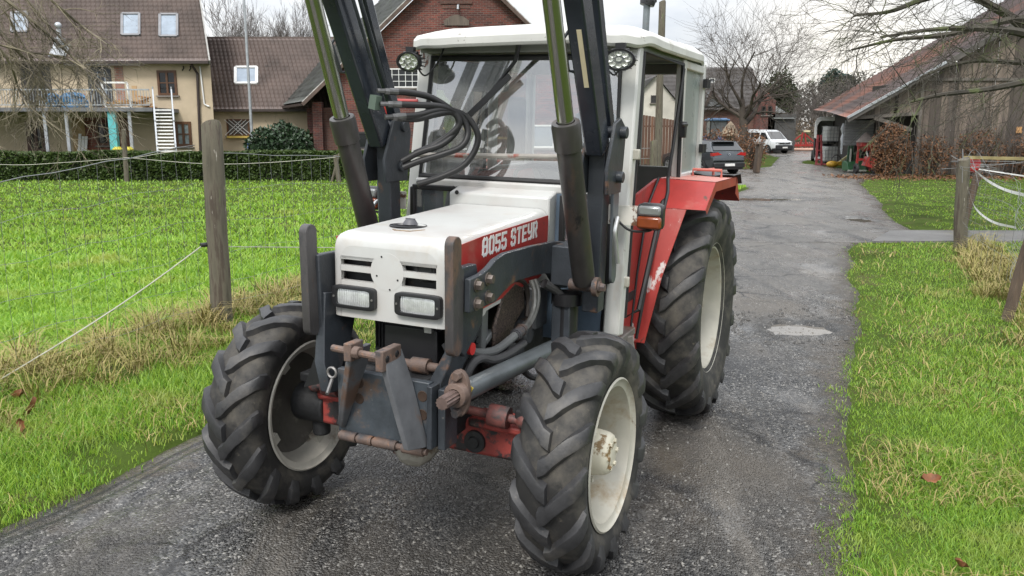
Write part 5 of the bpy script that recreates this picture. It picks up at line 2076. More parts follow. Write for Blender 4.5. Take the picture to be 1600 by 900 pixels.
for (x0, y0, x1, y1) in ((192, 24, 219, 57), (251, 25, 278, 59), (20, 22, 44, 52)):
    A, nrm = on_roof(x0, y1)
    Bq, _ = on_roof(x1, y1)
    C_, _ = on_roof(x1, y0)
    D_, _ = on_roof(x0, y0)
    mb = MB()
    up_ = nrm * .09
    for p, q in ((A, Bq), (Bq, C_), (C_, D_), (D_, A)):
        mb.bar(p + up_, q + up_, .11, .10, nrm)
    sk = obj('skylight', mb, mat('skylight_frame', (.20, .20, .21), .5), rf_)
    mb = MB()
    mb.add([p + nrm * .10 for p in (A, Bq, C_, D_)], [(0, 1, 2, 3)])
    obj('pane', mb, pane_sky, rf_, smooth=0)
# vent pipe and lead flashing
p, nrm = on_roof(95, 82)
mb = MB()
mb.cyl(p, p + Vector((0, 0, 1.0)), .10, 10)
mb.sphere(p + Vector((0, 0, 1.15)), .16, 10, 6)
mb.cyl(p + Vector((0, 0, .3)), p + Vector((0, 0, .62)), .24, 10)
vp = obj('vent_pipe', mb, galv, rf_)
mb = MB()
mb.box(p + nrm * .12, (.75, .8, .06), Matrix.Rotation(math.pi / 4, 3, 'X'))
obj('flashing', mb, galv, vp)
# wall features
door_ = MB()
rect_at(door_, 136, 105, 178, 167, HY, .05)
dr = obj('balcony_door', door_, mat('door_anthracite', (.035, .038, .045), .35), hs)
mb = MB()
for x in (155, 166):
    rect_at(mb, x - 2.5, 113, x + 2.5, 150, HY, .02, .05)
obj('glass_strip', mb, pane_sky, dr)
for q in ((178, 104, 197, 166, HY, .02), (120, 146, 136, 166, HY, .02)):
    pt = MB()
    rect_at(pt, *q)
    obj('brick_patch', pt, brickmat('raw_brick', (.42, .17, .10), (.36, .20, .15), (.34, .29, .25)), hs)
pt = MB()
rect_at(pt, 30, 100, 84, 166, HY, .02)
obj('dark_glazing', pt, mat('dark_glazing', (.03, .026, .024), .3), hs)
aw = MB()
rect_at(aw, 108, 95.5, 226, 103, HY, .45)
obj('awning_box', aw, mat('awning_grey', (.36, .33, .31), .5), hs, bevel=.03)
window(hs, 245, 110, 278, 149, HY, dkwood, bars=(1, 1), fw=.10)
window(hs, 273, 190, 301, 229, HY, dkwood, mat('net_curtain', (.20, .24, .24), .2, var=.3, vscale=4), bars=(1, 1), fw=.12)
window(hs, 150, 191, 173, 227, HY, dkwood, bars=(0, 0), fw=.10, off=.03)
window(hs, 40, 190, 73, 238, HY, mat('door_red_brown', (.07, .03, .02), .5), bars=(1, 0), fw=.16, sill=False)
pt = MB()
rect_at(pt, 131, 184, 205, 240, HY, .025)
obj('brick_panel', pt, brickmat('porch_brick', (.24, .07, .045), (.17, .05, .035), (.19, .14, .11)), hs)
pt = MB()
rect_at(pt, 112, 185, 137, 238, HY, .05, .02)
obj('chipboard', pt, mat('chipboard', (.38, .26, .13), .8, var=.2, vscale=20), hs)
for x in (287, 298):
    mb = MB()
    c_ = W(x, 107, HY)
    mb.tube([(c_.x, HY - .03, c_.z + .1), (c_.x + .04, HY - .10, c_.z), (c_.x - .04, HY - .10, c_.z - .1)], .025, 6)
    obj('wall_hook', mb, black, hs)
# balcony
BY = 35.2
dk = MB()
a, b = W(-200, 168, BY), W(238, 174, BY)
dk.box(((a.x + b.x) / 2, (BY + HY) / 2, (a.z + b.z) / 2), (b.x - a.x, HY - BY, .16))
bal = obj('balcony', dk, mat('deck_grey', (.15, .155, .165), .6, var=.2), hs)
rl = MB()
zt, zb2 = W(100, 140, BY).z, W(100, 165, BY).z
xa, xb = W(-200, 140, BY).x, W(232, 140, BY).x
rl.bar((xa, BY + .03, zt), (xb, BY + .03, zt), .06, .06)
rl.bar((xa, BY + .03, zb2 + .03), (xb, BY + .03, zb2 + .03), .045, .045)
n_ = 95
for k in range(n_ + 1):
    x = xa + (xb - xa) * k / n_
    rl.bar((x, BY + .03, zb2), (x, BY + .03, zt), .018, .018)
obj('railing', rl, galv, bal)
for (px, w_, m_, lab) in ((70, .13, galv, None), (104, .13, galv, None), (176, .32, turq, 'broad turquoise painted post'), (203, .13, galv, None), (-60, .13, galv, None)):
    mb = MB()
    a, b = W(px - 1, 176, BY + .2), W(px + 3, 240, BY + .2)
    mb.bar((a.x, BY + .2, a.z + .1), (a.x, BY + .2, -.05), w_, w_ * .6, (0, 1, 0))
    o = obj('support_post', mb, m_, bal)
    if lab:
        o['label'] = lab
# outside stair, end on
st = MB()
x0, x1 = W(241, 172, BY).x, W(270, 172, BY).x
for k in range(13):
    t = k / 12
    z = W(250, 172 + (236 - 172) * t, BY - 2.4 * t).z
    kx = (BY - 2.6 * t) / BY
    st.box(((x0 + x1) / 2 * kx, BY - 2.6 * t, z), (x1 - x0 - .06, .20, .05))
sta = obj('stair', st, whitepaint, bal)
sg_ = MB()
for x in (x0, x1):
    k_ = (BY - 2.6) / BY
    sg_.bar((x, BY, W(250, 172, BY).z), (x * k_, BY - 2.6, -.1), .07, .20)
    sg_.bar((x, BY, W(250, 140, BY).z), (x * k_, BY - 2.6, .85), .05, .05)
    for t in (0, .5, 1):
        z = W(250, 172, BY).z * (1 - t)
        xk = x * (BY - 2.6 * t) / BY
        sg_.bar((xk, BY - 2.6 * t, z), (xk, BY - 2.6 * t, z + .95), .045, .045, (0, 1, 0))
obj('handrail', sg_, galv, sta)

# things on and under the balcony
blue = mat('blue_plastic', (.035, .15, .30), .4, var=.35, vscale=5, spots=[((.12, .28, .42), 8, .6, .1)])
for i, (x0, y0, x1, y1, lab) in enumerate(((74, 146, 92, 167, 'smaller crumpled blue plastic sack at the left on the balcony'), (93, 145, 133, 168, 'larger heap of crumpled blue plastic sacks on the balcony'))):
    mb = MB()
    a, b = W(x0, y1, BY + .5), W(x1, y0, BY + .5)
    rr = random.Random(i + 4)
    nn, mm = 14, 9
    vs = []
    c_ = Vector(((a.x + b.x) / 2, BY + .55, a.z))
    hx, hz = (b.x - a.x) / 2, b.z - a.z
    for k in range(mm):
        th = math.pi / 2 * k / (mm - 1)
        for j in range(nn):
            ph = 2 * math.pi * j / nn
            q = 1 + rr.uniform(-.16, .16)
            vs.append(c_ + Vector((hx * math.cos(th) ** .6 * math.cos(ph) * q, .35 * math.cos(th) ** .6 * math.sin(ph) * q, hz * math.sin(th) ** .8 * (1 + rr.uniform(-.1, .1)))))
    mb.add(vs, [(k * nn + j, k * nn + (j + 1) % nn, (k + 1) * nn + (j + 1) % nn, (k + 1) * nn + j) for k in range(mm - 1) for j in range(nn)])
    tag(obj('plastic_sack', mb, blue, smooth=25), lab, 'sack', 'blue sacks on the balcony')
mb = MB()
rr = random.Random(9)
a, b = W(172, 168, BY + .6), W(232, 152, BY + .6)
for k in range(46):
    t = rr.random()
    x = a.x + (b.x - a.x) * t
    hmx = (b.z - a.z) * (.35 + .65 * min(1, t * 1.4))
    z = a.z + hmx * rr.random()
    dx = rr.uniform(.15, .75)
    mb.bar((x - dx / 2, BY + rr.uniform(.3, .9), z + rr.uniform(-.08, .08)), (x + dx / 2, BY + rr.uniform(.3, .9), z + rr.uniform(-.05, .12)), .07, .05)
tag(obj('firewood', mb, mat('cut_wood', (.38, .20, .085), .8, var=.3, vscale=4, island_col=(.52, .34, .17))), 'heap of split firewood and laths on the balcony by the stair', 'firewood')
mb = MB()
a, b = W(166, 168, BY + .3), W(202, 129, BY + .3)
for p, q in (((a.x, a.z), (a.x - .1, b.z)), ((a.x - .1, b.z), (b.x - .1, b.z)), ((b.x - .1, b.z), (b.x, a.z)), ((a.x, a.z), (b.x, a.z))):
    mb.bar((p[0], BY + .3, p[1]), (q[0], BY + .3, q[1]), .07, .07)
tag(obj('window_frame', mb, whitepaint), 'empty white frame standing on the balcony before the dark door', 'frame')
mb = MB()
rect_at(mb, 206, 134, 216, 160, HY - 1.0, .04)
tag(obj('plywood_sheet', mb, mat('ply', (.45, .30, .16), .8)), 'upright plywood sheet behind the firewood on the balcony', 'board')
for i, (x, lab) in enumerate(((120, 'leftmost of three white boards leaning under the balcony'), (125, 'middle one of three white boards leaning under the balcony'), (130, 'rightmost of three white boards leaning under the balcony'))):
    mb = MB()
    a, b = W(x, 235, HY - .5), W(x + 4, 209 + 4 * (i > 0), HY - .15)
    mb.bar(((a.x), HY - .6, -.05), ((b.x), HY - .1, b.z), .12, .03, (0, 1, 0))
    tag(obj('white_board', mb, whitepaint), lab, 'board', 'white boards under the balcony')
for i, (x, lab) in enumerate(((184, 'white tub with yellow lid beside the turquoise balcony post'), (200, 'white tub with yellow lid beside the thin grey balcony post'))):
    c_ = W(x, 232, BY + .1)
    t_ = thing('plastic_tub', lab, 'tub', (c_.x, BY + .1, -.03), 0, 'tubs under the balcony')
    mb = MB()
    mb.lathe([(.0, 0), (.17, 0), (.20, .95), (.0, .95)], (0, 0, 0), (0, 0, 1), 14)
    obj('body', mb, whitepaint, t_)
    mb = MB()
    mb.lathe([(.22, .93), (.22, 1.15), (.12, 1.25), (0, 1.25)], (0, 0, 0), (0, 0, 1), 14)
    obj('lid', mb, mat('lid_yellow', (.55, .48, .06), .5), t_)

# ------------------------------------------------------------------ low house beside it
LYY = 40.0
lh = thing('house', 'low beige house with steep brown tiled roof behind the flagpole', 'house', (0, 0, 0))
eA, eB = W(329, 171, LYY), W(640, 171, LYY)
zL = eA.z
mb = MB()
mb.prism([(eA.x, LYY), (eB.x, LYY), (eB.x, LYY + 8), (eA.x + 8 * SK, LYY + 8)], lambda x, y, z: Vector((x, y, z)), -.5, zL)
obj('wall', mb, render_, lh)
rz2 = W(400, 61, LYY + 4).z
lu = math.hypot(4.3, rz2 - zL + .1)
lroof = sheet_tiles('roof', (eA.x - .05, LYY - .35, zL - .08), (1, 0, 0), (4.3 * SK, 4.3, rz2 - zL + .1), eB.x - eA.x + 2, Vector((4.3 * SK, 4.3, rz2 - zL + .1)).length, .21, .31, tilebrown, lh, .045, .055)
sheet_tiles('roof_slope', (eA.x - .05 + 8.6 * SK, LYY + 8.3, zL - .08), (1, 0, 0), (-4.3 * SK, -4.3, rz2 - zL + .1), eB.x - eA.x + 2, Vector((4.3 * SK, 4.3, rz2 - zL + .1)).length, .27, .34, tilebrown, lroof)
mb = MB()
mb.bar((eA.x - .05 + 4.3 * SK, LYY + 3.97, rz2 + .04), (eB.x, LYY + 3.97, rz2 + .04), .26, .12)
obj('ridge', mb, tilebrown, lroof)
mb = MB()
mb.bar((eA.x, LYY - .42, zL - .05), (eB.x, LYY - .42, zL - .05), .12, .12)
obj('gutter', mb, gutterm, lh)
sl_u = Vector((0, 4.3, rz2 - zL + .1)).normalized()
nl = Vector((0, -sl_u.z, sl_u.y))
o_ = Vector((0, 0, CAM_H))


def on_low(px, py):
    d = W(px, py, Y=1) - o_
    p0 = Vector((0, LYY - .35, zL - .08))
    return o_ + d * ((p0 - o_).dot(nl) / d.dot(nl))


c4 = [on_low(369, 133), on_low(402, 133), on_low(402, 108), on_low(369, 108)]
mb = MB()
for k in range(4):
    mb.bar(c4[k] + nl * .1, c4[(k + 1) % 4] + nl * .1, .13, .12, nl)
sk = obj('skylight', mb, whitepaint, lroof)
mb = MB()
mb.add([p + nl * .12 for p in c4], [(0, 1, 2, 3)])
obj('pane', mb, pane_sky, lroof, smooth=0)
w_ = window(lh, 354, 186, 391, 212, LYY, dkwood, mat('lattice_glass', (.10, .09, .08), .3), bars=(2, 0), fw=.08)
mb = MB()
a, b = W(355, 187, LYY), W(390, 211, LYY)
nd = 5
for k in range(-nd, nd + 1):
    for sgn in (1, -1):
        x_ = (a.x + b.x) / 2 + k * (b.x - a.x) / nd
        p0, p1 = [x_ - sgn * .42, b.z], [x_ + sgn * .42, a.z]
        if min(p0[0], p1[0]) < a.x - .2 or max(p0[0], p1[0]) > b.x + .2:
            continue
        mb.bar((p0[0], LYY - .09, p0[1]), (p1[0], LYY - .09, p1[1]), .022, .02, (0, 1, 0))
obj('lattice', mb, whitepaint, w_)
mb = MB()
a, b = W(355, 214, LYY - .3), W(389, 214, LYY - .3)
mb.bar((a.x, LYY - .3, a.z), (b.x, LYY - .3, b.z), .08, .10)
obj('yellow_rail', mb, mat('yellow_rail', (.5, .36, .08), .6), lh)

# ------------------------------------------------------------------ brick farm building
GY = 36.0
bb = thing('brick_barn', 'red brick farm building with steep slate gable roof behind the tractor', 'building', (0, 0, 0))
gx0, gx1 = W(476, 160, GY), W(952, 160, GY)
apx = W(714, -73, GY)
ez = gx0.z
sh_ = Vector((-1.83, 4.0, 0)) * 1.9
wx0, wx1 = W(523, 160, GY).x, W(905, 160, GY).x
# front wall: gable polygon with depth
mb = MB()
sl = (apx.z - ez) / (apx.x - gx0.x)
zw = ez + (wx0 - gx0.x) * sl - .15
mb.prism([(wx0, -.3), (wx1, -.3), (wx1, zw), (apx.x, apx.z - .15), (wx0, zw)], lambda p, q, t: Vector((p, GY + t, q)), 0, .4)
obj('wall', mb, brick, bb, smooth=0)
mb = MB()
mb.box(((wx0 + wx1) / 2 - 1.6, GY + 4.4, ez / 2 - .2), (wx1 - wx0 - .9, 7.5, ez))
obj('rear_wall', mb, brick2, bb)
mb = MB()
a = W(494, 200, GY)
mb.box((a.x, GY + .5, a.z / 2 + .6), (.40, .4, 3.0))
mb.box((W(500, 200, GY).x - .2, GY + 1.6, 1.3), (1.4, .2, 3.2))
obj('porch_pier', mb, brick, bb)
rl_ = []
for (p0, p1, nm) in (((gx0.x, ez), (apx.x, apx.z), 'roof'), ((gx1.x, ez), (apx.x, apx.z), 'roof_slope')):
    o = Vector((p0[0], GY - .35, p0[1]))
    u = Vector((p1[0] - p0[0], 0, p1[1] - p0[1]))
    r_ = sheet_tiles(nm, o, sh_, u, sh_.length, u.length, .55, .42, tileslate, bb if nm == 'roof' else rl_[0], amp=.012, step=.04)
    rl_.append(r_)
    mb = MB()
    mb.bar(o + Vector((0, -.04, -.10)), o + u + Vector((0, -.04, -.10)), .07, .15)
    obj('verge_board', mb, mat('verge_wood', (.11, .075, .06), .8, var=.3), r_)
    mb = MB()
    mb.bar(o + Vector((0, -.03, .015)), o + u + Vector((0, -.03, .015)), .10, .035)
    obj('verge_tile', mb, mat('verge_white', (.46, .44, .42), .7, var=.3, vscale=6), r_)
    mb = MB()
    mb.bar(o + Vector((-.06, 0, -.10)), o + sh_ + Vector((-.06, 0, -.10)), .12, .10)
    obj('gutter', mb, gutterm, r_)
w_ = window(bb, 602, 107, 655, 137, GY, whitepaint, bars=(4, 2), fw=.05)
w_ = window(bb, 548, 206, 580, 232, GY, mat('dark_frame', (.03, .03, .03), .5), bars=(0, 0))
mb = MB()
rect_at(mb, 690, 37, 733, 14 + 24, GY, .03)
a, b = W(694, 40, GY), W(733, 26, GY)
vs = [(a.x, GY - .05, a.z), (b.x, GY - .05, a.z)] + [(a.x + (b.x - a.x) * (1 - k / 10), GY - .05, b.z - .15 + .22 * math.sin(math.pi * k / 10)) for k in range(11)]
mb.add(vs, [tuple(range(len(vs)))])
obj('loft_hatch', mb, boards, bb, smooth=0)
mb = MB()
for q in ((688, 1, 738, 6, GY, .06), (600, 98, 657, 107, GY, .03), (690, 8, 735, 13, GY, .02)):
    mb = MB()
    rect_at(mb, *q)
    obj('brick_course', mb, brick2, bb)
window(bb, 830, 195, 866, 231, GY, whitepaint, pane_sky, bars=(0, 0))
mb = MB()
a = W(716, 14, GY)
mb.tube([(a.x, GY - .05, a.z + .15), (a.x, GY - .2, a.z + .1), (a.x, GY - .25, a.z - .05)], .05, 8)
obj('yard_lamp', mb, galv, bb)

# ------------------------------------------------------------------ far houses on the right
wh = thing('house', 'small white gabled house with one little window seen through the tractor cab', 'house', (0, 0, 0))
WYY = 62.0
a, p, b = W(985, 163, WYY), W(1024, 119, WYY), W(1063, 166, WYY)
mb = MB()
mb.prism([(a.x, -.3), (b.x, -.3), (b.x, b.z), (p.x, p.z), (a.x, a.z)], lambda x, z, t: Vector((x, WYY + t, z)), 0, 9)
obj('wall', mb, mat('white_render', (.62, .59, .52), .85, var=.12, vscale=.8, spots=[((.40, .36, .29), 2.2, .58, .2)]), wh, smooth=0)
for q, nm in ((a, 'roof'), (b, 'roof_slope')):
    u = Vector((p.x - q.x, 0, p.z - q.z))
    o = Vector((q.x, WYY - .3, q.z)) - u * .08
    sheet_tiles(nm, o + Vector((0, 0, .03)), (0, 1, 0), u, 9.5, u.length * 1.08, .3, .34, tiledark, wh)
window(wh, 1017, 149, 1026, 161, WYY, mat('dark_frame2', (.05, .045, .04), .5), bars=(1, 1), fw=.06)

fh = thing('house', 'long dark tiled farmhouse with a small dormer behind the big bare tree', 'house', (0, 0, 0))
FY = 74.0
a, b = W(900, 172, FY), W(1196, 172, FY)
zf = a.z
mb = MB()
mb.box(((a.x + b.x) / 2, FY + 5, zf / 2 - .25), (b.x - a.x, 10, zf + .5))
obj('wall', mb, brick2, fh)
zr = W(1000, 107, FY + 5).z
fu_ = Vector((0, 5.4, zr - zf + .2))
froof = sheet_tiles('roof', (a.x, FY - .4, zf - .1), (1, 0, 0), fu_, b.x - a.x, fu_.length, .50, .62, tiledark, fh, amp=.02, step=.16)
sheet_tiles('roof_slope', (a.x, FY + 10.4, zf - .1), (1, 0, 0), Vector((0, -5.4, fu_.z)), b.x - a.x, fu_.length, .40, .50, tiledark, froof)
for x_ in (b.x - .1, a.x - .15):
    mb = MB()
    mb.prism([(FY, zf - .3), (FY + 10, zf - .3), (FY + 5, zr - .1)], lambda y, z, t: Vector((t, y, z)), x_, x_ + .25)
    obj('gable', mb, brick, fh, smooth=0)
dm = MB()
a_, p_, b_ = W(1101, 166, FY - .2), W(1112, 143, FY - .2), W(1127, 161, FY - .2)
dm.prism([(a_.x, a_.z), (b_.x, a_.z), (p_.x, p_.z)], lambda x, z, t: Vector((x, FY - .2 + t, z)), 0, 3)
dorm = obj('dormer', dm, mat('slate_grey', (.14, .145, .15), .7), fh, smooth=0)
dm = MB()
for q in (a_, b_):
    dm.bar((q.x, FY - .3, q.z), (p_.x, FY - .3, p_.z + .05), .25, .22, (0, 0, 1))
obj('dormer_trim', dm, mat('dormer_brown', (.05, .035, .03), .7), dorm)
window(fh, 1108, 132 - 10, 1117, 129, FY - .5, whitepaint, pane_sky, bars=(0, 0), name='skylight', sill=False)
ga = thing('brick_annex', 'narrow red brick gable with arched windows at the end of the dark farmhouse', 'building', (0, 0, 0))
AY = 72.0
a, p, b = W(1188, 186, AY), W(1197, 140, AY), W(1211, 186, AY)
mb = MB()
mb.prism([(a.x, -.3), (b.x, -.3), (b.x, W(0, 158, AY).z), (p.x, p.z), (a.x, W(0, 158, AY).z)], lambda x, z, t: Vector((x, AY + t, z)), 0, 6)
obj('wall', mb, brick, ga, smooth=0)
for (x0, x1) in ((1190, 1196), (1200, 1206)):
    window(ga, x0, 166, x1, 180, AY, mat('dark_frame3', (.03, .025, .02), .5), bars=(0, 0), fw=.08)
mb = MB()
mb.box((W(1222, 190, AY).x, AY + 2, W(1222, 195, AY).z / 2 + .5), (2.4, 4, 3.2))
obj('side_shed', mb, mat('shed_slate', (.07, .068, .065), .7, var=.3, vscale=1), ga)
mb = MB()
a, b = W(1206, 182, AY), W(1236, 182, AY)
mb.add([(a.x, AY - .3, a.z - .2), (b.x + .3, AY - .3, a.z - .2), (b.x - .6, AY + 3, W(1222, 163, AY + 3).z), (a.x, AY + 3, W(1222, 163, AY + 3).z)], [(0, 1, 2, 3)])
obj('roof', mb, tileslate, ga, smooth=0)

# ------------------------------------------------------------------ plank barn on the right
PY = 36.0
pb = thing('plank_barn', 'weathered plank barn with long sagging red tiled roof on the right', 'barn', (0, 0, 0))
e0 = W(1318, 186, PY)
e1 = W(1271, 173, 52)
rs_ = W(1535, 62, PY)
slope = (rs_.z - e0.z) / (rs_.x - e0.x)
RUN = 14.5
top0, top1 = Vector((e0.x + RUN, PY, e0.z + RUN * slope)), Vector((e1.x + RUN, 52, e1.z + RUN * slope))
n1, n2 = 46, 60
V, Fq = [], []
for i in range(n1):
    for tt, hh in ((i / n1, .05), ((i + 1) / n1, 0)):
        for j in range(n2 + 1):
            s_ = j / n2
            lo_ = Vector((e0.x, PY - .5, e0.z)).lerp(Vector((e1.x, 52, e1.z)), s_)
            hi_ = Vector((top0.x, PY - .5, top0.z)).lerp(top1, s_)
            p = lo_.lerp(hi_, tt)
            V.append((p.x - hh * .5, p.y, p.z + hh + .012 * (j % 2) + .06 * math.sin(3 * s_ + 2 * tt) * math.sin(math.pi * s_)))
w_n = n2 + 1
for i in range(2 * n1 - 1):
    for j in range(n2):
        Fq.append((i * w_n + j, i * w_n + j + 1, (i + 1) * w_n + j + 1, (i + 1) * w_n + j))
proof = fast_mesh('roof', np.array(V), np.array(Fq), tilered, pb)
mb = MB()
mb.add([(top0.x, PY - .5, top0.z), (top1.x, 52, top1.z), (top1.x + RUN, 52, e1.z), (top0.x + RUN, PY - .5, e0.z)], [(0, 1, 2, 3)])
obj('roof_slope', mb, tilered, proof, smooth=0)
mb = MB()
mb.bar((e0.x - .05, PY - .52, e0.z - .05), (top0.x, PY - .52, top0.z - .05), .06, .22)
obj('verge_board', mb, mat('barge_grey', (.085, .078, .07), .7, var=.3, vscale=2), proof)
mb = MB()
a = e0
mb.bar((a.x - .06, PY - .57, a.z + .05), (a.x + 3.9, PY - .57, a.z + 3.9 * slope + .05), .05, .10)
obj('flashing', mb, galv, proof)
# upper boarding, opening, main boarding (each board separate in the mesh)
rr = random.Random(5)
zt_ = lambda x: e0.z + (x - e0.x) * slope - .14
mb = MB()
x = e0.x + .55
xo = W(1437, 180, PY).x
slit0, slit1 = W(1396, 150, PY).x, W(1401, 150, PY).x
while x < xo:
    w_ = rr.uniform(.13, .24)
    if not (slit0 - .1 < x < slit1):
        zb_ = W(1330 + (x - e0.x) * 30, 184 - 6 * (x - e0.x) / (xo - e0.x), PY).z
        mb.box((x + w_ / 2, PY + rr.uniform(-.012, .012), (zt_(x) + zb_) / 2), (w_ - .012, .028, max(.05, zt_(x) - zb_)))
    x += w_
obj('upper_boarding', mb, boards, pb)
mb = MB()
x = xo
xe = top0.x + 9
while x < xe:
    w_ = rr.uniform(.13, .26)
    zt2 = min(zt_(x), zt_(2 * top0.x - x)) if x > top0.x else zt_(x)
    mb.box((x + w_ / 2, PY + rr.uniform(-.012, .012), zt2 / 2 - .1), (w_ - .012, .028, zt2 + .1))
    x += w_
obj('main_boarding', mb, boards, pb)
mb = MB()
zl_ = W(1436, 124, PY).z
mb.bar((xo, PY - .05, zl_), (xo + 6, PY - .05, zl_), .08, .12)
mb.bar((e0.x + .5, PY - .05, W(1330, 184, PY).z), (xo, PY - .05, W(1436, 177, PY).z), .10, .14)
mb.bar((xo - .02, PY - .05, 0), (xo - .02, PY - .05, zl_), .12, .12, (0, 1, 0))
a, b = W(1366, 184, PY - .1), W(1424, 203, PY - .1)
mb.bar((a.x, PY - .1, a.z), (b.x, PY - .1, b.z), .10, .16)
obj('timber_beam', mb, mat('beam_grey', (.13, .115, .10), .85, var=.3, vscale=3), pb)
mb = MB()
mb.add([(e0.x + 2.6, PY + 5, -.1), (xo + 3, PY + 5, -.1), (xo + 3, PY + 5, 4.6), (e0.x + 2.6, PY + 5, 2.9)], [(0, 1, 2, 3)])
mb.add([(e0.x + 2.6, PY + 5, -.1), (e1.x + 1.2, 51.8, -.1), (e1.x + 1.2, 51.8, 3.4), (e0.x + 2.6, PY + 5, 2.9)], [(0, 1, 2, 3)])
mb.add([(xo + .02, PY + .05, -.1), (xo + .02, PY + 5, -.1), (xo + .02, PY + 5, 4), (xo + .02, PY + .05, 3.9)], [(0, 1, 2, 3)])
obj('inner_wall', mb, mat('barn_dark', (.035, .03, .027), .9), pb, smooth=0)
mb = MB()
a, b = W(1318, 227, PY + 3.8), W(1366, 188, PY + 3.8)
for k in range(9):
    z = a.z + (b.z - a.z) * (k + .5) / 9
    mb.box(((a.x + b.x) / 2, PY + 3.8, z), (b.x - a.x, .04, (b.z - a.z) / 9 - .01))
obj('sheeting', mb, mat('grey_sheeting', (.33, .335, .34), .5, var=.2, vscale=2), pb)
mb = MB()
a, b = W(1587, 208, PY - .05), W(1597, 198, PY - .05)
mb.box(((a.x + b.x) / 2, PY - .05, (a.z + b.z) / 2), (b.x - a.x, .02, b.z - a.z))
sgn_ = obj('barn_sign', mb, mat('orange_sign', (.55, .30, .12), .5, var=.15), None)
tag(sgn_, 'small pale orange sign nailed to the barn planks', 'sign')

# ------------------------------------------------------------------ fences, poles
def post(mb, base, top, r, n=10, seed=0):
    rr_ = random.Random(seed)
    base, top = Vector(base), Vector(top)
    pts, rs2 = [], []
    for k in range(7):
        t = k / 6
        pts.append(base.lerp(top, t) + Vector((rr_.uniform(-.006, .006), rr_.uniform(-.006, .006), 0)))
        rs2.append(r * (1.06 - .10 * t) * rr_.uniform(.97, 1.03))
    pts.append(top + Vector((0, 0, .012)))
    rs2.append(r * .90)
    return mb.tube(pts, rs2, n)


wirem = mat('fence_wire', (.22, .23, .23), .45, metal=.6, var=.1)
ropem = mat('fence_rope', (.46, .45, .38), .7)
pf = thing('wire_fence', 'wire mesh pasture fence on stout round weathered posts left of the lane', 'fence', (0, 0, 0))


def fx(y):
    return -2.82 + .435 * (y - 7.8)


PO = [(fx(2.3), 2.3, 1.6), (-2.82, 7.8, 1.95), (fx(13.4), 13.4, 1.6), (fx(19.0), 19.0, 1.5)]
for k, (x, y, h) in enumerate(PO):
    mb = MB()
    post(mb, (x, y, -.1), (x + (.02 if k == 1 else 0), y, h), .098, 12, k)
    obj('post', mb, postwood, pf, smooth=32)
kn = MB()
kn.cyl((-2.95, 7.72, .84), (-2.90, 7.76, .84), .022, 8)
obj('insulator', kn, black, pf)


def fpt(s, z):
    """point along the mesh: s in metres from y=2.3"""
    y = 2.3 + s * .917
    return Vector((fx(y) - .11, y, z))


for a_, b_, h0, h1 in ((0, 5.95, 1.30, 1.78), (6.05, 18.2, 1.70, 1.45)):
    nseg = 24
    for z in (.18, .36, .58, .82, 1.08):
        mb = MB()
        mb.tube([fpt(a_ + (b_ - a_) * t / nseg, z * (h0 + (h1 - h0) * t / nseg) / 1.35 + .02 * math.sin(t * 1.7 + z * 9) - .05 * math.sin(math.pi * t / nseg)) for t in range(nseg + 1)], .0016, 4)
        obj('strand', mb, wirem, pf)
    mb = MB()
    mb.tube([fpt(a_ + (b_ - a_) * t / nseg, (h0 + (h1 - h0) * t / nseg) - .10 * math.sin(math.pi * t / nseg) + .008 * math.sin(t * 2.3)) for t in range(nseg + 1)], .004, 5)
    obj('top_wire', mb, wirem, pf)
    mb = MB()
    k = a_ + .1
    rr = random.Random(2)
    while k < b_:
        t = (k - a_) / (b_ - a_)
        zt2 = (h0 + (h1 - h0) * t) - .10 * math.sin(math.pi * t)
        sw = rr.uniform(-.03, .03)
        mb.tube([fpt(k + sw * 0, .02), fpt(k + sw, zt2 * .5), fpt(k - sw * .5, zt2)], .0017, 4)
        k += .17
    o = obj('mesh', mb, wirem, pf)
    o['kind'] = 'stuff'
mb = MB()
P0, P1 = Vector((-2.93, 7.74, .84)), Vector((-3.72, 5.75, .13))
mb.tube([P0.lerp(P1, t / 10) + Vector((0, 0, -.04 * math.sin(math.pi * t / 10))) for t in range(11)], .0055, 6)
mb.tube([P0, Vector((-2.75, 7.9, .80)), Vector((fx(10) - .05, 9.6, .55)), Vector((fx(11), 11.2, .42))], .005, 6)
obj('rope', mb, ropem, pf)

ff = thing('wire_fence', 'far pasture fence of thin grey posts and slack wires before the hedge', 'fence', (0, 0, 0))
for k, (bx_, by_, tx_, ty_) in enumerate(((198, 283, 193, 203), (518, 287, 530, 240), (530, 286, 524, 243), (-180, 283, -180, 205))):
    b_, t_ = W(bx_, by_, 31), W(tx_, ty_, 31)
    mb = MB()
    post(mb, (b_.x, 31, -.05), (t_.x, 31, t_.z), .09 if k != 1 else .05, 8, k + 9)
    obj('post', mb, postwood, ff, smooth=50)
mb = MB()
for pts in ([(-180, 240), (0, 257), (100, 254), (192, 247)], [(192, 246), (322, 256), (420, 254), (524, 246)], [(192, 250), (262, 238), (300, 235)]):
    mb.tube(bez([W(x, y, 30.9) for x, y in pts], 6), .010, 4)
obj('wire', mb, ropem, ff)

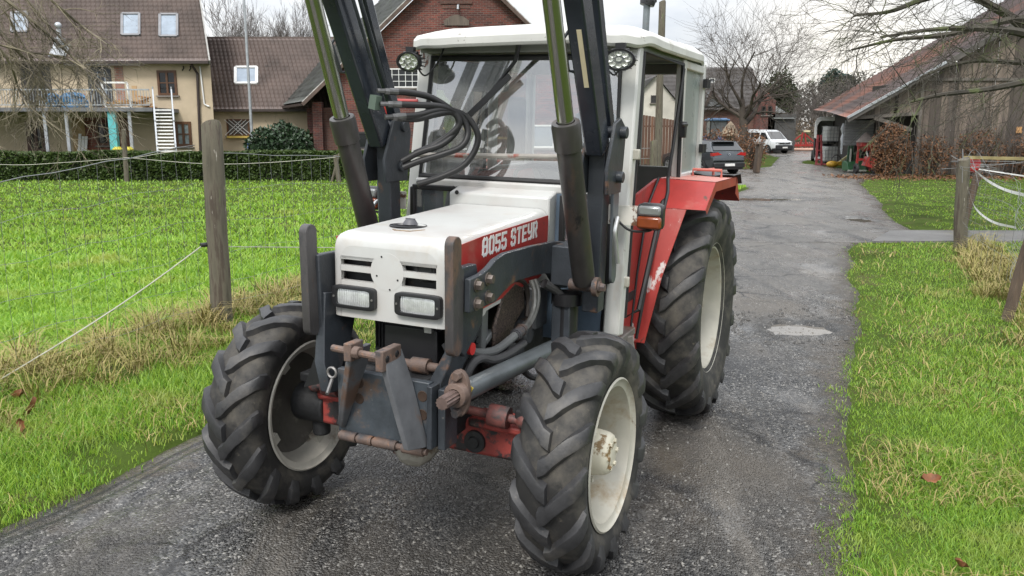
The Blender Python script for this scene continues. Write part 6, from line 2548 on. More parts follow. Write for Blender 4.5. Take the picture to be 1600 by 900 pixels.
fp_ = thing('flagpole', 'tall thin grey flagpole standing before the low tiled house', 'pole', (W(395, 236, 37).x, 37, 0))
mb = MB()
mb.tube([(0, 0, -.05), (0, 0, 4.5), (0, 0, 9.5)], [.07, .06, .045], 10)
obj('pole', mb, galv, fp_)
mb = MB()
mb.sphere((0, 0, 9.55), .08, 10, 8)
obj('finial', mb, galv, fp_)
tp_ = MB()
b_ = W(1028, 283, 31)
b_t = W(1035, 3, 31)
post(tp_, (W(1027, 270, 31).x, 31, -.1), (b_t.x, 31, b_t.z), .13, 12, 4)
tag(obj('telegraph_pole', tp_, postwood, smooth=50), 'tall bare wooden telegraph pole rising behind the tractor cab', 'pole')
sp_ = thing('post_pump', 'short blue post under the lattice window beside the flagpole', 'post', (W(391, 236, 38).x, 38, 0))
mb = MB()
mb.box((0, 0, .65), (.22, .18, 1.4))
obj('body', mb, mat('post_blue', (.04, .10, .34), .5), sp_, bevel=.02)

bf = thing('board_fence', 'tall brown vertical board fence behind the tractor cab', 'fence', (0, 0, 0))
BFY = 42.0
mb = MB()
x = W(905, 180, BFY).x
xe = W(1066, 190, BFY).x
rr = random.Random(12)
while x < xe:
    px_ = 800 + x / BFY * F_PX
    zt2 = W(px_, 178 + (px_ - 990) * .17, BFY).z
    mb.box((x + .07, BFY + rr.uniform(-.01, .01), zt2 / 2 + .1), (.135, .03, zt2 - .2))
    x += .15
obj('board', mb, fenceboards, bf)
mb = MB()
for z in (.6, 2.1):
    mb.bar((W(905, 0, BFY).x, BFY + .05, z), (xe, BFY + .05, z), .05, .09)
mb.box(((W(905, 0, BFY).x + xe) / 2, BFY - .05, .12), (xe - W(905, 0, BFY).x, .06, .25))
obj('rail', mb, postdark, bf)
sf = thing('wire_fence', 'short wire mesh fence on a wooden post by the path behind the cab', 'fence', (0, 0, 0))
b_, t_ = W(1022, 282, 29), W(1022, 221, 29)
mb = MB()
post(mb, (b_.x, 29, -.05), (t_.x, 29, t_.z), .14, 10, 14)
obj('post', mb, postwood, sf, smooth=50)
mb = MB()
xa_ = b_.x - 3.2
for z in (.25, .6, .95, 1.3):
    mb.tube([(xa_, 29.2, z), (b_.x - 1.5, 29.1, z - .05), (b_.x, 29, z)], .008, 4)
for k in range(14):
    mb.tube([(xa_ + k * .235, 29.1, 0), (xa_ + k * .235, 29.1, 1.32)], .005, 4)
obj('mesh', mb, wirem, sf)['kind'] = 'stuff'

rfn = thing('paddock_fence', 'paddock fence of leaning posts with white tape and rails on the right', 'fence', (0, 0, 0))
for k, (b_, t_, r_, m_, lab) in enumerate((((7.30, 13.27, -.1), (7.20, 13.27, 1.44), .10, postwood, 'thick pale weathered post'), ((8.72, 15.9, -.1), (8.95, 15.9, 1.25), .075, postdark, 'slim dark brown post'),
                                       ((5.05, 8.21, -.1), (5.37, 8.30, 1.45), .055, postdark, 'thin leaning split post'),                                       ((13.5, 15.2, -.1), (13.5, 15.2, 1.3), .08, postwood, None))):
    mb = MB()
    post(mb, b_, t_, r_, 10 if k != 2 else 5, k + 30)
    o = obj('post', mb, m_, rfn, smooth=50 if k != 2 else 20)
    if lab:
        o['label'] = lab
tape = mat('white_tape', (.78, .78, .76), .5, var=.04)


def ribbon(mb, pts, w_):
    pts = bez(pts, 8)
    vs = []
    for i, p in enumerate(pts):
        t = .6 * math.sin(i * .35)
        up_ = Vector((0, math.sin(t), math.cos(t)))
        vs += [p + up_ * w_ / 2, p - up_ * w_ / 2]
    mb.add(vs, [(2 * i, 2 * i + 1, 2 * i + 3, 2 * i + 2) for i in range(len(pts) - 1)])
    return mb


mb = ribbon(MB(), [W(1515, 258, 13.6), W(1540, 280, 12.5), W(1575, 298, 11), W(1640, 312, 9)], .04)
ribbon(mb, [W(1513, 296, 13.4), W(1524, 325, 12.6), W(1550, 346, 11.6), W(1588, 356, 10.2)], .035)
ribbon(mb, [W(1528, 264, 15.7), W(1580, 272, 15), W(1660, 284, 14)], .025)
obj('tape', mb, tape, rfn, smooth=60)
mb = MB()
a, b = W(1507, 246, 13.4), W(1700, 250, 13.6)
mb.bar(a, b, .05, .05)
a, b = W(1525, 262, 15.9), W(1750, 268, 15.9)
obj('rail', mb, mat('rail_mossy', (.34, .28, .13), .8, var=.3), rfn)
mb = MB()
rr = random.Random(8)
for k in range(16):
    z0 = .15 + k * .075
    mb.tube(bez([(7.28, 13.3, z0 + .1), (7.2 - .6 * rr.random(), 11.5, z0 - .03 + .1 * rr.random()), (5.9, 9.6, z0 * .9 + .05), (5.25, 8.3, z0 * .92)], 4), .002, 4)
for k in range(9):
    mb.tube([(7.25 - k * .22, 13.0 - k * .52, .1), (7.3 - k * .22, 13.0 - k * .52, 1.25)], .002, 4)
for k in range(12):
    p = Vector((7.2, 13.25, 1.4))
    mb.tube(bez([p, p + Vector((rr.uniform(-.25, .5), rr.uniform(-.2, .2), rr.uniform(-.1, .25))), p + Vector((rr.uniform(-.35, 1.0), rr.uniform(-.5, .2), rr.uniform(-.4, .2)))], 4), .003, 4)
obj('mesh', mb, wirem, rfn)['kind'] = 'stuff'
mb = MB()
c_ = W(1522, 257, 13.5)
mb.sphere(c_, .11, 8, 6, (1, .4, 1.2))
obj('red_handle', mb, mat('handle_red', (.6, .02, .03), .4), rfn)
# ================================================================== HEDGES, SHRUBS, TREES
def leaf_cloud(n, pts_fn, size, m, name, parent=None, seed=1, aspect=.55, flat=.0):
    """n small leaf quads at points given by pts_fn(rng, n)"""
    rr = np.random.RandomState(seed)
    P = pts_fn(rr, n)
    n = len(P)
    a = rr.randn(n, 3)
    a[:, 2] *= (1 - flat)
    a /= np.linalg.norm(a, axis=1, keepdims=True)
    b = np.cross(a, rr.randn(n, 3))
    b /= np.linalg.norm(b, axis=1, keepdims=True) + 1e-9
    s_ = size * (.6 + .8 * rr.rand(n))[:, None]
    v = np.stack([P - a * s_, P + b * s_ * aspect, P + a * s_, P - b * s_ * aspect], 1)
    f = np.arange(n * 4).reshape(n, 4)
    return fast_mesh(name, v.reshape(-1, 3), f, m, parent)


hedgem = mat('hedge_leaf', (.026, .052, .010), .5, var=.3, vscale=1.1, coords='World', island_col=(.062, .095, .020), rvar=0, spec=.3)
corem = mat('hedge_core', (.016, .022, .009), .9, var=.3)
shrubm = mat('laurel_leaf', (.016, .036, .013), .35, var=.3, vscale=2, coords='World', island_col=(.05, .085, .045), rvar=0, spec=.45)
beechm = mat('dry_beech_leaf', (.105, .048, .026), .6, var=.35, vscale=1.5, coords='World', island_col=(.22, .115, .06), rvar=0, spec=.2)
twigm = mat('bare_twig', (.068, .054, .043), .85, var=.3, vscale=2, coords='World', spots=[((.085, .095, .045), 2, .60, .1)], rvar=0)
twigpale = mat('pale_twig', (.20, .17, .115), .8, var=.3, vscale=2, coords='World', spots=[((.09, .075, .055), 1.5, .48, .1)], rvar=0)
fartwig = mat('far_twig', (.105, .090, .082), .9, var=.3, vscale=.4, coords='World', rvar=0)
ivym = mat('evergreen_leaf', (.022, .038, .016), .6, var=.3, vscale=1, coords='World', island_col=(.05, .065, .025), rvar=0, spec=.2)
conm = mat('far_conifer', (.028, .050, .042), .8, var=.3, vscale=.6, coords='World', island_col=(.05, .08, .07), rvar=0, spec=.1)


def box_cloud(x0, x1, y0, y1, z0, z1, wob=.08):
    def fn(rr, n):
        x = x0 + (x1 - x0) * rr.rand(n)
        k = rr.rand(n)
        front = k < .62
        y = np.where(front, y0 + .10 * np.abs(rr.randn(n)), y0 + (y1 - y0) * rr.rand(n))
        z = np.where(front, z0 + (z1 - z0) * rr.rand(n), z1 - .06 * np.abs(rr.randn(n)))
        dz = (fbm(x * .8, x * 0 + 2, 60) - .5) * wob * 2
        dy = (fbm(x * 1.5, z * 1.5, 61) - .5) * .25
        return np.stack([x, y + dy, z + dz * (z > z1 * .6)], -1)
    return fn


hx0, hx1 = -34.0, W(640, 240, 32).x
hzt = W(300, 238, 31.7).z
hd = thing('clipped_hedge', 'long low clipped dark green hedge between pasture and houses', 'hedge', (0, 0, 0))
mb = MB()
mb.box(((hx0 + hx1) / 2, 32.45, (hzt - .05) / 2 - .05), (hx1 - hx0 - .1, 1.3, hzt - .05))
obj('dark_core', mb, corem, hd)  # plain dark box added inside, standing in for the hedge's shaded interior
leaf_cloud(60000, box_cloud(hx0, hx1, 31.7, 33.2, 0, hzt), .06, hedgem, 'foliage', hd, 3)


def blob_cloud(c, rad, p=.45):
    def fn(rr, n):
        d = rr.randn(n, 3)
        d /= np.linalg.norm(d, axis=1, keepdims=True)
        r = rr.rand(n) ** p
        lump = .72 + .55 * fbm(d[:, 0] * 2.1 + c[0] * 3.1 + 5, d[:, 2] * 2.1 + d[:, 1] + 9, 63)
        P = d * (r * lump)[:, None] * np.array(rad)[None] + np.array(c)[None]
        P[:, 2] = np.abs(P[:, 2])
        return P
    return fn


def shrub(name, px, py, Y, w, h, label, m, n, size, cat='shrub', group=None, stems=12, depth=None, seed=1):
    c = W(px, py, Y)
    t_ = thing(name, label, cat, (0, 0, 0), 0, group)
    mb = MB()
    rr = random.Random(seed)
    for k in range(stems):
        a = rr.uniform(0, 6.28)
        e = Vector((c.x + w * .42 * math.cos(a), Y + w * .3 * math.sin(a), h * rr.uniform(.6, .98)))
        b_ = Vector((c.x + w * .12 * math.cos(a), Y + .1 * math.sin(a), -.05))
        pts = bez([b_, b_.lerp(e, .5) + Vector((0, 0, h * .08)), e], 4)
        mb.tube(pts, [.02 * (1 - .7 * i / (len(pts) - 1)) for i in range(len(pts))], 5)
        for q in range(5):
            p = b_.lerp(e, rr.uniform(.3, .95)) + Vector((0, 0, h * .05))
            mb.tube([p, p + Vector((rr.uniform(-.4, .4) * w * .4, rr.uniform(-.3, .3), rr.uniform(.0, .35) * h))], [.008, .003], 4)
    obj('stem', mb, twigm, t_)
    leaf_cloud(n, blob_cloud((c.x, Y, h * .48), (w * .56, depth or w * .42, h * .56)), size, m, 'foliage', t_, seed)
    return t_


shrub('laurel_bush', 441, 237, 36.5, 2.75, 2.15, 'broad glossy dark green bush below the low tiled house', shrubm, 9000, .085, seed=4, stems=8)
shrub('laurel_bush', 10, 237, 34.3, 2.4, 1.0, 'low dark green bush at the left end of the balcony house', shrubm, 5000, .075, seed=5, stems=6)
shrub('beech_bush', 1387, 275, 34.5, 1.5, 2.1, 'dense round beech bush with russet leaves before the barn opening', beechm, 5200, .05, seed=6, group='beech bushes along the barn', stems=26)
shrub('beech_bush', 1452, 268, 34.8, 1.5, 1.75, 'thin twiggy beech bush with pale leaves against the planks', beechm, 1100, .05, seed=7, group='beech bushes along the barn', stems=26)
shrub('beech_bush', 1526, 268, 34.6, 2.0, 2.0, 'wide beech bush with brown leaves below the orange sign', beechm, 2200, .05, seed=8, group='beech bushes along the barn', stems=30)
shrub('beech_bush', 1592, 265, 34.9, 1.5, 1.7, 'sparse brown bush at the right edge before the planks', beechm, 900, .05, seed=9, group='beech bushes along the barn', stems=24)
bh = shrub('garden_hedge', 1140, 255, 46.0, 3.6, 2.1, 'bare brown garden hedge between the grey car and the white van', beechm, 2600, .06, cat='hedge', seed=10, stems=46, depth=1.0)
shrub('garden_hedge', 1178, 262, 41.0, 1.3, 1.7, 'small tangled bare shrub beside the brown board by the grey car', beechm, 1000, .05, cat='shrub', seed=16, stems=26, depth=.5)
mb = MB()
a, b = W(1180, 268, 38), W(1189, 226, 38)
mb.box(((a.x + b.x) / 2, 38.0, b.z / 2), (b.x - a.x, .5, b.z), Matrix.Rotation(.08, 3, 'Y'))
mb.box(((a.x + b.x) / 2, 38.0, b.z + .04), (b.x - a.x + .08, .56, .05))
tag(obj('board_stub', mb, postdark, bevel=.02), 'short end of a brown board fence beside the rear of the grey car', 'fence')


# ---- bare trees
MINR = .0035


def branch_tree(mbs, p, d, r, L, lvl, rr, maxl, kids, spread, up, droop=0.0, ratio=.66, thin=.62):
    """one limb and everything that grows from it; thick wood to mbs[0], the rest to mbs[1]"""
    n = 5 if lvl < 2 else 4 if lvl < maxl else 3
    pts = [p]
    dd = d.normalized()
    for k in range(n):
        wob = .16 if lvl else .06
        dd = (dd + Vector((rr.gauss(0, wob), rr.gauss(0, wob), rr.gauss(0, wob) + up * .10 - droop * .14 * lvl / maxl))).normalized()
        pts.append(pts[-1] + dd * (L / n))
    rs_ = [r * (1 - .62 * k / n) for k in range(n + 1)]
    mbs[0 if lvl == 0 else 1].tube(pts, rs_, 8 if lvl == 0 else 6 if lvl == 1 else 4 if lvl == 2 else 3, cap=False)
    if lvl == maxl:
        return
    for k in range(kids[lvl]):
        t = rr.uniform(.35 if lvl else .55, 1.0)
        f = t * n
        i = min(int(f), n - 1)
        q = pts[i].lerp(pts[i + 1], f - i)
        base = (pts[i + 1] - pts[i]).normalized()
        s_ = spread * rr.uniform(.6, 1.25)
        az = 2 * math.pi * (k + rr.random() * .8) / kids[lvl]
        x = base.orthogonal().normalized()
        y = base.cross(x)
        nd = base * math.cos(s_) + (x * math.cos(az) + y * math.sin(az)) * math.sin(s_)
        rl_ = rs_[i] * (.66 if lvl == 0 else thin) * rr.uniform(.75, 1.05)
        branch_tree(mbs, q, nd, max(rl_, MINR), L * ratio * rr.uniform(.75, 1.15), lvl + 1, rr, maxl, kids, spread, up, droop, ratio, thin)


def bare_tree(name, label, loc, h, r, seed, m=twigm, kids=(8, 6, 6, 5), spread=.62, up=.5, trunk=.34, lean=(0, 0), minr=None, group=None, ratio=.66, droop=0.0, thin=.62):
    t_ = thing(name, label, 'tree', loc, 0, group)
    rr = random.Random(seed)
    A, B_ = MB(), MB()
    branch_tree((A, B_), Vector((0, 0, -.1)), Vector((lean[0], lean[1], 1)), r, h * trunk, 0, rr, len(kids), kids, spread, up, droop, ratio, thin)
    obj('trunk', A, m, t_, smooth=60, fix=False)
    obj('crown', B_, m, t_, smooth=0, fix=False)
    return t_


bt_ = W(1160, 240, 56)
MINR = .009
bare_tree('bare_tree', 'big bare spreading tree standing between the farmhouse and the white van', (bt_.x, 56, 0), 18.5, .42, 12, kids=(8, 6, 6, 6), spread=.78, up=.16, trunk=.22, lean=(.12, 0), ratio=.82, thin=.50)
# thin trees behind the low house: two grown, the rest copies
MINR = .007
src = []
for k in range(2):
    src.append(bare_tree('bare_tree', 'x', (0, 0, 0), 9 + 1.5 * k, .075, 40 + k, fartwig, kids=(9, 6, 5, 4), spread=.42, up=.9, trunk=.5, ratio=.55))
LEFTT = [(345, 58, 9.3), (366, 60, 8.6), (392, 57, 9.6), (416, 61, 8.9), (440, 58, 9.2), (463, 62, 9.4), (482, 59, 8.7)]
POSN = ['first', 'second', 'third', 'fourth', 'fifth', 'sixth', 'last']
for k, (px, y_, h_) in enumerate(LEFTT):
    o = src[k] if k < 2 else copy_tree(src[k % 2])
    c_ = W(px, 40, y_)
    o.location = (c_.x, y_, 0)
    o.rotation_euler = (0, 0, k * 1.3)
    s_ = h_ / (10.5 if k % 2 == 0 else 11.5) * 1.5
    o.scale = (s_, s_, s_)
    o['label'] = '%s thin bare tree from the left in the row above the low roof' % POSN[k]
    o['group'] = 'thin bare trees above the low house roof'

MINR = .02
# ---- far woods: one mass of bare trees and brush
A = MB()
rr = random.Random(77)
pr_ = []
for k in range(70):
    x = rr.uniform(22, 70)
    y_ = rr.uniform(92, 125)
    hh = rr.uniform(7.5, 10.5) * (1 - .2 * max(0, (x - 36) / 34))
    T = MB()
    branch_tree((T, T), Vector((x, y_, -.1)), Vector((rr.uniform(-.1, .1), 0, 1)), .16, hh * .45, 0, rr, 3, (7, 6, 5), .45, .7, 0, .58)
    A.add(T.v, T.f)
o = obj('far_woods', A, fartwig, smooth=0, fix=False)
tag(o, 'grey brown bare woods closing the view beyond the yard', 'woods', kind='stuff')


def wood_pts(rr, n):
    x = np.concatenate([-160 + 170 * rr.rand(n // 4), 30 + 36 * rr.rand(n // 2), 60 + 160 * rr.rand(n - n // 4 - n // 2)])
    y_ = 118 + 22 * rr.rand(n)
    top = (6.0 + 5.0 * fbm(x * .16, x * 0 + 4, 70)) * np.where((x > 30) & (x < 44), 1.22 - (x - 30) * .014, 1)
    z = top * rr.rand(n) ** .7
    return np.stack([x, y_, z], -1)


o = leaf_cloud(44000, wood_pts, .30, mat('far_brush', (.085, .072, .062), .9, var=.35, vscale=.12, coords='World', island_col=(.055, .052, .042), rvar=0), 'far_brush', None, 8, aspect=.22)
tag(o, 'distant grey brown brushwood along the horizon', 'brushwood', kind='stuff')


def under_pts(rr, n):
    x = 27 + 14 * rr.rand(n)
    y_ = 82 + 10 * rr.rand(n)
    z = (1.2 + 2.6 * fbm(x * .4, y_ * .2, 71)) * rr.rand(n)
    return np.stack([x, y_, z], -1)


o = leaf_cloud(7000, under_pts, .16, mat('brown_brush', (.13, .088, .055), .9, var=.35, vscale=.3, coords='World', island_col=(.075, .06, .042), rvar=0), 'undergrowth', None, 9, aspect=.25)
tag(o, 'brown undergrowth at the edge of the woods behind the van', 'undergrowth', kind='stuff')


def conifer_pts(cx, cy, h, w, z0=0.0):
    def fn(rr, n):
        t = rr.rand(n) ** .75
        k = np.floor(t * 11) / 11
        r = w * (1 - t ** 1.8) * (.55 + .6 * (1 - (t * 11 - np.floor(t * 11)))) * np.sqrt(rr.rand(n)) + .1
        a = 6.283 * rr.rand(n)
        r *= .75 + .5 * vnoise(a * 1.5 + cx, k * 9, 5)
        return np.stack([cx + r * np.cos(a), cy + r * np.sin(a), z0 + h * t], -1)
    return fn


for k, (px, w_, zt2) in enumerate(((1303, 3.0, 112), (1319, 2.6, 117))):
    c_ = W(px, zt2, 170)
    t_ = thing('conifer', ('taller left one', 'shorter right one')[k] + ' of two blue green conifers rising over the far woods', 'tree', (0, 0, 0), 0, 'pair of far conifers')
    mb = MB()
    mb.tube([(c_.x, 170, -.1), (c_.x, 170, c_.z)], [.3, .05], 6)
    obj('trunk', mb, twigm, t_)
    leaf_cloud(3500, blob_cloud((c_.x, 170, c_.z - w_ * .85), (w_ * .95, w_ * .95, w_ * 1.0), .6), .32, conm, 'crown', t_, 20 + k, aspect=.4, flat=.4)
et = thing('evergreen_tree', 'dark ivy clad evergreen behind the right side of the big bare tree', 'tree', (0, 0, 0))
c_ = W(1215, 200, 80)
mb = MB()
mb.tube([(c_.x, 80, -.1), (c_.x, 80, 6.5)], [.2, .06], 8)
obj('trunk', mb, twigm, et)


def ever_pts(rr, n):
    d = rr.randn(n, 3)
    d /= np.linalg.norm(d, axis=1, keepdims=True)
    r = rr.rand(n) ** .5
    lump = .6 + .9 * fbm(d[:, 0] * 2.4 + 3, d[:, 2] * 2.4 + d[:, 1] * 2, 66)
    return d * (r * lump)[:, None] * np.array([1.5, 1.5, 2.2])[None] + np.array([[c_.x + .1, 80, 5.3]])


leaf_cloud(3600, ever_pts, .13, ivym, 'crown', et, 13, aspect=.45)


MINR = .0045
# ---- boughs reaching in from trees outside the frame
def limb(mb, pts, r0, r1, n=6):
    pts = bez(pts, 6)
    k = len(pts)
    mb.tube(pts, [r0 + (r1 - r0) * i / (k - 1) for i in range(k)], n, cap=False)
    return pts


def spray(mb, pts, rr, n, L, r, lvl, spread=.7, droop=.3, fwd=.5, kids=(5, 4)):
    for k in range(n):
        t = rr.uniform(.08, 1.0)
        f = t * (len(pts) - 1)
        i = min(int(f), len(pts) - 2)
        p = pts[i].lerp(pts[i + 1], f - i)
        d = (pts[i + 1] - pts[i]).normalized() * fwd + Vector((rr.gauss(0, spread), rr.gauss(0, spread), rr.gauss(0, spread) - droop))
        branch_tree((mb, mb), p, d, r * rr.uniform(.6, 1.1), L * rr.uniform(.5, 1.2), 1, rr, 1 + lvl, (0,) + kids, .55, .05, droop, .62)


rt_ = thing('oak_tree', 'mossy bare tree on the right whose long boughs hang before the plank barn', 'tree', (0, 0, 0))
A, B_ = MB(), MB()
tx, ty = 14.8, 18.0
limb(A, [(tx, ty, -.2), (tx - .1, ty, 2.0), (tx + .1, ty, 4.5), (tx, ty + .2, 8.5)], .45, .22, 12)
rr = random.Random(31)
LIMBS = [
    ([(1720, 60), (1640, 40), (1590, 30), (1540, 40), (1475, 55), (1400, 62), (1330, 78)], 17.5, .12),
    ([(1715, 120), (1640, 60), (1565, 18), (1500, -12), (1440, 0), (1390, 18), (1335, 24)], 18.5, .13),
    ([(1720, 150), (1640, 118), (1600, 128), (1540, 140), (1470, 148), (1420, 160)], 16.5, .10),
    ([(1720, 90), (1650, 66), (1600, 52), (1560, 46), (1500, 44), (1440, 48), (1375, 58)], 17.0, .12),
    ([(1720, 130), (1650, 100), (1590, 98), (1530, 95), (1480, 104), (1440, 120)], 18.0, .08),
    ([(1720, 10), (1640, -30), (1560, -50), (1480, -40), (1400, -20), (1340, -8)], 18.0, .12),
]
for pts, Yd, r in LIMBS:
    P = [W(px, py, Yd + .5 * math.sin(i)) for i, (px, py) in enumerate(pts)]
    P = [Vector((tx, ty, P[0].z - .2))] + P[1:]
    L_ = limb(B_, P, r, .022)
    spray(B_, L_[len(L_) // 5:], rr, 24, 1.3, .012, 2, .55, .18, .75, (4, 3))
obj('trunk', A, twigm, rt_, smooth=60, fix=False)
mossm = mat('mossy_bough', (.055, .048, .036), .85, var=.3, vscale=2, coords='World', spots=[((.085, .105, .035), 1.6, .52, .12)], rvar=0)
obj('crown', B_, mossm, rt_, smooth=0, fix=False)

lt_ = thing('weeping_tree', 'bare tree at the left edge with pale tangled drooping twigs', 'tree', (0, 0, 0))
A, B_ = MB(), MB()
tx, ty = -14.6, 17.0
limb(A, [(tx, ty, -.2), (tx, ty, 2.0), (tx + .2, ty, 4.0), (tx + .3, ty, 7.0)], .30, .14, 10)
rr = random.Random(41)
LIMBS = [
    ([(-290, 0), (-120, -70), (-20, -20), (60, 40), (120, 95), (160, 130)], 16.5, .05),
    ([(-290, 20), (-120, -40), (-30, 20), (20, 70), (60, 115), (100, 165)], 17.0, .045),
    ([(-290, -20), (-100, -100), (20, -50), (80, 0), (130, 42), (168, 70)], 17.0, .05),
    ([(-290, 40), (-130, 0), (-40, 40), (10, 90), (30, 140), (45, 170)], 16.0, .04),
    ([(-290, 0), (-100, -90), (0, -45), (50, 10), (95, 60), (140, 108)], 17.5, .045),
    ([(-290, 30), (-120, 20), (-30, 60), (40, 80), (100, 90), (150, 118)], 16.5, .035),
    ([(-290, 10), (-110, -50), (-10, 0), (30, 60), (55, 110), (60, 165)], 17.5, .035),
]
for pts, Yd, r in LIMBS:
    P = [W(px, py, Yd + .4 * math.sin(i * 2)) for i, (px, py) in enumerate(pts)]
    P = [Vector((tx, ty, P[0].z))] + P[1:]
    L_ = limb(B_, P, r, .014, 5)
    spray(B_, L_[len(L_) // 4:], rr, 22, 1.0, .0125, 2, .45, .45, .7, (4, 3))
obj('trunk', A, twigpale, lt_, smooth=60, fix=False)
obj('crown', B_, twigpale, lt_, smooth=0, fix=False)
# wild twigs of undergrowth by the barn
A = MB()
rr = random.Random(51)
for k in range(90):
    x = rr.uniform(17.5, 25)
    p = Vector((x, rr.uniform(33, 35.5), -.05))
    branch_tree((A, A), p, Vector((rr.uniform(-.3, .3), -.1, 1)), .014, rr.uniform(.9, 2.2), 0, rr, 2, (5, 4), .5, .5, 0, .55)
tag(obj('undergrowth', A, fartwig, smooth=0, fix=False), 'tangle of thin bare saplings growing before the plank barn', 'undergrowth', kind='stuff')

def litter_pts(rr, n):
    x = 13.2 + 11 * rr.rand(n)
    y_ = 33.6 + .9 * rr.randn(n)
    return np.stack([x, y_, .03 + .03 * rr.rand(n)], -1)


o = leaf_cloud(2600, litter_pts, .05, beechm, 'fallen_leaves', None, 61, flat=.85)
tag(o, 'drift of brown fallen leaves along the foot of the barn bushes', 'leaves', kind='stuff')

# ================================================================== VEHICLES AND FARM GEAR
carglass = mat('car_glass', (.015, .018, .02), .06, var=.1, rvar=0, spec=.6, coat=.5)
headg = mat('car_lamp', (.7, .72, .74), .15, metal=.4, coat=.5)
tyre_m = mat('car_tyre', (.02, .02, .021), .7, var=.2)
alloy = mat('alloy', (.45, .46, .48), .35, metal=.8)
plate_m = mat('plate_white', (.72, .72, .70), .4)


def car(name, label, cat, loc, rz, paint, L, hw, prof, zlow, belt, glassy, wheel_r, wheels, low=None, bumper=None):
    """car seen from its own frame: -y is the front; prof = roof line (y,z) from bonnet edge over the roof to the tail"""
    t_ = thing(name, label, cat, loc, rz)
    ns = len(low)
    rows = []
    for (y, zb, zt, w_) in low:
        rows.append([(-w_ * .90, y, zb), (-w_, y, zb + .18), (-w_, y, zt - .16), (-w_ * .955, y, zt), (0, y, zt + .025), (w_ * .955, y, zt), (w_, y, zt - .16), (w_, y, zb + .18), (w_ * .90, y, zb)])
    mb = MB()
    mb.add([p for r_ in rows for p in r_], [(i * 9 + j, i * 9 + (j + 1) % 9, (i + 1) * 9 + (j + 1) % 9, (i + 1) * 9 + j) for i in range(ns - 1) for j in range(9)] + [tuple(range(9)), tuple((ns - 1) * 9 + j for j in range(9))])
    zr = max(z for _, z in prof)

    def wz(z):
        return hw * (.955 - .20 * ((z - belt) / (zr - belt)))
    k = len(prof)
    vs = [(-wz(z), y, z) for y, z in prof] + [(wz(z), y, z) for y, z in prof]
    mb.add(vs, [tuple(range(k)), tuple(range(2 * k - 1, k - 1, -1))] + [(i, i + 1, i + 1 + k, i + k) for i in range(k - 1)] + [(k - 1, 0, k, 2 * k - 1)])
    obj('body', mb, paint, t_, smooth=38, bevel=.035)
    for kind, pts in glassy:
        mb = MB()
        if kind == 'side':
            for sg in (-1, 1):
                w_ = MB()
                v1 = [(sg * (wz(z) + .012), y, z) for y, z in pts]
                w_.add(v1 + [(x - sg * .02, y, z) for x, y, z in v1], [tuple(range(len(v1))), tuple(range(2 * len(v1) - 1, len(v1) - 1, -1))] +
                       [(i, (i + 1) % len(v1), (i + 1) % len(v1) + len(v1), i + len(v1)) for i in range(len(v1))])
                obj('window', w_, carglass, t_, smooth=0)
        else:
            (y0, z0), (y1, z1) = pts
            n_ = Vector((0, -(z1 - z0), (y1 - y0)))
            if kind == 'rear' and n_.y < 0 or kind == 'front' and n_.y > 0:
                n_ = -n_
            n_ = n_.normalized() * .022
            v1 = [Vector((-wz(z0) * .90, y0, z0)), Vector((wz(z0) * .90, y0, z0)), Vector((wz(z1) * .90, y1, z1)), Vector((-wz(z1) * .90, y1, z1))]
            mb.add([p + n_ for p in v1] + [p - n_ for p in v1], [(0, 1, 2, 3), (7, 6, 5, 4), (0, 4, 5, 1), (1, 5, 6, 2), (2, 6, 7, 3), (3, 7, 4, 0)])
            obj('windscreen' if kind == 'front' else 'rear_window', mb, carglass, t_, smooth=0)
    for y in wheels:
        for sg in (-1, 1):
            ar = MB()
            ar.cyl((sg * (hw - .10), y, wheel_r), (sg * (hw + .004), y, wheel_r), wheel_r + .06, 22)
            w_ = obj('wheel', ar, black, t_)
            mb = MB()
            mb.lathe([(wheel_r * .62, .10), (wheel_r * .9, .115), (wheel_r, .09), (wheel_r, -.09), (wheel_r * .6, -.1)], (sg * (hw - .095), y, wheel_r), (sg, 0, 0), 22)
            obj('tyre', mb, tyre_m, w_)
            mb = MB()
            mb.lathe([(0, .09), (wheel_r * .2, .10), (wheel_r * .55, .075), (wheel_r * .66, .10)], (sg * (hw - .085), y, wheel_r), (sg, 0, 0), 22)
            for q in range(5):
                a = 2 * math.pi * q / 5
                mb.bar((sg * (hw + .012), y, wheel_r), (sg * (hw + .012), y + wheel_r * .6 * math.cos(a), wheel_r * (1 + .6 * math.sin(a))), .06, .02, (1, 0, 0))
            obj('rim', mb, alloy, w_)
    return t_


gp = mat('golf_grey', (.085, .095, .105), .22, metal=.6, var=.04, coat=.8, rvar=.02)
glow = [(-2.14, .30, .66, .70), (-1.95, .20, .76, .84), (-1.1, .20, .91, .89), (0, .20, .93, .895), (1.2, .20, .965, .895), (1.85, .26, .98, .87), (2.08, .36, .95, .82), (2.14, .42, .72, .80)]
gprof = [(-1.15, .90), (-.40, 1.38), (.1, 1.465), (.9, 1.46), (1.62, 1.40), (2.02, .98)]
gl_ = [('side', [(-.95, .97), (-.38, 1.33), (.1, 1.40), (.28, 1.405), (.28, .97)]), ('side', [(.33, .97), (.33, 1.405), (.95, 1.395), (1.10, 1.36), (1.10, .985)]),
       ('side', [(1.15, .99), (1.15, 1.34), (1.42, 1.30), (1.62, 1.12)]), ('rear', ((1.66, 1.36), (1.99, 1.03))), ('front', ((-1.10, .94), (-.42, 1.36)))]
gcp = W(1139, 272, 35.2)
car_g = car('parked_car', 'dark grey hatchback seen from behind, parked on the gravel beside the tractor', 'car', (gcp.x - .50, 38.4, 0), math.pi + R(22), gp, 4.28, .895, gprof, .2, .95, gl_, .32, (-1.35, 1.30), low=glow)
redl = mat('tail_red', (.42, .02, .02), .2, coat=.6, var=.1)
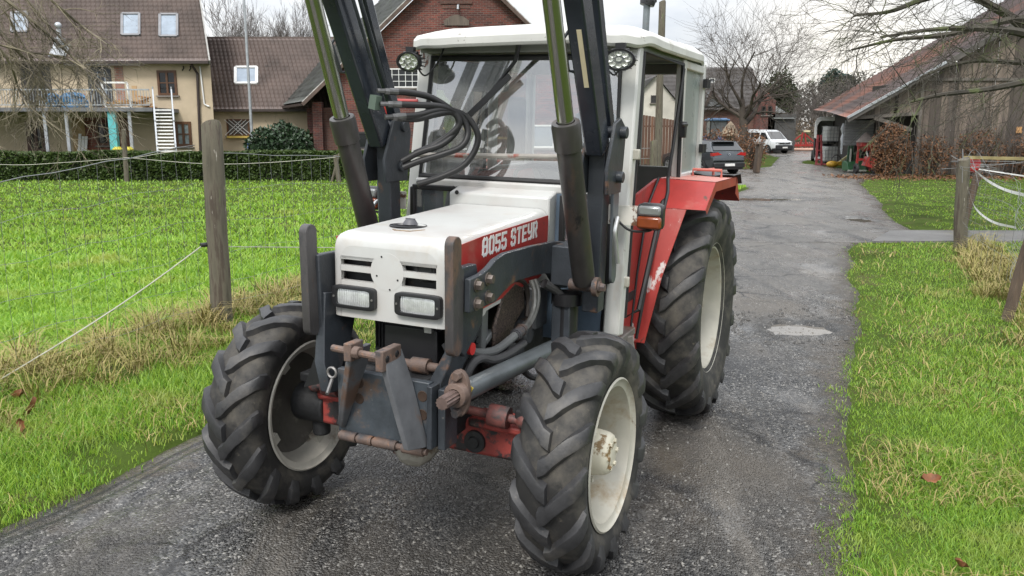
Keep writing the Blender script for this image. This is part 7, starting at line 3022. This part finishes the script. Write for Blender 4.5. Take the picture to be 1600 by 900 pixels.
for sg in (-1, 1):
    mb = MB()
    mb.prism([(sg * .40, .86), (sg * .86, .80), (sg * .89, .93), (sg * .60, .955)], lambda x, z, t: Vector((x, t - .06 * max(0, abs(x) - .5), z)), 1.98, 2.15)
    obj('tail_light', mb, redl, car_g)
mb = MB()
mb.box((0, 2.12, .40), (1.62, .16, .22))
mb.box((0, 2.10, .28), (1.5, .12, .14))
obj('rear_bumper', mb, black, car_g, bevel=.03)
mb = MB()
mb.box((0, 2.205, .42), (.52, .015, .11))
obj('number_plate', mb, plate_m, car_g)
mb = MB()
mb.lathe([(.045, .0), (.055, .01), (.045, .012), (.04, 0)], (0, 2.14, .865), (0, 1, .2), 16)
obj('emblem', mb, alloy, car_g)
mb = MB()
mb.box((0, 1.72, 1.415), (1.15, .24, .03))
obj('roof_spoiler', mb, gp, car_g, bevel=.01)

vp_ = mat('van_white', (.66, .68, .70), .3, var=.03, coat=.5, rvar=.03)
vlow = [(-2.45, .42, .86, .80), (-2.30, .30, 1.0, .90), (-1.6, .26, 1.12, .95), (0, .24, 1.15, .955), (1.5, .24, 1.15, .955), (2.3, .28, 1.15, .94), (2.45, .38, 1.12, .92)]
vprof = [(-1.78, 1.10), (-1.00, 1.80), (-.6, 1.93), (.6, 1.965), (2.2, 1.95), (2.40, 1.86), (2.44, 1.12)]
vg = [('front', ((-1.70, 1.16), (-1.00, 1.79))), ('side', [(-1.50, 1.18), (-.98, 1.68), (-.45, 1.72), (-.45, 1.18)]), ('side', [(-.30, 1.22), (-.30, 1.70), (.75, 1.72), (.75, 1.22)]), ('side', [(.9, 1.22), (.9, 1.72), (2.1, 1.70), (2.1, 1.22)])]
vc_ = W(1224, 236, 69)
van = car('parked_van', 'white panel van with black front bumper parked at the end of the lane', 'van', (vc_.x - .95, 71.2, 0), R(24), vp_, 4.9, .955, vprof, .25, 1.13, vg, .34, (-1.5, 1.45), low=vlow)
mb = MB()
mb.box((0, -2.43, .52), (1.72, .22, .38))
mb.box((0, -2.20, .36), (1.80, .5, .20))
obj('front_bumper', mb, black, van, bevel=.05)
mb = MB()
mb.box((0, -2.44, .86), (1.05, .12, .12))
obj('grille', mb, black, van)
for sg in (-1, 1):
    mb = MB()
    mb.box((sg * .68, -2.36, .90), (.34, .2, .17), Matrix.Rotation(sg * .3, 3, 'Z'))
    obj('headlight', mb, headg, van, bevel=.03)
    mb = MB()
    mb.box((sg * 1.06, -1.28, 1.28), (.16, .10, .26))
    obj('wing_mirror', mb, black, van, bevel=.03)
mb = MB()
mb.box((0, -2.55, .50), (.52, .015, .11))
obj('number_plate', mb, plate_m, van)
mb = MB()
mb.lathe([(.05, .0), (.065, .01), (.05, .012)], (0, -2.51, .87), (0, -1, .2), 16)
obj('emblem', mb, alloy, van)

# red harrow folded up beside the van
redm = mat('farm_red', (.33, .03, .026), .45, var=.15, vscale=3)
hc = W(1255, 223, 76)
hw_ = thing('red_harrow', 'wide red farm harrow with a white topped mast right of the van', 'implement', (hc.x, 76, 0))
mb = MB()
mb.box((0, 0, .55), (2.9, .18, .18))
mb.box((0, .5, .55), (2.9, .18, .18))
for k in range(-6, 7):
    mb.bar((k * .22, -.1, .5), (k * .22 + .05, .0, .08), .05, .05, (1, 0, 0))
    mb.bar((k * .22, -.1, .62), (k * .2, .2, .82), .06, .06, (1, 0, 0))
obj('frame', mb, redm, hw_)
mb = MB()
mb.bar((-1.3, 0, .6), (-.2, 0, 1.5), .1, .1)
mb.bar((1.3, 0, .6), (.2, 0, 1.5), .1, .1)
mb.bar((-.25, 0, .6), (-.1, 0, 1.7), .12, .12, (0, 1, 0))
mb.bar((.25, 0, .6), (.1, 0, 1.7), .12, .12, (0, 1, 0))
obj('mast', mb, redm, hw_)
mb = MB()
mb.box((.25, 0, 1.82), (.55, .3, .16))
obj('mast_cap', mb, mat('cap_cream', (.62, .55, .36), .6), hw_)
mb = MB()
mb.cyl((-1.5, -.1, .18), (1.5, -.1, .18), .14, 12)
obj('roller', mb, mat('roller_pale', (.5, .32, .25), .7), hw_)

# blue tractor seen over the brown hedge
tb = W(1119, 218, 60)
tr2 = thing('blue_tractor', 'small blue tractor with pale blue cab roof parked behind the bare hedge', 'tractor', (tb.x, 60, 0))
blu = mat('tractor_blue', (.05, .11, .30), .4, var=.15)
mb = MB()
mb.box((0, 0, 2.62), (1.5, 1.4, .14))
mb.box((0, 0, 2.70), (1.2, 1.1, .10))
obj('cab_roof', mb, mat('roof_paleblue', (.16, .30, .52), .4), tr2, bevel=.05)
mb = MB()
for sx in (-.58, .58):
    for sy in (-.55, .55):
        mb.bar((sx * 1.05, sy, 1.3), (sx, sy, 2.6), .07, .07, (0, 1, 0))
obj('cab_frame', mb, black, tr2)
mb = MB()
mb.box((0, -.57, 1.95), (1.15, .02, 1.2))
mb.box((.6, 0, 1.95), (.02, 1.1, 1.2))
mb.box((-.6, 0, 1.95), (.02, 1.1, 1.2))
obj('cab_window', mb, mat('bluish_window', (.20, .22, .23), .15, coat=.4), tr2)
mb = MB()
mb.box((0, -1.3, 1.05), (.75, 1.5, .75))
mb.box((0, 0, 1.0), (1.2, 1.2, .6))
obj('bonnet', mb, blu, tr2, bevel=.08)
for sg in (-1, 1):
    for (y, r_, w_) in ((.4, .72, .38), (-1.6, .5, .3)):
        mb = MB()
        mb.lathe([(r_ * .5, .5 * w_), (r_ * .92, .5 * w_), (r_, .36 * w_), (r_, -.36 * w_), (r_ * .92, -.5 * w_), (r_ * .5, -.5 * w_)], (sg * .78, y, r_), (1, 0, 0), 20, closed=True)
        w2 = obj('wheel', mb, tyre_m, tr2)
        mb = MB()
        mb.lathe([(0, .1), (r_ * .5, .12), (r_ * .52, -.1), (0, -.1)], (sg * .78, y, r_), (1, 0, 0), 20)
        obj('rim', mb, whitepaint, w2)
    mb = MB()
    mb.lathe([(r_ * 0, .1), (.78, .12), (.80, -.3), (.76, -.3), (.74, .08)], (sg * .78, .4, .74), (sg, 0, 0), 20)
    obj('mudguard', mb, blu, tr2)
mb = MB()
for sg in (-1, 1):
    mb.lathe([(0, .02), (.10, .02), (.11, 0)], (sg * .25, -2.06, 1.15), (0, -1, 0), 12)
obj('headlight', mb, headg, tr2)
# pale tarpaulin peak beside it
mb = MB()
c_ = W(1141, 205, 58)
mb.lathe([(0, 1.0), (.25, .75), (.55, .30), (.62, 0)], (c_.x, 58, c_.z - .3), (0, 0, 1), 9)
mb.cyl((c_.x, 58, -.05), (c_.x, 58, c_.z), .30, 8)
tag(obj('sack_heap', mb, mat('sack_tan', (.46, .36, .26), .8, var=.3), smooth=20), 'pale peaked canvas cover beside the blue tractor', 'cover')

# covered trailer under the eave
tc_ = W(1291, 248, 51.0)
trl = thing('covered_trailer', 'tall trailer with rounded white hood and dark open end by the barn eave', 'trailer', (tc_.x, 51.0, 0), -R(21))
a, b = W(1274, 182, 51), W(1310, 248, 51)
tw_, th_ = (b.x - a.x), a.z
out_ = [(-tw_ / 2, th_ * .52), (-tw_ / 2, th_ * .86), (-tw_ / 2 + .12, th_ * .96), (-tw_ / 2 + .32, th_), (tw_ / 2 - .3, th_), (tw_ / 2 - .1, th_ * .96), (tw_ / 2, th_ * .86), (tw_ / 2, th_ * .52)]
inn = [(x * .80, th_ * .52 + (z - th_ * .52) * .80) for x, z in out_]
mb = MB()
k = len(out_)
vs = [(x, 0, z) for x, z in out_] + [(x, 0, z) for x, z in inn] + [(x, 3.2, z) for x, z in out_] + [(x, 3.1, z) for x, z in inn]
mb.add(vs, [(i, i + 1, i + 1 + k, i + k) for i in range(k - 1)] + [(i, i + 1, i + 1 + 2 * k, i + 2 * k) for i in range(k - 1)] + [(k + i, k + i + 1, 3 * k + i + 1, 3 * k + i) for i in range(k - 1)] + [tuple(range(2 * k, 3 * k))])
obj('hood', mb, whitepaint, trl, bevel=.02)
mb = MB()
mb.box((-tw_ / 2 + .04, 1.6, th_ * .30), (.08, 3.2, th_ * .46))
mb.box((tw_ / 2 - .04, 1.6, th_ * .30), (.08, 3.2, th_ * .46))
mb.box((0, 1.6, .38), (tw_ - .18, 3.2, .10))
mb.box((0, 3.1, th_ * .30), (tw_ - .18, .06, th_ * .44))
mb.box((-.25, -.02, th_ * .42), (.06, .05, th_ * .7))
obj('side_panel', mb, mat('trailer_dark', (.06, .062, .066), .6), trl)
for sg in (-1, 1):
    mb = MB()
    mb.lathe([(.10, .1), (.30, .1), (.34, .06), (.34, -.06), (.30, -.1), (.1, -.1)], (sg * (tw_ / 2 + .02), 1.4, .34), (1, 0, 0), 18, closed=True)
    obj('wheel', mb, tyre_m, trl)
# stacked water tanks in cages
tankw = mat('tank_white', (.78, .78, .75), .5, var=.12, vscale=3, spots=[((.42, .40, .35), 3, .58, .2)])
ib = []
a, b = W(1289, 248, 48.2), W(1316, 224, 48.2)
for k, lab in enumerate(('lower of two white caged water tanks stacked before the trailer', 'upper of two white caged water tanks stacked before the trailer')):
    w_, h_ = b.x - a.x, 1.0
    t_ = thing('water_tank', lab, 'tank', ((a.x + b.x) / 2 + .04 * k, 48.2 + w_ / 2, k * (h_ + .14)), 0, 'stacked caged water tanks')
    mb = MB()
    mb.box((0, 0, .13 + (h_ - .15) / 2), (w_ - .06, w_ - .06, h_ - .17))
    obj('bottle', mb, tankw, t_, bevel=.06)
    mb = MB()
    for q in range(6):
        x = -w_ / 2 + w_ * q / 5
        for yy in (-w_ / 2, w_ / 2):
            mb.bar((x, yy, .12), (x, yy, h_), .02, .02, (0, 1, 0))
            mb.bar((yy, x, .12), (yy, x, h_), .02, .02, (0, 1, 0))
    for q in range(5):
        z = .14 + (h_ - .16) * q / 4
        for yy in (-w_ / 2, w_ / 2):
            mb.bar((-w_ / 2, yy, z), (w_ / 2, yy, z), .02, .02)
            mb.bar((yy, -w_ / 2, z), (yy, w_ / 2, z), .02, .02)
    obj('cage', mb, mat('cage_pale', (.34, .35, .36), .45, metal=.1), t_)
    mb = MB()
    mb.box((0, 0, .10), (w_, w_, .03))
    for q in (-1, 0, 1):
        mb.box((q * w_ * .42, 0, .04), (.12, w_, .085))
    obj('pallet', mb, black, t_)
# red frame standing by the trailer
mb = MB()
rp_ = W(1279, 252, 46.5)
for dx in (-.12, .18):
    mb.bar((rp_.x + dx, 46.5, -.05), (rp_.x + dx * .6, 46.7, 1.65), .10, .10, (0, 1, 0))
    mb.bar((rp_.x + dx, 46.5, .05), (rp_.x + dx, 45.7, .05), .08, .08)
for z in (.3, .8, 1.3):
    mb.bar((rp_.x - .14, 46.5 + z * .1, z), (rp_.x + .18, 46.5 + z * .1, z), .07, .07)
tag(obj('machine_stand', mb, mat('dull_red', (.22, .035, .04), .6, var=.3, vscale=4)), 'dull red upright machine frame left of the stacked tanks', 'frame')
# white plastic sheet bundle
mb = MB()
c_ = W(1320, 214, 46)
rr = random.Random(3)
pts = [(c_.x + rr.uniform(-.05, .05), 46, .6 + k * .28) for k in range(7)]
mb.tube(pts, [.12, .20, .17, .24, .18, .22, .12], 9)
tag(obj('plastic_sheet', mb, mat('sheet_white', (.60, .63, .66), .35, var=.15, vscale=6), smooth=25), 'bunched white plastic sheet hanging right of the tanks', 'sheet')
# yellow implement
yc = W(1303, 258, 43.5)
yi = thing('yellow_implement', 'low yellow implement with a hoop lying before the tanks', 'implement', (yc.x, 43.5, 0))
ylm = mat('farm_yellow', (.52, .30, .03), .5, var=.2, vscale=5)
mb = MB()
mb.sphere((-.08, 0, .16), .3, 12, 8, (1.1, .8, .6))
mb.box((.25, 0, .2), (.2, .3, .2))
obj('body', mb, ylm, yi, bevel=.02)
mb = MB()
mb.bar((.2, 0, .2), (1.15, 0, .95), .10, .10)
obj('drawbar', mb, mat('pale_yellow', (.55, .5, .25), .5), yi)
mb = MB()
mb.tube([(.1 + .28 * math.cos(math.pi * k / 10), 0, .25 + .38 * math.sin(math.pi * k / 10)) for k in range(11)], .02, 6)
obj('hoop', mb, black, yi)
# green mulcher
gc_ = W(1333, 268, 38.5)
gm = thing('green_mower', 'green flail mower with a broad sloping guard before the barn opening', 'implement', (gc_.x, 38.5, 0))
grm = mat('farm_green', (.03, .11, .045), .45, var=.25, vscale=4, spots=[((.15, .12, .08), 6, .6, .1)])
mb = MB()
mb.prism([(-.05, .05), (-.45, .12), (-.30, .42), (.05, .52), (.30, .50), (.30, .08)], lambda y, z, t: Vector((t, y, z)), -.42, .42)
obj('guard', mb, grm, gm, bevel=.02)
mb = MB()
mb.box((-.1, .1, .85), (.12, .10, .72))
mb.box((.12, .1, .72), (.45, .10, .35))
mb.bar((-.3, .0, .5), (-.25, .05, 1.2), .08, .08, (0, 1, 0))
mb.bar((.3, .0, .5), (.2, .05, 1.2), .08, .08, (0, 1, 0))
obj('headstock', mb, mat('dark_green', (.025, .07, .035), .5, var=.3, vscale=5), gm)
mb = MB()
mb.box((-.2, -.05, .62), (.06, .06, .9))
mb.cyl((-.42, -.42, .08), (.42, -.42, .08), .05, 10)
obj('skid', mb, mat('skid_pale', (.5, .52, .45), .5), gm)
mb = MB()
mb.cyl((.42, -.1, .14), (.52, -.1, .14), .14, 14)
obj('belt_cover', mb, grm, gm)
# red seed spreader with a grey hopper cover
rc_ = W(1349, 268, 37.2)
rsd = thing('seed_spreader', 'red seed spreader with grey cone hopper cover beside the beech bush', 'implement', (rc_.x, 37.2, 0))
mb = MB()
mb.lathe([(0, 1.82), (.06, 1.80), (.40, 1.42), (.42, 1.38), (0, 1.38)], (0, 0, 0), (0, 0, 1), 10)
obj('hopper_cover', mb, mat('canvas_grey', (.24, .20, .18), .8, var=.2), rsd)
mb = MB()
mb.lathe([(.40, 1.38), (.40, 1.22), (.10, .98), (.0, .98)], (0, 0, 0), (0, 0, 1), 4)
obj('hopper', mb, redm, rsd)
mb = MB()
mb.bar((-.34, 0, .1), (-.30, 0, 1.2), .08, .08, (0, 1, 0))
mb.bar((.34, .1, .1), (.30, .1, 1.2), .08, .08, (0, 1, 0))
mb.bar((-.34, 0, .62), (.34, .1, .62), .10, .10)
mb.box((.18, -.1, .50), (.42, .35, .42), Matrix.Rotation(.3, 3, 'Y'))
obj('frame', mb, redm, rsd)
mb = MB()
mb.tube(bez([(.02, -.1, .98), (.05, -.18, .8), (.10, -.22, .6), (.22, -.25, .42)], 5), .035, 8)
obj('tube', mb, mat('tube_grey', (.35, .34, .33), .5), rsd)
for sg in (-1, 1):
    mb = MB()
    mb.lathe([(.10, .06), (.20, .06), (.23, .03), (.23, -.03), (.20, -.06), (.10, -.06)], (sg * .40, -.15, .23), (1, 0, 0), 18, closed=True)
    obj('wheel', mb, tyre_m, rsd)
